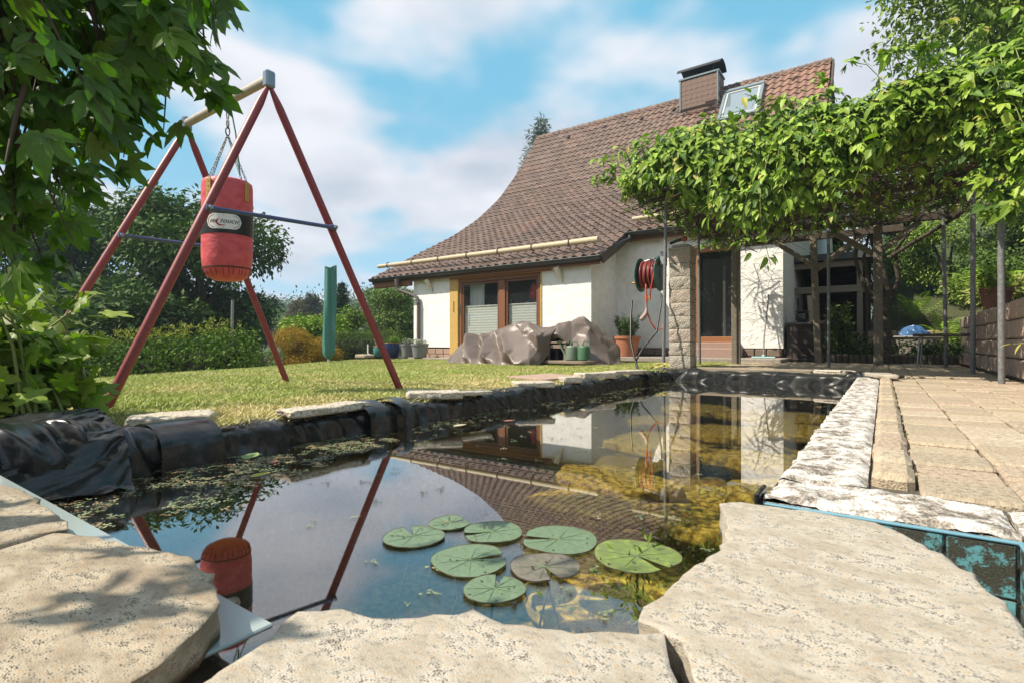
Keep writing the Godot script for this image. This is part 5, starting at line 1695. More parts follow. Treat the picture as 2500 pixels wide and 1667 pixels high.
	var tt := made("turquoise_tile", 512, .32, 0.6, 0.25, 0.010, 0.03, 0.11, 80, func(a: float, b: float, c: float) -> Array:
		var f := a * .55 + b * .35 + c * .2
		var dirt := sm(.68, .50, f)
		return [Color(.10, .29, .32).lerp(Color(.045, .045, .033) * (.5 + c), dirt), .5 + dirt * .3 * c])
	for r in 2:
		for c in 4:
			mb = MB.new()
			mb.box(V(-.17 + .108 * c, -.072 - .108 * r, -1.371), V(.104, .104, .012), .003)
			wpart(tw, "tile", mb, tt)
		for c in 4:
			mb = MB.new()
			mb.box(V(.215, -.072 - .108 * r, -1.31 + .108 * c), V(.012, .104, .104), .003)
			wpart(tw, "tile", mb, tt)
	mb = MB.new()
	mb.box(V(-.008, -.016, -1.368), V(.45, .006, .012), .002)
	mb.box(V(.212, -.012, -1.12), V(.014, .008, .47), .003)
	wpart(tw, "blue_edge", mb, flat("blue_edge", Color(.14, .30, .38), .4))
	mb = MB.new()
	mb.box(V(-.245, -.09, -1.40), V(.012, .2, .10), .004)
	wpart(tw, "liner_end", mb, mats["rubber"])
	# soil, twigs and dry leaves in the corner by the big flagstone
	var xf := []; var cl := []
	for i in 500:
		xf.append(Transform3D(rbasis(.5, 1.3), V(rr(.16, .9), rr(-.03, -.01), rr(-1.0, -.4)))); cl.append(mixc(Color(.09, .05, .03), Color(.28, .19, .11)))
	var o := multi(self, "leaf_litter", sprig(5, .014, .006, .02, 4), mats["debris"], xf, cl)
	tag(o, "dry brown leaf litter beside the large cream flagstone", "leaf litter")

# ---------------------------------------------------------------- things on the lawn and terrace
func pot_shape(r: float, h: float, rim := .03) -> ArrayMesh:
	var mb := MB.new()
	mb.lathe([V2(0, 0), V2(r * .68, 0)], 28)
	mb.lathe([V2(r * .68, 0), V2(r * .72, .02), V2(r * .93, h - rim * 2.2)], 28)
	mb.lathe([V2(r * .93, h - rim * 2.2), V2(r, h - rim * 2.1)], 28)
	mb.lathe([V2(r, h - rim * 2.1), V2(r * 1.02, h)], 28)
	mb.lathe([V2(r * 1.02, h), V2(r * .92, h), V2(r * .90, h - .06)], 28)
	mb.lathe([V2(r * .90, h - .06), V2(0, h - .05)], 28)
	return mb.mesh()
func garden_things() -> void:
	rng.seed = 31
	# tarpaulin
	var o := thing("tarpaulin", "crumpled glossy brown tarpaulin covering furniture on the lawn by the window", "tarpaulin", V(-6.3, -.05, -9.4))
	var fo := noise(1.0, FastNoiseLite.TYPE_SIMPLEX_SMOOTH, 2, 44)
	var cc := noise(1.1, FastNoiseLite.TYPE_CELLULAR, 1, 45)
	var rn := noise(.012, FastNoiseLite.TYPE_SIMPLEX, 4, 46)
	rn.fractal_type = FastNoiseLite.FRACTAL_RIDGED
	var n_ridge := ntex(rn)
	var rg := func(a: float, b: float) -> float: return 1.0 - absf(fo.get_noise_2d(a, b)) * 2.4
	var mb := MB.new()
	# control rows from the back hem over the top to the front hem: x, then [y, z] of each row
	var sheets := [
		[[-8.15, [[.0, -.7], [.02, -.4], [.03, .0], [.03, .35], [.0, .62]]], [-8.0, [[.0, -.7], [.5, -.35], [.58, .05], [.22, .42], [.0, .66]]], [-7.72, [[.0, -.75], [.62, -.35], [.70, .16], [.40, .38], [.0, .80]]], [-7.42, [[.0, -.8], [.70, -.3], [.74, .22], [.30, .60], [.0, .72]]], [-7.1, [[.0, -.8], [.82, -.3], [.80, .24], [.52, .42], [.0, .92]]], [-6.75, [[.0, -.8], [.90, -.3], [.86, .26], [.34, .66], [.0, .80]]], [-6.4, [[.0, -.8], [.96, -.3], [.90, .22], [.58, .50], [.0, 1.0]]], [-6.05, [[.0, -.8], [.90, -.3], [.93, .25], [.48, .74], [.0, .86]]], [-5.78, [[.0, -.8], [.84, -.3], [.78, .30], [.66, .62], [.0, 1.06]]], [-5.58, [[.0, -.8], [.86, -.3], [.80, .24], [.62, .70], [.0, .98]]], [-5.46, [[.0, -.7], [.82, -.3], [.72, .12], [.40, .50], [.0, .80]]]],
		[[-5.85, [[.0, -1.0], [.80, -.5], [.78, -.10], [.72, .08], [.66, .16]]], [-5.6, [[.0, -1.0], [.90, -.6], [.86, -.12], [.70, .12], [.52, .24]]], [-5.34, [[.0, -1.0], [1.08, -.6], [1.02, -.14], [.80, .04], [.54, .16]]], [-5.12, [[.0, -1.0], [1.02, -.65], [.94, -.2], [.70, .0], [.46, .08]]], [-4.9, [[.0, -1.0], [.92, -.65], [.80, -.2], [.62, .05], [.42, .08]]], [-4.7, [[.0, -1.0], [.66, -.6], [.60, -.2], [.36, .10], [.02, .35]]], [-4.52, [[.0, -.95], [.42, -.55], [.34, -.15], [.16, .12], [.0, .42]]], [-4.32, [[.0, -.8], [.03, -.5], [.05, -.15], [.03, .12], [.0, .3]]]]]
	for sheet in sheets:
		var cols: int = sheet.size() - 1
		var fine := 12
		var pt := func(gu: float, gv: float) -> Vector3:
			var i0 := mini(int(gu), cols - 1); var j0 := mini(int(gv), 3)
			var fu := gu - i0; var fv := gv - j0
			var P := []
			for e in [[0, 0], [1, 0], [0, 1], [1, 1]]:
				var c: Array = sheet[i0 + e[0]]
				P.append(V(c[0], c[1][j0 + e[1]][0], c[1][j0 + e[1]][1]))
			var q: Vector3
			if (i0 + j0) % 2: q = P[0] + (P[1] - P[0]) * fu + (P[2] - P[0]) * fv if fu + fv < 1.0 else P[3] + (P[2] - P[3]) * (1.0 - fu) + (P[1] - P[3]) * (1.0 - fv)
			else: q = P[0] + (P[1] - P[0]) * fu + (P[3] - P[1]) * fv if fu > fv else P[0] + (P[3] - P[2]) * fu + (P[2] - P[0]) * fv
			var e0 := sm(.0, .12, q.y)
			q += V(fo.get_noise_3d(q.x * 1.5, q.y * 1.5, q.z * 1.5), fo.get_noise_3d(q.x * 1.6 + 50.0, q.y * 1.5, q.z * 1.5), fo.get_noise_3d(q.x * 1.5, q.y * 1.7 + 90.0, q.z * 1.5)) * .05 * e0
			var cr: float = rg.call(q.x * 2.6 + q.y * 1.7, q.z * 2.6 - q.y * 1.9)
			q += V(0, .4, .8) * .012 * (maxf(cr, .4) - .5) * e0
			q.z += .30 * (absf(fmod(q.x * 1.25 + q.y * 1.3 + .35 * sin(q.x * 1.7) + 40.0, 1.0) * 2.0 - 1.0) - .5) * e0 * sm(.95, .6, q.y)
			q.y += .12 * (absf(fmod(q.x * .9 - q.z * .9 + .3 * sin(q.x * 2.3) + 40.0, 1.0) * 2.0 - 1.0) - .5) * e0
			q.z -= 9.5
			var gy := th(q.x, q.z) + .004
			return V(q.x, gy + maxf(q.y * .93, .012 * (1.0 + cr)), q.z)
		var nu := cols * fine; var nv := 4 * fine
		mb.grid(nu, nv, func(u: float, w: float) -> Vector3: return pt.call(minf(u * cols, cols - .0001), minf(w * 4.0, 3.9999)), true)
	wpart(o, "sheet", mb, tex("tarp_brown", [[0, .11, .083, .070], [.6, .155, .118, .10], [1, .20, .158, .138]], 0.03, 0.4, 0.40, n_ridge, 0.25, true))
	# bench and watering cans in the opening
	var wood := tex("bench_wood", [[0, .16, .12, .09], [1, .36, .29, .22]], 0.03, V(.6, .1, .1), 0.8, n_long, 0.3, true)
	o = thing("garden_bench", "grey wooden slatted bench end sticking out from under the tarpaulin", "bench", V(-5.35, -.03, -9.35))
	for k in 5: part(o, "slat", box_mesh([[V(0, .42 - .045 * (k % 2) * 0, -.2 + .1 * k), V(.5, .03, .08)]], .006), wood)
	for sx in [-.2, .2]:
		for sz in [-.18, .18]: part(o, "leg", box_mesh([[V(sx, .2, sz), V(.06, .42, .06)]], .006), wood)
	part(o, "rail", box_mesh([[V(0, .34, .21), V(.46, .07, .03)]], .004), wood)
	for q in [[-4.98, Color(.16, .20, .155), "grey-green watering can next to the bench under the tarpaulin"], [-4.72, Color(.07, .16, .09), "dark green watering can at the right end of the tarpaulin"]]:
		var g := thing("watering_can", q[2], "watering can", V(q[0], .045, -9.12), "watering cans")
		mb = MB.new()
		mb.lathe([V2(0, 0), V2(.115, 0), V2(.12, .02), V2(.118, .25), V2(.10, .28), V2(.05, .29), V2(0, .285)], 20)
		var m := flat("can_%s" % q[0], q[1], .45)
		part(g, "body", mb.mesh(), m)
		mb = MB.new()
		mb.tube([V(.0, .28, .06), V(.03, .37, .05), V(.10, .37, .0), V(.13, .3, .0), V(.125, .14, .0)], .014, 8)
		part(g, "handle", mb.mesh(), m)
		mb = MB.new()
		mb.tube([V(-.10, .05, .0), V(-.2, .2, .02), V(-.26, .34, .03)], [.025, .017, .015], 8)
		mb.tube([V(-.25, .32, .03), V(-.275, .37, .033)], [.02, .045], 10)
		part(g, "spout", mb.mesh(), m)
	mb = MB.new()
	mb.slab([V2(-5.75, -8.95), V2(-4.6, -8.95), V2(-4.35, -9.5), V2(-5.75, -9.55)], -.03, .04, .004, nz, .1, .008)
	single("wooden_board", "brown wooden board on the grass under the watering cans", "board", mb, mats["bench_wood"])
	# terracotta pot and the pots by the downpipe
	var terra := tex("terracotta", [[0, .36, .13, .07], [1, .50, .21, .12]], 0.02, 0.5, 0.8, n_fine, 0.08)
	o = thing("plant_pot", "large terracotta pot with a green shrub against the white wall", "plant pot", V(-4.95, .075, -11.75))
	part(o, "pot", pot_shape(.32, .47), terra)
	bush_on(o, "shrub", .46, .3, .55, 26, Color(.045, .085, .03), Color(.12, .19, .05), .05, .022)
	var ground := -.01
	for q in [[-12.15, "turquoise glazed bowl pot left of the dark blue one", .19, .30, Color(.05, .19, .19), .2, 0], [-11.62, "dark blue glazed pot with green grass in it", .26, .40, Color(.015, .03, .10), .2, 1], [-11.12, "smaller grey plastic planter with silvery leaves", .19, .37, Color(.17, .175, .18), .6, 2], [-10.62, "wider grey plastic planter next to the downpipe", .25, .38, Color(.19, .195, .2), .6, 3]]:
		var g := thing("plant_pot", q[1], "plant pot", V(q[0], ground, -10.62 if q[6] > 1 else -10.5), "pots by the downpipe")
		var pm := flat("pot_%d" % q[6], q[4], q[5])
		if q[6] < 2:
			mb = MB.new()
			mb.lathe([V2(0, 0), V2(q[2] * .7, 0), V2(q[2] * .95, q[3] * .4), V2(q[2], q[3] * .7), V2(q[2] * .9, q[3] * .92), V2(q[2] * .98, q[3]), V2(q[2] * .85, q[3]), V2(q[2] * .8, q[3] - .05), V2(0, q[3] - .04)], 24)
			part(g, "pot", mb.mesh(), pm)
			mb = MB.new()
			mb.lathe([V2(q[2] * .96, q[3] - .012), V2(q[2] * 1.0, q[3] + .002), V2(q[2] * .86, q[3] + .006)], 24)
			part(g, "rim", mb.mesh(), flat("rim_brown", Color(.25, .11, .06), .4))
		else: part(g, "pot", pot_shape(q[2], q[3], .025), pm)
		bush_on(g, "plant", q[3], q[2] * .8, [.3, .2, .16, .14][q[6]], [8, 16, 12, 12][q[6]], [Color(.2, .22, .2), Color(.1, .2, .03), Color(.22, .22, .19), Color(.25, .26, .22)][q[6]], [Color(.5, .35, .35), Color(.2, .32, .06), Color(.4, .4, .38), Color(.6, .6, .55)][q[6]], .05, .02)
	mb = MB.new()
	mb.box(V(-12.55, .15, -10.4), V(.05, .4, .03), .005); mb.box(V(-12.5, .05, -10.4), V(.12, .05, .03), .005)
	single("garden_stake", "small pale wooden stake left of the turquoise pot", "stake", mb, flat("stake_pale", Color(.5, .5, .45), .7))
	mb = MB.new()
	mb.slab([V2(-12.9, -10.2), V2(-12.4, -10.15), V2(-12.2, -10.4), V2(-12.8, -10.5)], -.06, .06, .02, nz, .06, .03)
	single("boulder", "low pale rounded stone at the end of the path by the pots", "stone", mb, mats["limestone"])
	# covered parasol, post
	o = thing("covered_parasol", "closed parasol in a green cover standing at the lawn edge", "parasol", V(-10.3, -.08, -7.42))
	mb = MB.new()
	var pl := [V2(.02, .10), V2(.07, .11), V2(.12, .2), V2(.15, .45), V2(.155, 1.0), V2(.145, 1.6), V2(.135, 2.1), V2(.13, 2.17)]
	mb.grid(56, 40, func(u: float, w: float) -> Vector3:
		var y := lerpf(.10, 2.17, w)
		var r := curve([[.1, .04], [.14, .10], [.25, .145], [.6, .155], [1.2, .152], [1.8, .14], [2.17, .135]], y)
		var a := u * TAU
		var k := 1.0 + .22 * sin(a * 4.0 + y * .5 + .6 * sin(y * 2.1)) + .07 * sin(a * 9.0 + y * 3.0) + .03 * sin(y * 26.0 + a * 3.0) * sm(.7, .2, y)
		return V(cos(a) * r * k + .07 * (y / 2.1), y + .035 * sin(a * 2.0 + 1.0) * sm(1.9, 2.17, y), -sin(a) * r * k * .8))
	mb.lathe([V2(.12, 2.15), V2(0, 2.15)], 16, Transform3D(Basis(), V(.07, 0, 0)))
	part(o, "cover", mb.mesh(), tex("parasol_green", [[0, .04, .15, .135], [1, .075, .225, .20]], 0.03, 0.8, 0.55, n_mid, 0.3))
	mb = MB.new()
	mb.tube([V(0, -.1, 0), V(0, .2, 0)], .025, 10)
	part(o, "pole", mb.mesh(), flat("pole_white", Color(.5, .5, .48), .5))
	mb = MB.new()
	mb.tube([V(-11.1, -.6, -5.65), V(-11.1, .6, -5.65), V(-11.08, 1.27, -5.65)], .028, 10)
	single("fence_post", "thin grey metal post standing by the end of the hedge", "post", mb, flat("post_grey", Color(.24, .245, .25), .5, .3))
	# things behind the window
	o = thing("houseplant", "dark leafy houseplant behind the left window pane", "houseplant", V(-9.35, .06, -11.62))
	mb = MB.new()
	mb.lathe([V2(0, 0), V2(.13, 0), V2(.17, .3), V2(.15, .3), V2(0, .28)], 16)
	part(o, "pot", mb.mesh(), flat("pot_dark", Color(.1, .08, .07), .6))
	mb = MB.new()
	var lf := MB.new()
	for k in 5:
		var a := .6 * k
		var top := V(.1 + .16 * k, 1.95 - .17 * k, .06 * sin(a))
		mb.tube([V(0, .28, 0), V(.03 * k, 1.1, .03), top], .012, 6)
		for j in 7:
			var t := j / 6.0
			var q := V(0, 1.15, 0).lerp(top, t) + V(rr(-.06, .06), rr(-.05, .05), rr(-.04, .04))
			leaf_into(lf, Transform3D(Basis.from_euler(V(rr(-.3, .8), rr(0, TAU), 0)), q), rr(.12, .18), .09, 4)
	part(o, "stem", mb.mesh(), flat("stem_dark", Color(.05, .05, .03), .7))
	part(o, "foliage", lf.mesh(), flat("houseplant_leaf", Color(.02, .045, .02), .4))
	mb = MB.new()
	mb.grid(8, 10, func(u: float, w: float) -> Vector3: return V(-7.42 + .16 * u + .06 * w, 1.5 + .38 * w + .03 * sin(u * 4.0), -11.34 + .02 * sin(u * 9.0 + w * 4.0)))
	mb.tube([V(-7.18, 1.3, -11.34), V(-7.2, 1.95, -11.34)], .012, 6)
	single("red_pennant", "red cloth pennant hanging behind the right window pane", "pennant", mb, flat("pennant_red", Color(.48, .03, .04), .7))
	# broom
	o = thing("broom", "broom with a pale blue head leaning against the textured white wall", "broom", V(-2.05, .0, -12.05))
	mb = MB.new()
	mb.tube([V(0, .07, 0), V(-.01, .5, -.14), V(.04, 1.42, -.42)], .0135, 10)
	part(o, "handle", mb.mesh(), flat("broom_grey", Color(.22, .22, .22), .5, .3))
	part(o, "head", box_mesh([[V(0, .085, 0), V(.46, .035, .06)], [V(0, .115, 0), V(.06, .05, .05)]], .012), flat("broom_blue", Color(.35, .58, .62), .5))
	mb = MB.new()
	for k in 90: mb.tube([V(rr(-.22, .22), .07, rr(-.025, .025)), V(rr(-.23, .23), .003, rr(-.04, .04))], .003, 4, false)
	part(o, "bristle", mb.mesh(), flat("bristle", Color(.06, .12, .13), .8))

func curve(pts: Array, t: float) -> float:
	for i in pts.size() - 1:
		if t <= pts[i + 1][0]:
			var f: float = clampf((t - pts[i][0]) / (pts[i + 1][0] - pts[i][0]), 0, 1)
			f = lerpf(f, f * f * (3.0 - 2.0 * f), .5)
			return lerpf(pts[i][1], pts[i + 1][1], f)
	return pts[-1][1]
func bush_on(parent: Node3D, called: String, y0: float, r: float, h: float, stems: int, c1: Color, c2: Color, L: float, W: float) -> void:
	var mb := MB.new()
	var xfs := []; var cols := []
	for i in stems:
		var a := rr(0, TAU); var d := r * sqrt(rng.randf())
		var b := V(cos(a) * d * .5, y0 - .05, sin(a) * d * .5)
		var t := V(cos(a) * d, y0 + h * rr(.55, 1.0), sin(a) * d)
		mb.tube([b, b.lerp(t, .5) + V(rr(-.02, .02), 0, rr(-.02, .02)), t], [.007, .005, .002], 4, false)
		for j in int(h / .035) + 3:
			xfs.append(Transform3D(rbasis(.7, 1.2), b.lerp(t, rr(.15, 1.0)))); cols.append(mixc(c1, c2))
	part(parent, called, mb.mesh(), flat("stem_green", Color(.10, .12, .05), .8))
	multi(parent, "foliage", sprig(6, L, W, L * .7, 51), leafmat("leaf_generic", Color.WHITE, .6, .65), xfs, cols)

# ---------------------------------------------------------------- terrace corner and the slope on the right
func right_side() -> void:
	rng.seed = 41
	var o := thing("retaining_wall", "reddish-brown block retaining wall in the shade along the right of the terrace", "retaining wall", V(1.3, 0, -8))
	var rm := []
	for i in 3: rm.append(tex("wall_block_%d" % i, [[0, .20, .15, .12], [.5, .40 + .03 * i, .32, .26], [1, .56, .47, .40]], 0.03 + .01 * i, 0.45, 0.95, n_crack, 1.2, true))
	var mb := MB.new()
	mb.box(V(1.36, .36, -7.9), V(.3, .86, 8.6))
	wpart(o, "core", mb, mats["mortar"])
	for r in 4:
		var z := -3.7
		while z > -12.0:
			var w := rr(.24, .42)
			if r % 2 and z > -3.75: w = .22
			mb = MB.new()
			mb.box(V(1.27 + rr(-.015, .015), .10 + .21 * r + rr(-.004, .004), z - w / 2), V(.24, .198, w - .014), .018, Basis.from_euler(V(0, rr(-.02, .02), rr(-.02, .02))))
			wpart(o, "wall_block", mb, rm[rng.randi() % 3])
			z -= w
	o = thing("low_wall", "low sunlit orange-brown stone wall at the foot of the slope behind the terrace", "retaining wall", V(.8, .1, -15))
	mb = MB.new()
	mb.box(V(.9, .38, -15.12), V(3.4, .5, .14))
	wpart(o, "core", mb, mats["mortar"])
	for r in 3:
		var x := -.7
		while x < 2.4:
			var w := rr(.22, .42)
			mb = MB.new()
			mb.box(V(x + w / 2, .24 + .17 * r, -15.02 + rr(-.02, .02)), V(w - .014, .158, .2), .02, Basis.from_euler(V(0, rr(-.04, .04), rr(-.03, .03))))
			wpart(o, "wall_stone", mb, tex("orange_stone_%d" % (rng.randi() % 2), [[0, .22, .14, .08], [1, .56, .42, .28]], 0.04, 0.4, 0.94, n_crack, 0.8, true))
			x += w
	o = thing("palisade", "row of short round wooden stakes edging the bed at the end of the terrace", "edging", V(0, 0, -12.1))
	for i in 22:
		mb = MB.new()
		var x := -1.0 + .1 * i
		mb.lathe([V2(.046, -.1), V2(.047, .14), V2(.04, .162), V2(0, .168)], 10, Transform3D(Basis(), V(x, rr(-.015, .01), -12.05 + rr(-.01, .01))))
		wpart(o, "stake", mb, tex("stake_wood", [[0, .05, .04, .03], [1, .17, .14, .105]], 0.03, V(.1, .5, .1), 0.9, n_long, 0.5, true))
	# plants in the bed
	var bed := thing("bed_plants", "dark low leafy plants in the bed behind the stakes", "plants", V(.2, .1, -12.6))
	crown(bed, "foliage", [[V(.2, .26, -12.6), V(1.3, .2, .4)], [V(-.5, .3, -12.5), V(.35, .3, .25)], [V(.9, .24, -12.5), V(.4, .2, .3)]], 420, sprig(7, .09, .03, .09, 61), leafmat("leaf_generic", Color.WHITE, .6, .65), Color(.03, .055, .02), Color(.08, .13, .035))
	var tall := thing("tall_bed_plant", "tall leafy green plant beside the shed post", "plant", V(-.75, .1, -12.45))
	bush_on(tall, "stem", .1, .25, 1.0, 14, Color(.05, .09, .02), Color(.13, .19, .05), .09, .03)
	# wicker box with a black pot
	o = thing("wicker_box", "dark brown wicker storage box beside the wall corner", "storage box", V(-1.2, 0, -12.9))
	var wick := tex("wicker", [[0, .030, .021, .018], [1, .10, .075, .068]], 0.05, 0.3, 0.55, n_fine, 0.2, true)
	mb = MB.new()
	mb.box(V(-1.2, .40, -12.9), V(.94, .74, .56), .01)
	wpart(o, "body", mb, flat("wicker_back", Color(.02, .014, .012), .7))
	mb = MB.new()
	mb.box(V(-1.2, .79, -12.9), V(1.0, .05, .64), .012)
	wpart(o, "lid", mb, tex("wicker_lid", [[0, .06, .05, .048], [1, .16, .14, .135]], 0.04, 0.3, 0.6, n_fine, 0.15, true))
	mb = MB.new()
	for e in [V(-1.665, .4, -12.62), V(-.735, .4, -12.62), V(-.735, .4, -13.18)]: mb.box(e, V(.05, .76, .05), .008)
	mb.box(V(-1.56, .4, -12.615), V(.16, .72, .02), .004); mb.box(V(-1.2, .05, -12.615), V(.93, .05, .03), .004)
	wpart(o, "frame", mb, wick)
	mb = MB.new()
	for r in 26:
		var pts := []
		for k in 33: pts.append(V(-1.47 + .70 * k / 32.0, .10 + .025 * r, -12.612 + .008 * sin(PI * (k + r))))
		mb.tube(pts, .0105, 4, false)
	for k in 17: mb.tube([V(-1.47 + .70 * (k * 2) / 32.0, .09, -12.615), V(-1.47 + .70 * (k * 2) / 32.0, .75, -12.615)], .006, 4, false)
	wpart(o, "weave", mb, wick)
	o = thing("black_pot", "black square pot standing on the wicker box", "pot", V(-1.42, .815, -12.85))
	part(o, "body", box_mesh([[V(0, .12, 0), V(.24, .22, .24)]], .05), flat("black_plastic", Color(.012, .012, .013), .4))
	part(o, "rim", box_mesh([[V(0, .235, 0), V(.26, .02, .26)]], .008), mats["black_plastic"])
	mb = MB.new()
	mb.tube([V(-.9, .83, -12.72), V(-1.25, .835, -12.7)], .01, 6)
	single("stick", "thin brown stick lying on the wicker box lid", "stick", mb, flat("stick_brown", Color(.25, .16, .11), .7))
	# shed
	o = thing("wood_shed", "open dark timber shed against the gable end of the house", "shed", V(-.9, 0, -14.5))
	var dw := tex("dark_plank", [[0, .020, .012, .009], [1, .075, .042, .03]], 0.03, V(1.4, .12, .12), 0.8, n_long, 0.4, true)
	for k in 13:
		mb = MB.new()
		mb.box(V(-1.0, .09 + .18 * k, -15.9 + rr(-.004, .004)), V(1.5, .172, .03), .006)
		wpart(o, "plank", mb, dw)
	mb = MB.new()
	mb.box(V(-1.0, 1.2, -15.94), V(1.5, 2.4, .03)); mb.box(V(-.305, 1.2, -15.1), V(.02, 2.4, 1.7))
	wpart(o, "backing", mb, dw)
	for k in 7:
		mb = MB.new()
		mb.box(V(-.33 + rr(-.004, .004), 1.15, -14.42 - .2 * k), V(.03, 2.3, .19), .006)
		wpart(o, "side_plank", mb, tex("red_plank", [[0, .05, .026, .018], [1, .15, .08, .055]], 0.03, V(.12, 1.4, .12), 0.8, n_long, 0.4, true))
	for q in [[V(-.43, 1.1, -14.33), V(.12, 2.3, .1)], [V(-1.1, 1.62, -14.3), V(1.3, .16, .08)], [V(-1.1, 2.2, -14.3), V(1.4, .14, .1)]]:
		mb = MB.new(); mb.box(q[0], q[1], .01); wpart(o, "post", mb, mats["grey_timber"])
	mb = MB.new()
	mb.box(V(-.95, 2.42, -15.1), V(1.7, .16, 1.9), .01, Basis(V(1, 0, 0), .06))
	wpart(o, "roof", mb, flat("shed_roof", Color(.05, .055, .06), .7))
	for q in [[-1.62, 1.35, "black-handled spade leaning in the shed by the house corner", Color(.012, .012, .012)], [-1.5, 1.1, "pale wooden pole leaning in the shed behind the black pot", Color(.3, .24, .17)], [-1.36, 1.5, "thick pale board leaning in the shed beside the pole", Color(.36, .30, .2)]]:
		mb = MB.new()
		if q[0] > -1.4: mb.box(V(q[0], q[1] / 2, -14.1), V(.10, q[1], .03), .006, Basis(V(1, 0, 0), -.1) * Basis(V(0, 0, 1), .08))
		else:
			mb.tube([V(q[0], .0, -14.0), V(q[0] - .03, q[1], -14.15)], .018, 8)
			if q[0] < -1.6: mb.box(V(q[0] - .03, q[1], -14.15), V(.04, .2, .05), .012)
		single("garden_tool", q[2], "garden tool", mb, flat("tool_%s" % q[0], q[3], .6), "tools leaning in the shed")
	# trestle table, tub with blue sack
	o = thing("folding_table", "small table with bare metal legs under the pergola", "table", V(.8, 0, -10.8))
	part(o, "tabletop", box_mesh([[V(0, .50, 0), V(.80, .04, .55)]], .008), flat("table_dark", Color(.09, .07, .055), .7))
	for q in [[-.36, .2], [-.30, -.2], [.30, .2], [.36, -.2]]:
		mb = MB.new()
		mb.tube([V(q[0] * .9, .49, q[1]), V(q[0], .0, q[1] * 1.1)], .012, 8)
		part(o, "leg", mb.mesh(), flat("galvanised", Color(.34, .36, .37), .45, .5))
	mb = MB.new(); mb.tube([V(.30, .02, .2), V(.36, .02, -.2)], .011, 8)
	part(o, "stretcher", mb.mesh(), mats["galvanised"])
	o = thing("mortar_tub", "grey-beige plastic tub on the bed behind the table", "tub", V(.58, .17, -13.75))
	mb = MB.new()
	mb.grid(4, 1, func(u: float, w: float) -> Vector3:
		var c: Vector2 = [V2(-1, -1), V2(-1, 1), V2(1, 1), V2(1, -1), V2(-1, -1)][int(round(u * 4))]
		return V(c.x * lerpf(.30, .38, w), .34 * w, c.y * lerpf(.2, .27, w)))
	mb.quad(V(-.3, .01, .2), V(.3, .01, .2), V(.3, .01, -.2), V(-.3, .01, -.2))
	part(o, "body", mb.mesh(), flat("tub_beige", Color(.33, .30, .26), .6))
	part(o, "rim", box_mesh([[V(0, .34, .27), V(.82, .03, .04)], [V(0, .34, -.27), V(.82, .03, .04)], [V(-.39, .34, 0), V(.04, .03, .54)], [V(.39, .34, 0), V(.04, .03, .54)]], .006), flat("tub_rim", Color(.38, .35, .31), .6))
	mb = MB.new()
	mb.grid(40, 24, func(u: float, w: float) -> Vector3:
		var a := u * TAU; var f := w
		var r := .36 * sqrt(maxf(0.0, 1.0 - f * f)) * (1.0 + .16 * sin(a * 5.0 + f * 6.0) + .08 * sin(a * 11.0))
		return V(cos(a) * r, .28 * f * (1.0 + .15 * sin(a * 3.0)), -sin(a) * r * .7))
	single("blue_sack", "crumpled blue plastic sack lying in the beige tub", "sack", mb, flat("sack_blue", Color(.05, .12, .26), .25), "", V(.52, .50, -13.72)).scale = V(.72, .78, .72)
	# flower pot with fern on the wall
	o = thing("wall_pot", "reddish flower pot with a plant on top of the retaining wall", "plant pot", V(1.33, .80, -10.2))
	part(o, "pot", pot_shape(.19, .36), tex("terra_dark", [[0, .16, .07, .05], [1, .28, .13, .09]], 0.02, 0.5, 0.85))
	bush_on(o, "plant", .34, .25, .3, 14, Color(.12, .2, .03), Color(.28, .38, .06), .08, .03)
	# ferns and shrubs on the slope
	var frond := MB.new()
	for i in 13:
		var t := i / 12.0
		for sx in [-1.0, 1.0]:
			leaf_into(frond, Transform3D(Basis(Vector3.UP, sx * 1.25), V(0, .22 * sin(t * 2.2), .08 + .6 * t)), .17 * sin(PI * (.12 + .84 * (1 - t))), .03, 2, .1, .2)
	var fm := frond.mesh()
	for q in [[.62, -15.6, 1.0, "bright green fern at the foot of the slope left of the pipe"], [1.15, -14.6, 1.1, "bright green fern hanging over the wall between the pipes"], [1.75, -13.9, 1.2, "tall sunlit fern highest on the slope by the flower pot"], [1.6, -12.6, .9, "sunlit fern just behind the retaining wall"]]:
		var at := V(q[0], th(q[0], q[1]), q[1])
		var g := thing("fern", q[3], "fern", at, "ferns on the slope")
		var xfs := []; var cols := []
		for k in 22:
			xfs.append(Transform3D(Basis(Vector3.UP, TAU * k / 22.0 + rr(-.2, .2)) * Basis(V(1, 0, 0), rr(-.9, -.1)) * Basis.from_scale(Vector3.ONE * rr(.7, 1.2) * q[2]), V(0, .1, 0))); cols.append(mixc(Color(.17, .30, .03), Color(.30, .44, .06)))
		multi(g, "frond", fm, leafmat("leaf_generic", Color.WHITE, .6, .65), xfs, cols)
	var sp1 := sprig(9, .085, .045, .16, 71)
	for q in [[-.1, -17.4, 2.3, 1.3, "bushy green shrub on the slope left of the vine trunk", 0], [1.3, -16.8, 2.2, 1.4, "light green shrub in the middle of the slope", 1], [2.7, -15.2, 2.6, 1.5, "glossy dark green shrub over the retaining wall", 0], [3.2, -18.5, 3.4, 2.0, "tall dark shrub at the back of the slope", 2], [.4, -20.5, 3.6, 2.0, "large shadowy shrub behind the light green one", 2], [2.6, -11.8, 2.0, 1.1, "dense shrub behind the flower pot on the wall", 2], [3.0, -8.6, 2.2, 1.4, "shrub above the wall at the right edge of the view", 0], [1.9, -13.2, .7, .7, "yellowish heather-like ground shrub spilling over the wall", 3]]:
		var at := V(q[0], th(q[0], q[1]) - .1, q[1])
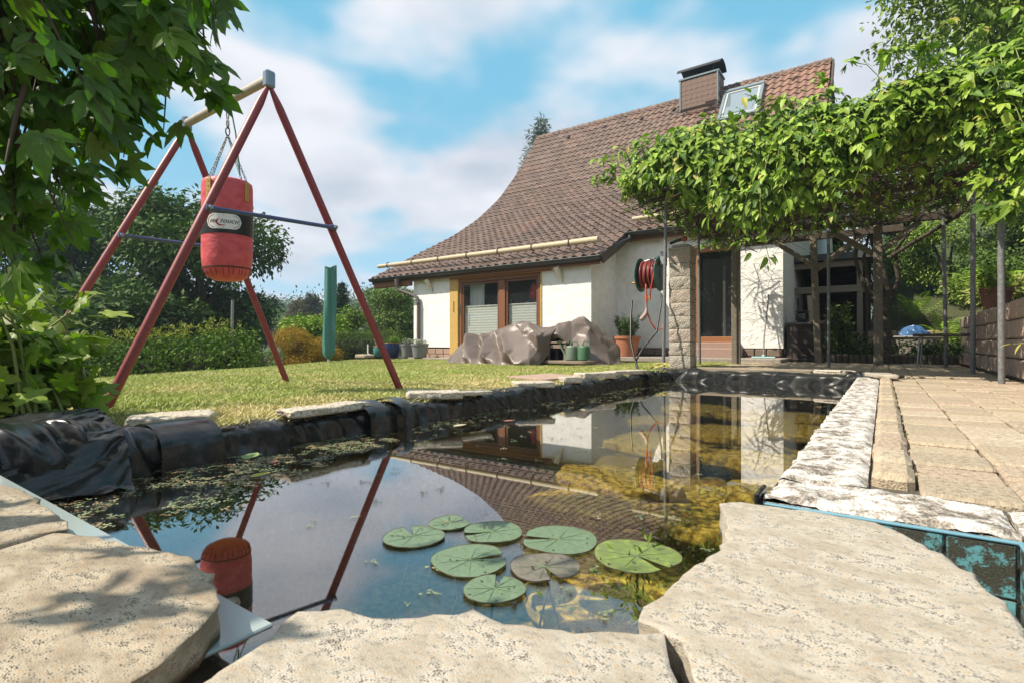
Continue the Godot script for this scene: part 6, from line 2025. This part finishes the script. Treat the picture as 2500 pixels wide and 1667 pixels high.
		var cs: Array = [[Color(.07, .13, .03), Color(.16, .25, .06)], [Color(.12, .2, .03), Color(.26, .36, .08)], [Color(.03, .06, .02), Color(.08, .13, .04)], [Color(.22, .26, .06), Color(.36, .38, .12)]][q[5]]
		tree("slope_shrub", q[4], at, q[2], q[3], .05, 900, sp1, cs[0], cs[1], 300 + int(q[0] * 10), "shrubs on the slope", 9, -.3, .7, 1.2, "shrub")

# ---------------------------------------------------------------- trees and hedges
func at_px(xr: float, d: float) -> Vector3:   # ground point at that bearing (lateral over depth) and depth
	var x := d * (-.575 + .818 * xr); var z := d * (-.818 - .575 * xr)
	return V(x, th(x, z), z)
func trees() -> void:
	var big := sprig(9, .26, .11, .42, 81)
	var mid := sprig(9, .34, .2, .55, 82)
	var farl := sprig(26, .26, .17, .6, 83)
	var need := sprig(12, .30, .05, .26, 84, 2, .3)
	var small := sprig(10, .11, .06, .2, 85)
	tree("chestnut_tree", "large dark chestnut tree behind the swing frame", at_px(-.60, 21), 8.1, 3.5, .6, 3400, big, Color(.032, .070, .016), Color(.12, .195, .042), 101, "", 22, -.18)
	tree("chestnut_tree", "dark broadleaf tree left of the chestnut behind the hanging creeper", at_px(-.86, 22), 9.5, 4.0, .5, 3000, big, Color(.032, .070, .016), Color(.12, .195, .042), 102, "", 20, -.2)
	tree("dark_tree", "low dark tree filling the gap below the chestnut crown", at_px(-.70, 17), 3.6, 2.4, .0, 1500, big, Color(.035, .07, .02), Color(.10, .155, .04), 103, "", 12, -.3)
	# left hedge
	rng.seed = 55
	var hd := thing("hedge", "leafy garden hedge with yellow-green new shoots on the left of the lawn", "hedge", V(-11, -.3, -4.4))
	var core := MB.new()
	core.tube([V(-13.6, -.55, -2.4), V(-12.1, -.25, -3.7), V(-10.0, -.02, -5.17)], [.32, .34, .3], 8)
	wpart(hd, "branches", core, flat("hedge_dark", Color(.02, .022, .010), .9))
	var lob := []
	for k in 12:
		var t := k / 11.0
		var q := V(-13.4, -.65, -2.55).lerp(V(-9.98, -.15, -5.17), t)
		lob.append([q + V(0, .34, 0), V(.42, .46, .40)])
	crown(hd, "foliage", lob, 2600, sprig(8, .07, .04, .11, 86), leafmat("leaf_generic", Color.WHITE, .6, .65), Color(.06, .11, .02), Color(.16, .25, .045), .7, 1.2, -.4, .75)
	var xfs := []; var cols := []
	for k in 420:
		var t := rng.randf()
		var q := V(-13.4, -.65, -2.55).lerp(V(-9.98, -.15, -5.17), t) + V(rr(-.3, .3), .76 + .26 * pow(rng.randf(), 1.6), rr(-.3, .3))
		xfs.append(Transform3D(rbasis(.5, 1.0), q - hd.position)); cols.append(mixc(Color(.24, .28, .04), Color(.42, .40, .08)))
	multi(hd, "new_shoots", sprig(7, .05, .022, .07, 87, 2, .2), mats["leaf_generic"], xfs, cols)
	# clipped hedge behind the parasol
	var ch := thing("clipped_hedge", "rounded clipped green hedge between the parasol and the pots", "hedge", V(-13.7, -.25, -11.1))
	core = MB.new()
	core.tube([V(-14.5, .18, -10.5), V(-13.0, .2, -11.6)], [.42, .42], 10)
	wpart(ch, "branches", core, mats["hedge_dark"])
	lob = []
	for k in 9: lob.append([V(-14.5, .17, -10.5).lerp(V(-12.9, .2, -11.7), k / 8.0), V(.44, .56, .44)])
	crown(ch, "foliage", lob, 5200, sprig(8, .045, .026, .07, 88), mats["leaf_generic"], Color(.055, .10, .02), Color(.15, .22, .05), .7, 1.1, -.9, .9)
	# shrubs at the lawn edge
	rng.seed = 56
	var gb := thing("golden_conifer", "golden-orange rounded dwarf conifer left of the parasol", "shrub", V(-11.75, -.25, -7.65))
	core = MB.new(); core.tube([V(-11.75, -.4, -7.65), V(-11.75, .4, -7.65)], [.3, .2], 8)
	wpart(gb, "branches", core, flat("golden_dark", Color(.06, .035, .01), .9))
	crown(gb, "foliage", [[V(-11.9, .48, -7.5), V(.42, .28, .42)], [V(-11.5, .2, -7.9), V(.40, .3, .4)], [V(-11.95, .0, -7.35), V(.34, .28, .34)], [V(-11.6, -.06, -7.6), V(.38, .2, .38)], [V(-11.4, .08, -8.15), V(.34, .26, .34)]], 2400, sprig(9, .06, .012, .06, 89, 2, .3), mats["leaf_generic"], Color(.26, .15, .02), Color(.52, .33, .05), .7, 1.2, -.25, .7)
	tree("grey_shrub", "loose grey-green shrub between the chestnut and the golden conifer", V(-11.9, -.3, -6.75), .72, .6, .0, 700, sprig(7, .07, .03, .1, 90), Color(.12, .17, .07), Color(.26, .32, .16), 111, "", 8, -.3, .7, 1.2, "shrub")
	tree("bright_bush", "bright yellow-green bush behind the parasol", at_px(-.375, 19), 2.25, 1.4, .0, 1300, sprig(9, .14, .07, .2, 91), Color(.15, .24, .03), Color(.32, .44, .07), 112, "", 10, -.3, .7, 1.2, "shrub")
	tree("bright_bush", "green bush right of the parasol behind the clipped hedge", at_px(-.33, 21), 2.1, 1.2, .0, 900, sprig(9, .14, .07, .2, 91), Color(.12, .2, .03), Color(.26, .36, .07), 113, "", 8, -.3, .7, 1.2, "shrub")
	conifer("dwarf_conifer", "small dark cone-shaped conifer behind the clipped hedge", at_px(-.322, 25), 3.4, .95, 1600, sprig(12, .14, .03, .14, 92, 2, .3), Color(.018, .04, .025), Color(.05, .085, .05), 114)
	tree("dark_bush", "dark green bush at the left corner of the house", at_px(-.205, 22), 2.9, 1.5, .0, 1100, sprig(9, .12, .06, .2, 93), Color(.10, .16, .045), Color(.24, .33, .09), 115, "", 9, -.3, .7, 1.2, "shrub")
	tree("dark_bush", "green bush left of the house corner above the pots", at_px(-.25, 24), 3.2, 1.5, .0, 1000, sprig(9, .13, .06, .2, 93), Color(.09, .15, .05), Color(.21, .30, .09), 116, "", 9, -.3, .7, 1.2, "shrub")
	# far trees: bearing, depth, top above the eye (in the photo's slope), width
	var ft := [[-.452, 62, .073, 3.6, 0, "pale green broad tree beyond the valley, left of the two spruces"], [-.425, 70, .078, 4.4, 1, "mid green tree just left of the brown spruce"], [-.365, 75, .078, 4.0, 1, "green tree close behind the parasol"], [-.322, 72, .072, 4.4, 0, "light green tree to the right of the parasol top"], [-.30, 84, .078, 3.6, 2, "thin tall birch-like tree right of the parasol"], [-.272, 66, .060, 3.8, 0, "pale willow-like tree seen between the swing legs"], [-.245, 74, .068, 5.0, 1, "rounded tree left of the house beside the red swing leg"], [-.222, 64, .070, 4.2, 1, "big rounded green tree left of the house"], [-.192, 72, .066, 4.6, 0, "green tree directly beside the house wall"], [-.345, 58, .045, 3.6, 1, "low green tree below the tree line behind the hedge"], [-.47, 80, .062, 5.0, 1, "tree at the edge of the chestnut crown"]]
	for i in ft.size():
		var q: Array = ft[i]
		var at := at_px(q[0], q[1])
		var h: float = .36 + (q[2] - .014) * q[1] - at.y
		var cs: Array = [[Color(.14, .20, .08), Color(.26, .33, .15)], [Color(.09, .145, .05), Color(.19, .26, .09)], [Color(.11, .16, .09), Color(.21, .27, .14)]][q[4]]
		tree("valley_tree", q[5], at, h, q[3], h * .15, 2200, farl, cs[0], cs[1], 400 + i, "trees across the valley", 15, -.7)
	for q in [[-.404, 58, .079, 2.6, "brownish sparse spruce left of the darker one", Color(.10, .085, .05), Color(.2, .16, .09)], [-.378, 60, .092, 2.5, "tall dark spruce just left of the parasol", Color(.03, .045, .025), Color(.085, .09, .05)], [-.452, 90, .085, 3.0, "dark pointed spruce at the edge of the chestnut", Color(.025, .05, .03), Color(.06, .09, .05)], [-.283, 95, .07, 2.6, "far narrow spruce between the swing legs", Color(.03, .055, .03), Color(.07, .1, .06)]]:
		var at := at_px(q[0], q[1])
		conifer("spruce", q[4], at, .36 + q[2] * q[1] - at.y, q[3], 1500, sprig(12, .55, .12, .5, 94, 2, .3), q[5], q[6], 500 + int(q[1]), "spruces across the valley")
	conifer("pine_tree", "pine top showing behind the left end of the roof ridge", at_px(.055, 33), 14.6, 3.0, 2200, need, Color(.035, .06, .03), Color(.10, .14, .07), 520, "", .45)
	tree("garden_tree", "tall leafy tree at the top right behind the climbers", V(5.0, 2.4, -16.4), 10.6, 5.0, .3, 9000, sprig(9, .15, .075, .26, 95), Color(.09, .155, .025), Color(.27, .37, .07), 530, "", 34, -.35)
	tree("garden_tree", "dark tree on the slope filling the right edge above the pergola", V(7.2, 3.4, -13.5), 9.0, 3.6, .8, 2600, sprig(9, .17, .085, .28, 96), Color(.04, .08, .02), Color(.13, .2, .05), 531, "", 18, -.25)
	tree("garden_tree", "broad green tree behind us on the left, mirrored in the terrace window", V(-18.5, -1.0, 4.5), 8.0, 3.6, 1.0, 1600, big, Color(.04, .08, .02), Color(.13, .2, .05), 540, "", 14, -.25)
	tree("garden_tree", "green tree behind us at the end of the terrace, mirrored in the terrace door", V(-9.0, 0, 11.5), 8.0, 3.6, .6, 1600, big, Color(.04, .08, .02), Color(.13, .2, .05), 541, "", 14, -.25)
	tree("garden_tree", "green tree behind us on the right, out of view", V(3.5, .5, 13.0), 7.0, 3.6, .4, 1600, big, Color(.04, .08, .02), Color(.13, .2, .05), 542, "", 14, -.25)
	# houses across the valley
	for q in [[-.455, 74, 9.0, Color(.30, .15, .11), "cream house with a brown-red roof half hidden behind the chestnut"], [-.30, 105, 8.0, Color(.16, .15, .16), "small far house with a grey roof behind the clipped hedge"]]:
		var at := at_px(q[0], q[1])
		var g := thing("far_house", q[4], "house", at, "houses across the valley", .5)
		var top: float = .36 + .026 * q[1] - at.y
		part(g, "wall", box_mesh([[V(0, top * .3 - .5, 0), V(q[2], top * .6 + 1.0, 7)]], 0), flat("far_wall", Color(.6, .56, .48), .9))
		var mb := MB.new()
		var e := top * .58; var hw: float = q[2] / 2 + .4
		mb.quad(V(-hw, e, 3.9), V(hw, e, 3.9), V(hw, top, 0), V(-hw, top, 0)); mb.quad(V(hw, e, -3.9), V(-hw, e, -3.9), V(-hw, top, 0), V(hw, top, 0))
		mb.tri(V(hw, e, 3.9), V(hw, e, -3.9), V(hw, top, 0)); mb.tri(V(-hw, e, -3.9), V(-hw, e, 3.9), V(-hw, top, 0))
		part(g, "roof", mb.mesh(), flat("far_roof_%s" % q[0], q[3], .85))
		for k in 3: part(g, "window", box_mesh([[V(-2.4 + 2.4 * k, top * .36, 3.51), V(1.0, 1.2, .06)]], 0), flat("far_window", Color(.06, .07, .08), .2))
	# far woods
	rng.seed = 57
	xfs = []; cols = []
	for k in 1500:
		var d := rr(105, 400); var xr := rr(-1.6, .15)
		var at := at_px(xr, d)
		if k % 3 == 0:
			d = rr(105, 160); at = at_px(xr, d)
		for j in 6:
			var r := rr(2.2, 4.2)
			xfs.append(Transform3D(Basis.from_euler(V(rr(-.4, .4), rr(0, TAU), 0)).scaled(V(r, r * rr(.9, 1.5), r) * .9), at + V(rr(-3, 3), rr(2, 9), rr(-3, 3))))
			cols.append(mixc(Color(.06, .11, .045), Color(.15, .21, .085), .3))
	var wood := multi(self, "far_woods", sprig(150, .13, .10, 0.9, 97), leafmat("leaf_generic", Color.WHITE, .6, .65), xfs, cols)
	tag(wood, "distant wood covering the hills on the horizon", "wood")

# ---------------------------------------------------------------- climbers
func vine_color() -> Color:
	var r := rng.randf()
	if r < .03: return mixc(Color(.46, .48, .07), Color(.48, .40, .10), .15)
	if r < .25: return mixc(Color(.07, .14, .025), Color(.11, .20, .03), .2)
	return mixc(Color(.16, .27, .03), Color(.36, .50, .065), .2)
func vines() -> void:
	rng.seed = 61
	var o := thing("climbing_vine", "sunlit climbing vine heaped over the front of the pergola", "vine", V(-.05, 0, -11.8))
	# trunk
	var bark: StandardMaterial3D = mats["bark"]
	for q in [[V(.02, -.05, -11.8), V(.06, .5, -11.75), V(.0, .9, -11.8), V(.08, 1.3, -11.75), V(-.02, 1.8, -11.7), V(-.25, 2.5, -11.4)], [V(.05, 1.0, -11.78), V(.22, 1.5, -11.7), V(.18, 2.0, -11.6), V(.5, 2.5, -11.2)], [V(.0, 1.1, -11.8), V(-.22, 1.35, -11.75), V(-.28, 1.9, -11.7), V(-.18, 2.5, -11.5)], [V(-.24, 1.35, -11.75), V(-.38, 1.7, -11.7), V(-.45, 2.5, -11.3)], [V(.1, 1.9, -11.65), V(.6, 2.2, -11.3), V(1.1, 2.45, -10.6)]]:
		var mb := MB.new()
		var pts := []
		for i in q.size() - 1:
			for k in 4: pts.append((q[i] as Vector3).lerp(q[i + 1], k / 4.0) + V(rr(-.02, .02), 0, rr(-.02, .02)))
		pts.append(q[-1])
		var rads := []
		for k in pts.size(): rads.append((.085 if q[0].y < .1 else .045) * lerpf(1.0, .4, float(k) / pts.size()) * rr(.85, 1.2))
		mb.tube(pts, rads, 8)
		wpart(o, "stem", mb, bark)
	# twigs under the roof
	var tw := MB.new()
	tw.tube([V(0, 0, -.5), V(.03, .05, -.15), V(-.03, -.02, .2), V(.04, -.05, .5)], [.008, .007, .006, .002], 4, false)
	var xfs := []
	for i in 1500:
		var q := V(rr(-3.0, 1.2), 0, 0)
		q.z = lerpf(-7.6, -6.1, clampf((q.x + 3.0) / 4.2, 0, 1)) - 4.6 * rng.randf()
		q.y = 2.42 + .38 * rng.randf() * rng.randf() + .0
		xfs.append(Transform3D(Basis.from_euler(V(rr(-.35, .35), rr(0, TAU), rr(-.2, .2))).scaled(Vector3.ONE * rr(.5, 1.2)), q - o.position))
	multi(o, "twig", tw.mesh(), tex("twig_brown", [[0, .05, .035, .025], [1, .16, .115, .08]], 0.03, 0.3, 0.9), xfs)
	# leaves: front curtain, roof and hanging strands
	var kinds := [ovate(.112, .066), ovate(.135, .055, 5, .5), palmate(.115, 5, 4, .0, .34)]
	var lm := leafmat("vine_leaf", Color.WHITE, .75, .55)
	var fr := []
	var add := func(q: Vector3, out: Vector3, front: bool, hang: float) -> void:
		var dir := (out * rr(.3, 1.0) + V(rr(-.7, .7), -hang * rr(.2, 1.0), rr(-.5, .5))).normalized()
		var up := (Vector3.UP * rr(.3, 1.0) + out * rr(.1, .9) + V(rr(-.3, .3), 0, rr(-.3, .3))).normalized()
		var x := up.cross(dir).normalized()
		fr.append([Transform3D(Basis(x, dir.cross(x).normalized(), dir).scaled(Vector3.ONE * rr(.5, 1.3)), q), front])
	var facing := V(.42, 0, 1).normalized()
	for i in 9500:
		var u := rng.randf()
		var base := V(-3.28, 0, -7.62).lerp(V(1.55, 0, -5.7), u)
		var top := curve([[0, 2.95], [.1, 3.2], [.14, 3.28], [.21, 3.36], [.39, 3.08], [.5, 3.14], [.61, 2.95], [.68, 2.88], [.78, 2.9], [1, 2.98]], u) + .10 * nz.get_noise_2d(u * 900, 3)
		var bot := curve([[0, 2.75], [.14, 2.6], [.22, 2.45], [.29, 2.3], [.35, 1.98], [.43, 1.85], [.5, 1.88], [.57, 1.95], [.63, 2.05], [.67, 2.25], [.75, 2.3], [.79, 2.1], [.83, 1.75], [.87, 1.45], [1, 1.25]], u) + .12 * nz.get_noise_2d(u * 1500, 40)
		var t := rng.randf()
		var y := lerpf(bot, top, t)
		var bulge := .35 * sin(PI * clampf(t, .05, 1.0)) * (1.0 + .5 * nz.get_noise_2d(u * 500, t * 90))
		if nz.get_noise_3d(u * 600, y * 70, 5.0) < -.33 and t < .7: continue
		var dep := rng.randf()
		add.call(base + facing * (bulge - .5 * dep) + V(0, y, 0), facing, dep < .3, .8 - .4 * t)
	for i in 6500:
		var u := rng.randf()
		var base := V(-3.2, 0, -7.62).lerp(V(1.55, 0, -5.7), u)
		var w := rng.randf()
		var y := curve([[0, 2.85], [.1, 3.0], [.2, 3.1], [.35, 2.95], [.55, 2.9], [.75, 2.82], [1, 2.95]], u) + .25 * (w - .15) + .16 * nz.get_noise_2d(base.x * 90, w * 300) - .55 * rng.randf() * rng.randf()
		add.call(base + V(-.1, y, -3.9 * w), (Vector3.UP * .5 + facing * .6).normalized(), w < .06, .3)
	for i in 1500:
		var q := V(rr(-3.0, 1.2), 0, 0)
		q.z = lerpf(-7.5, -6.0, clampf((q.x + 3.0) / 4.2, 0, 1)) - 4.2 * rng.randf()
		q.y = 2.34 + .25 * rng.randf()
		add.call(q, V(rr(-1, 1), -.2, rr(-.5, 1)).normalized(), false, 1.0)
	# strands hanging or reaching out
	var strands := []
	for q in [[.40, 1.40, .5], [.44, 1.25, .55], [.3, 1.95, .4], [.48, 1.6, .5], [.56, 1.65, .45], [.2, 2.3, .35], [.05, 2.75, .5], [.86, 1.15, .4], [.83, 1.45, .5], [.66, 2.1, .35], [.80, 1.9, .5], [.13, 2.5, .3], [.60, 1.8, .4], [.84, 1.2, .4]]:
		var b := V(-3.28, 0, -7.62).lerp(V(1.55, 0, -5.7), q[0]) + facing * .25
		var mb_pts := []
		var y0 := 2.7
		for k in 9:
			var t := k / 8.0
			mb_pts.append(b + V(.10 * sin(t * 4.0 + q[0] * 20.0), lerpf(y0, q[1], t), .08 * sin(t * 3.0)) + facing * .12 * sin(t * PI))
		strands.append(mb_pts)
	for k in 44:
		var u := rng.randf()
		var b := V(-3.28, 0, -7.62).lerp(V(1.55, 0, -5.7), u) + V(0, lerpf(3.1, 2.85, u), 0) + facing * rr(-.3, .2)
		var tip := V(rr(-.35, .35), rr(.1, .32), rr(-.1, .3))
		strands.append([b, b + tip * .5 + V(0, .08, 0), b + tip])
	for k in 6:
		var b := V(-3.35, rr(2.8, 3.3), -7.6)
		var tip := V(rr(-.5, -.25), rr(-.1, .15), rr(-.2, .2))
		strands.append([b, b + tip * .5 + V(0, .05, 0), b + tip])
	for pts in strands:
		var mb := MB.new()
		mb.tube(pts, .004, 5, false)
		wpart(o, "shoot", mb, flat("shoot_green", Color(.20, .22, .06), .6))
		for k in pts.size() * 4:
			var f: float = rng.randf() * (pts.size() - 1.001)
			var q: Vector3 = (pts[int(f)] as Vector3).lerp(pts[int(f) + 1], f - int(f))
			add.call(q + V(rr(-.05, .05), rr(-.05, .05), rr(-.05, .05)), V(rr(-1, 1), rr(-.2, .6), rr(-.2, 1)).normalized(), true, .8)
	var sets := [[], [], []]; var cs := [[], [], []]
	var parts := []
	for e in fr:
		var k := 2 if e[0].origin.x > -.6 and rng.randf() < .5 else rng.randi() % 2
		if e[1]: parts.append([e[0].origin.distance_to(EYE), k, e[0]])
		else:
			sets[k].append(Transform3D(e[0].basis, e[0].origin - o.position)); cs[k].append(vine_color())
	parts.sort_custom(func(a, b): return a[0] < b[0])
	var lv := []
	for k in 5: lv.append(leafmat("vine_leaf_%d" % k, [Color(.20, .32, .035), Color(.27, .41, .05), Color(.38, .50, .065), Color(.12, .22, .03), Color(.29, .43, .05)][k], .75, .55, false))
	for i in parts.size():
		var e: Array = parts[i]
		if i < 300: part(o, "leaf", kinds[e[1]], lv[rng.randi() % 5], Transform3D(e[2].basis, e[2].origin - o.position))
		else:
			sets[e[1]].append(Transform3D(e[2].basis, e[2].origin - o.position)); cs[e[1]].append(vine_color())
	for k in 3: multi(o, "foliage", kinds[k], lm, sets[k], cs[k])
	creeper()

func creeper() -> void:
	# big-leaved creeper hanging at the left, close to the camera
	rng.seed = 71
	var o := thing("hanging_creeper", "big-leaved creeper hanging down in front of us at the left", "creeper", V(-2.6, 0, .1))
	var mb := MB.new()
	mb.tube([V(-2.75, -.1, -.1), V(-2.55, .5, -.25), V(-2.36, .95, -.36), V(-2.17, 1.27, -.42), V(-2.02, 1.6, -.46), V(-1.85, 2.2, -.5)], [.06, .052, .046, .042, .04, .03], 10)
	wpart(o, "trunk", mb, mats["bark"])
	var kinds := [palmate(.118, 5, 7, .12, .42, 1.5), palmate(.105, 5, 7, .12, .46, 1.7), lobed(.085)]
	var leaves := []
	var stems := []
	var put := func(q: Vector3, hang: float) -> void:
		var dir := V(rr(-.6, 1.0), -hang * rr(.4, 1.2), rr(-.7, .5)).normalized()
		var up := V(rr(-.4, .5), rr(.15, 1.0), rr(.0, .9)).normalized()
		var x := up.cross(dir).normalized()
		leaves.append(Transform3D(Basis(x, dir.cross(x).normalized(), dir).scaled(Vector3.ONE * rr(.42, 1.12)), q))
	# hanging stems: from the overhead tangle down; each carries leaves. s = sideways, d = depth in the view's axes
	for k in 58:
		var f := pow(rng.randf(), .85)
		var xr := lerpf(-1.12, -.52, f)
		var d := rr(1.35, 2.15)
		var lat := xr * d
		var top := 1.75 + rr(0, .35)
		var low := curve([[-1.5, .5], [-1.1, .62], [-.95, .66], [-.85, .8], [-.75, 1.02], [-.66, 1.22], [-.58, 1.4], [-.52, 1.7]], xr) * rr(.9, 1.35)
		var pts := []
		for j in 8:
			var t := j / 7.0
			var l2 := lat - .25 * (1.0 - t) * absf(sin(k * 1.7)) + .05 * sin(t * 6.0 + k)
			var d2 := d + .08 * sin(t * 5.0 + k * 2.0)
			pts.append(V(d2 * -.575 + l2 * .818, lerpf(top, low, t), d2 * -.818 - l2 * .575))
		stems.append(pts)
		var n := int((top - low) / .046) + 2
		for j in n:
			var t := rng.randf()
			var g := t * 6.99
			var q: Vector3 = (pts[int(g)] as Vector3).lerp(pts[int(g) + 1], g - int(g))
			put.call(q + V(rr(-.06, .06), rr(-.03, .03), rr(-.06, .06)), .9)
	# canopy beyond the frame: behind and above, shading the near stones
	for k in 230:
		var q := V(rr(-2.5, -.75), rr(1.0, 2.3), rr(-.15, 1.2))
		if q.x + .61 * q.y > -.50 or q.z < .02 or q.x < -2.1: continue
		put.call(q, .5)
	for k in stems.size():
		mb = MB.new()
		mb.tube(stems[k], [.006, .0055, .005, .0045, .004, .0035, .003, .002] if k % 6 else [.014, .013, .012, .011, .010, .008, .006, .003], 5, false)
		wpart(o, "stem", mb, flat("creeper_stem", Color(.075, .055, .03), .8))
	leaves.sort_custom(func(a, b): return a.origin.distance_to(V(-1.0, .9, -.9)) < b.origin.distance_to(V(-1.0, .9, -.9)))
	var lv := []
	for k in 6: lv.append(leafmat("creeper_leaf_%d" % k, [Color(.10, .195, .03), Color(.13, .24, .035), Color(.19, .30, .045), Color(.105, .20, .04), Color(.155, .27, .04), Color(.32, .34, .06)][k], 1.0, .5, false))
	var rest := [[], [], []]; var rc := [[], [], []]
	for i in leaves.size():
		var k := 0 if rng.randf() < .6 else 1
		var t: Transform3D = Transform3D(leaves[i].basis, leaves[i].origin - o.position)
		if i < 300: part(o, "leaf", kinds[k], lv[5 if i % 83 == 40 else rng.randi() % 5], t)
		else: rest[k].append(t); rc[k].append(mixc(Color(.10, .195, .03), Color(.18, .29, .045)))
	for k in 2:
		if rest[k].size(): multi(o, "foliage", kinds[k], leafmat("creeper_leaf", Color.WHITE, .95, .5), rest[k], rc[k])
	# sunlit lobed-leaf bush below it
	var b := thing("lobed_leaf_bush", "sunlit yellow-green bush with big lobed leaves at the left below the creeper", "bush", V(-3.0, 0, -.9))
	leaves.clear()
	mb = MB.new()
	for k in 34:
		var s := V(rr(-3.2, -2.85), -.05, rr(-1.0, -.45))
		var sl := rr(-2.7, -2.28); var sdd := rr(2.2, 2.75)
		if k < 9: sl = rr(-2.3, -2.14)
		var e := V(-.575 * sdd + .818 * sl, rr(.25, .72) if k >= 9 else rr(.34, .66), -.818 * sdd - .575 * sl)
		mb.tube([s, s.lerp(e, .5) + V(0, .12, 0), e], [.008, .006, .003], 5, false)
		for j in 19:
			var q := s.lerp(e, rr(.25, 1.05)) + V(rr(-.13, .13), rr(-.08, .08), rr(-.13, .13))
			var dir := V(rr(-.3, 1.0), rr(-.9, .1), rr(-1.0, .5)).normalized()
			var up := V(rr(-.5, .2), rr(.4, 1.0), rr(-.1, .7)).normalized()
			var x := up.cross(dir).normalized()
			leaves.append(Transform3D(Basis(x, dir.cross(x).normalized(), dir).scaled(Vector3.ONE * rr(.5, 1.15)), q))
	wpart(b, "stem", mb, flat("shoot_green", Color(.20, .22, .06), .6))
	leaves.sort_custom(func(a, c): return a.origin.distance_to(EYE) < c.origin.distance_to(EYE))
	var bl := []
	for k in 3: bl.append(leafmat("bush_leaf_%d" % k, [Color(.20, .30, .03), Color(.28, .38, .045), Color(.36, .43, .07)][k], .9, .5, false))
	var restb := []; var rcb := []
	for i in leaves.size():
		var t: Transform3D = Transform3D(leaves[i].basis, leaves[i].origin - b.position)
		if i < 260: part(b, "leaf", kinds[2], bl[rng.randi() % 3], t)
		else: restb.append(t); rcb.append(mixc(Color(.13, .2, .025), Color(.26, .32, .05)))
	if restb.size(): multi(b, "foliage", kinds[2], leafmat("creeper_leaf", Color.WHITE, .95, .5), restb, rcb)
	# a shoot reaching in from the right edge
	mb = MB.new()
	mb.tube([V(1.06, .33, -5.0), V(.95, .345, -5.05), V(.84, .37, -5.1), V(.76, .36, -5.15)], [.006, .005, .004, .002], 5)
	var sh := thing("vine_shoot", "thin yellow-green shoot reaching in front of the right pipe post", "shoot", V(.95, .3, -5.05))
	wpart(sh, "stem", mb, mats["shoot_green"])
	mb = MB.new()
	for q in [V(.76, .36, -5.15), V(.80, .365, -5.12), V(.86, .36, -5.08), V(.92, .35, -5.06)]:
		leaf_into(mb, Transform3D(Basis.from_euler(V(rr(-.2, .9), rr(-2.2, -.8), 0)), q), .09, .025, 4)
	wpart(sh, "leaf", mb, leafmat("shoot_leaf", Color(.34, .30, .07), .5, .5, false))
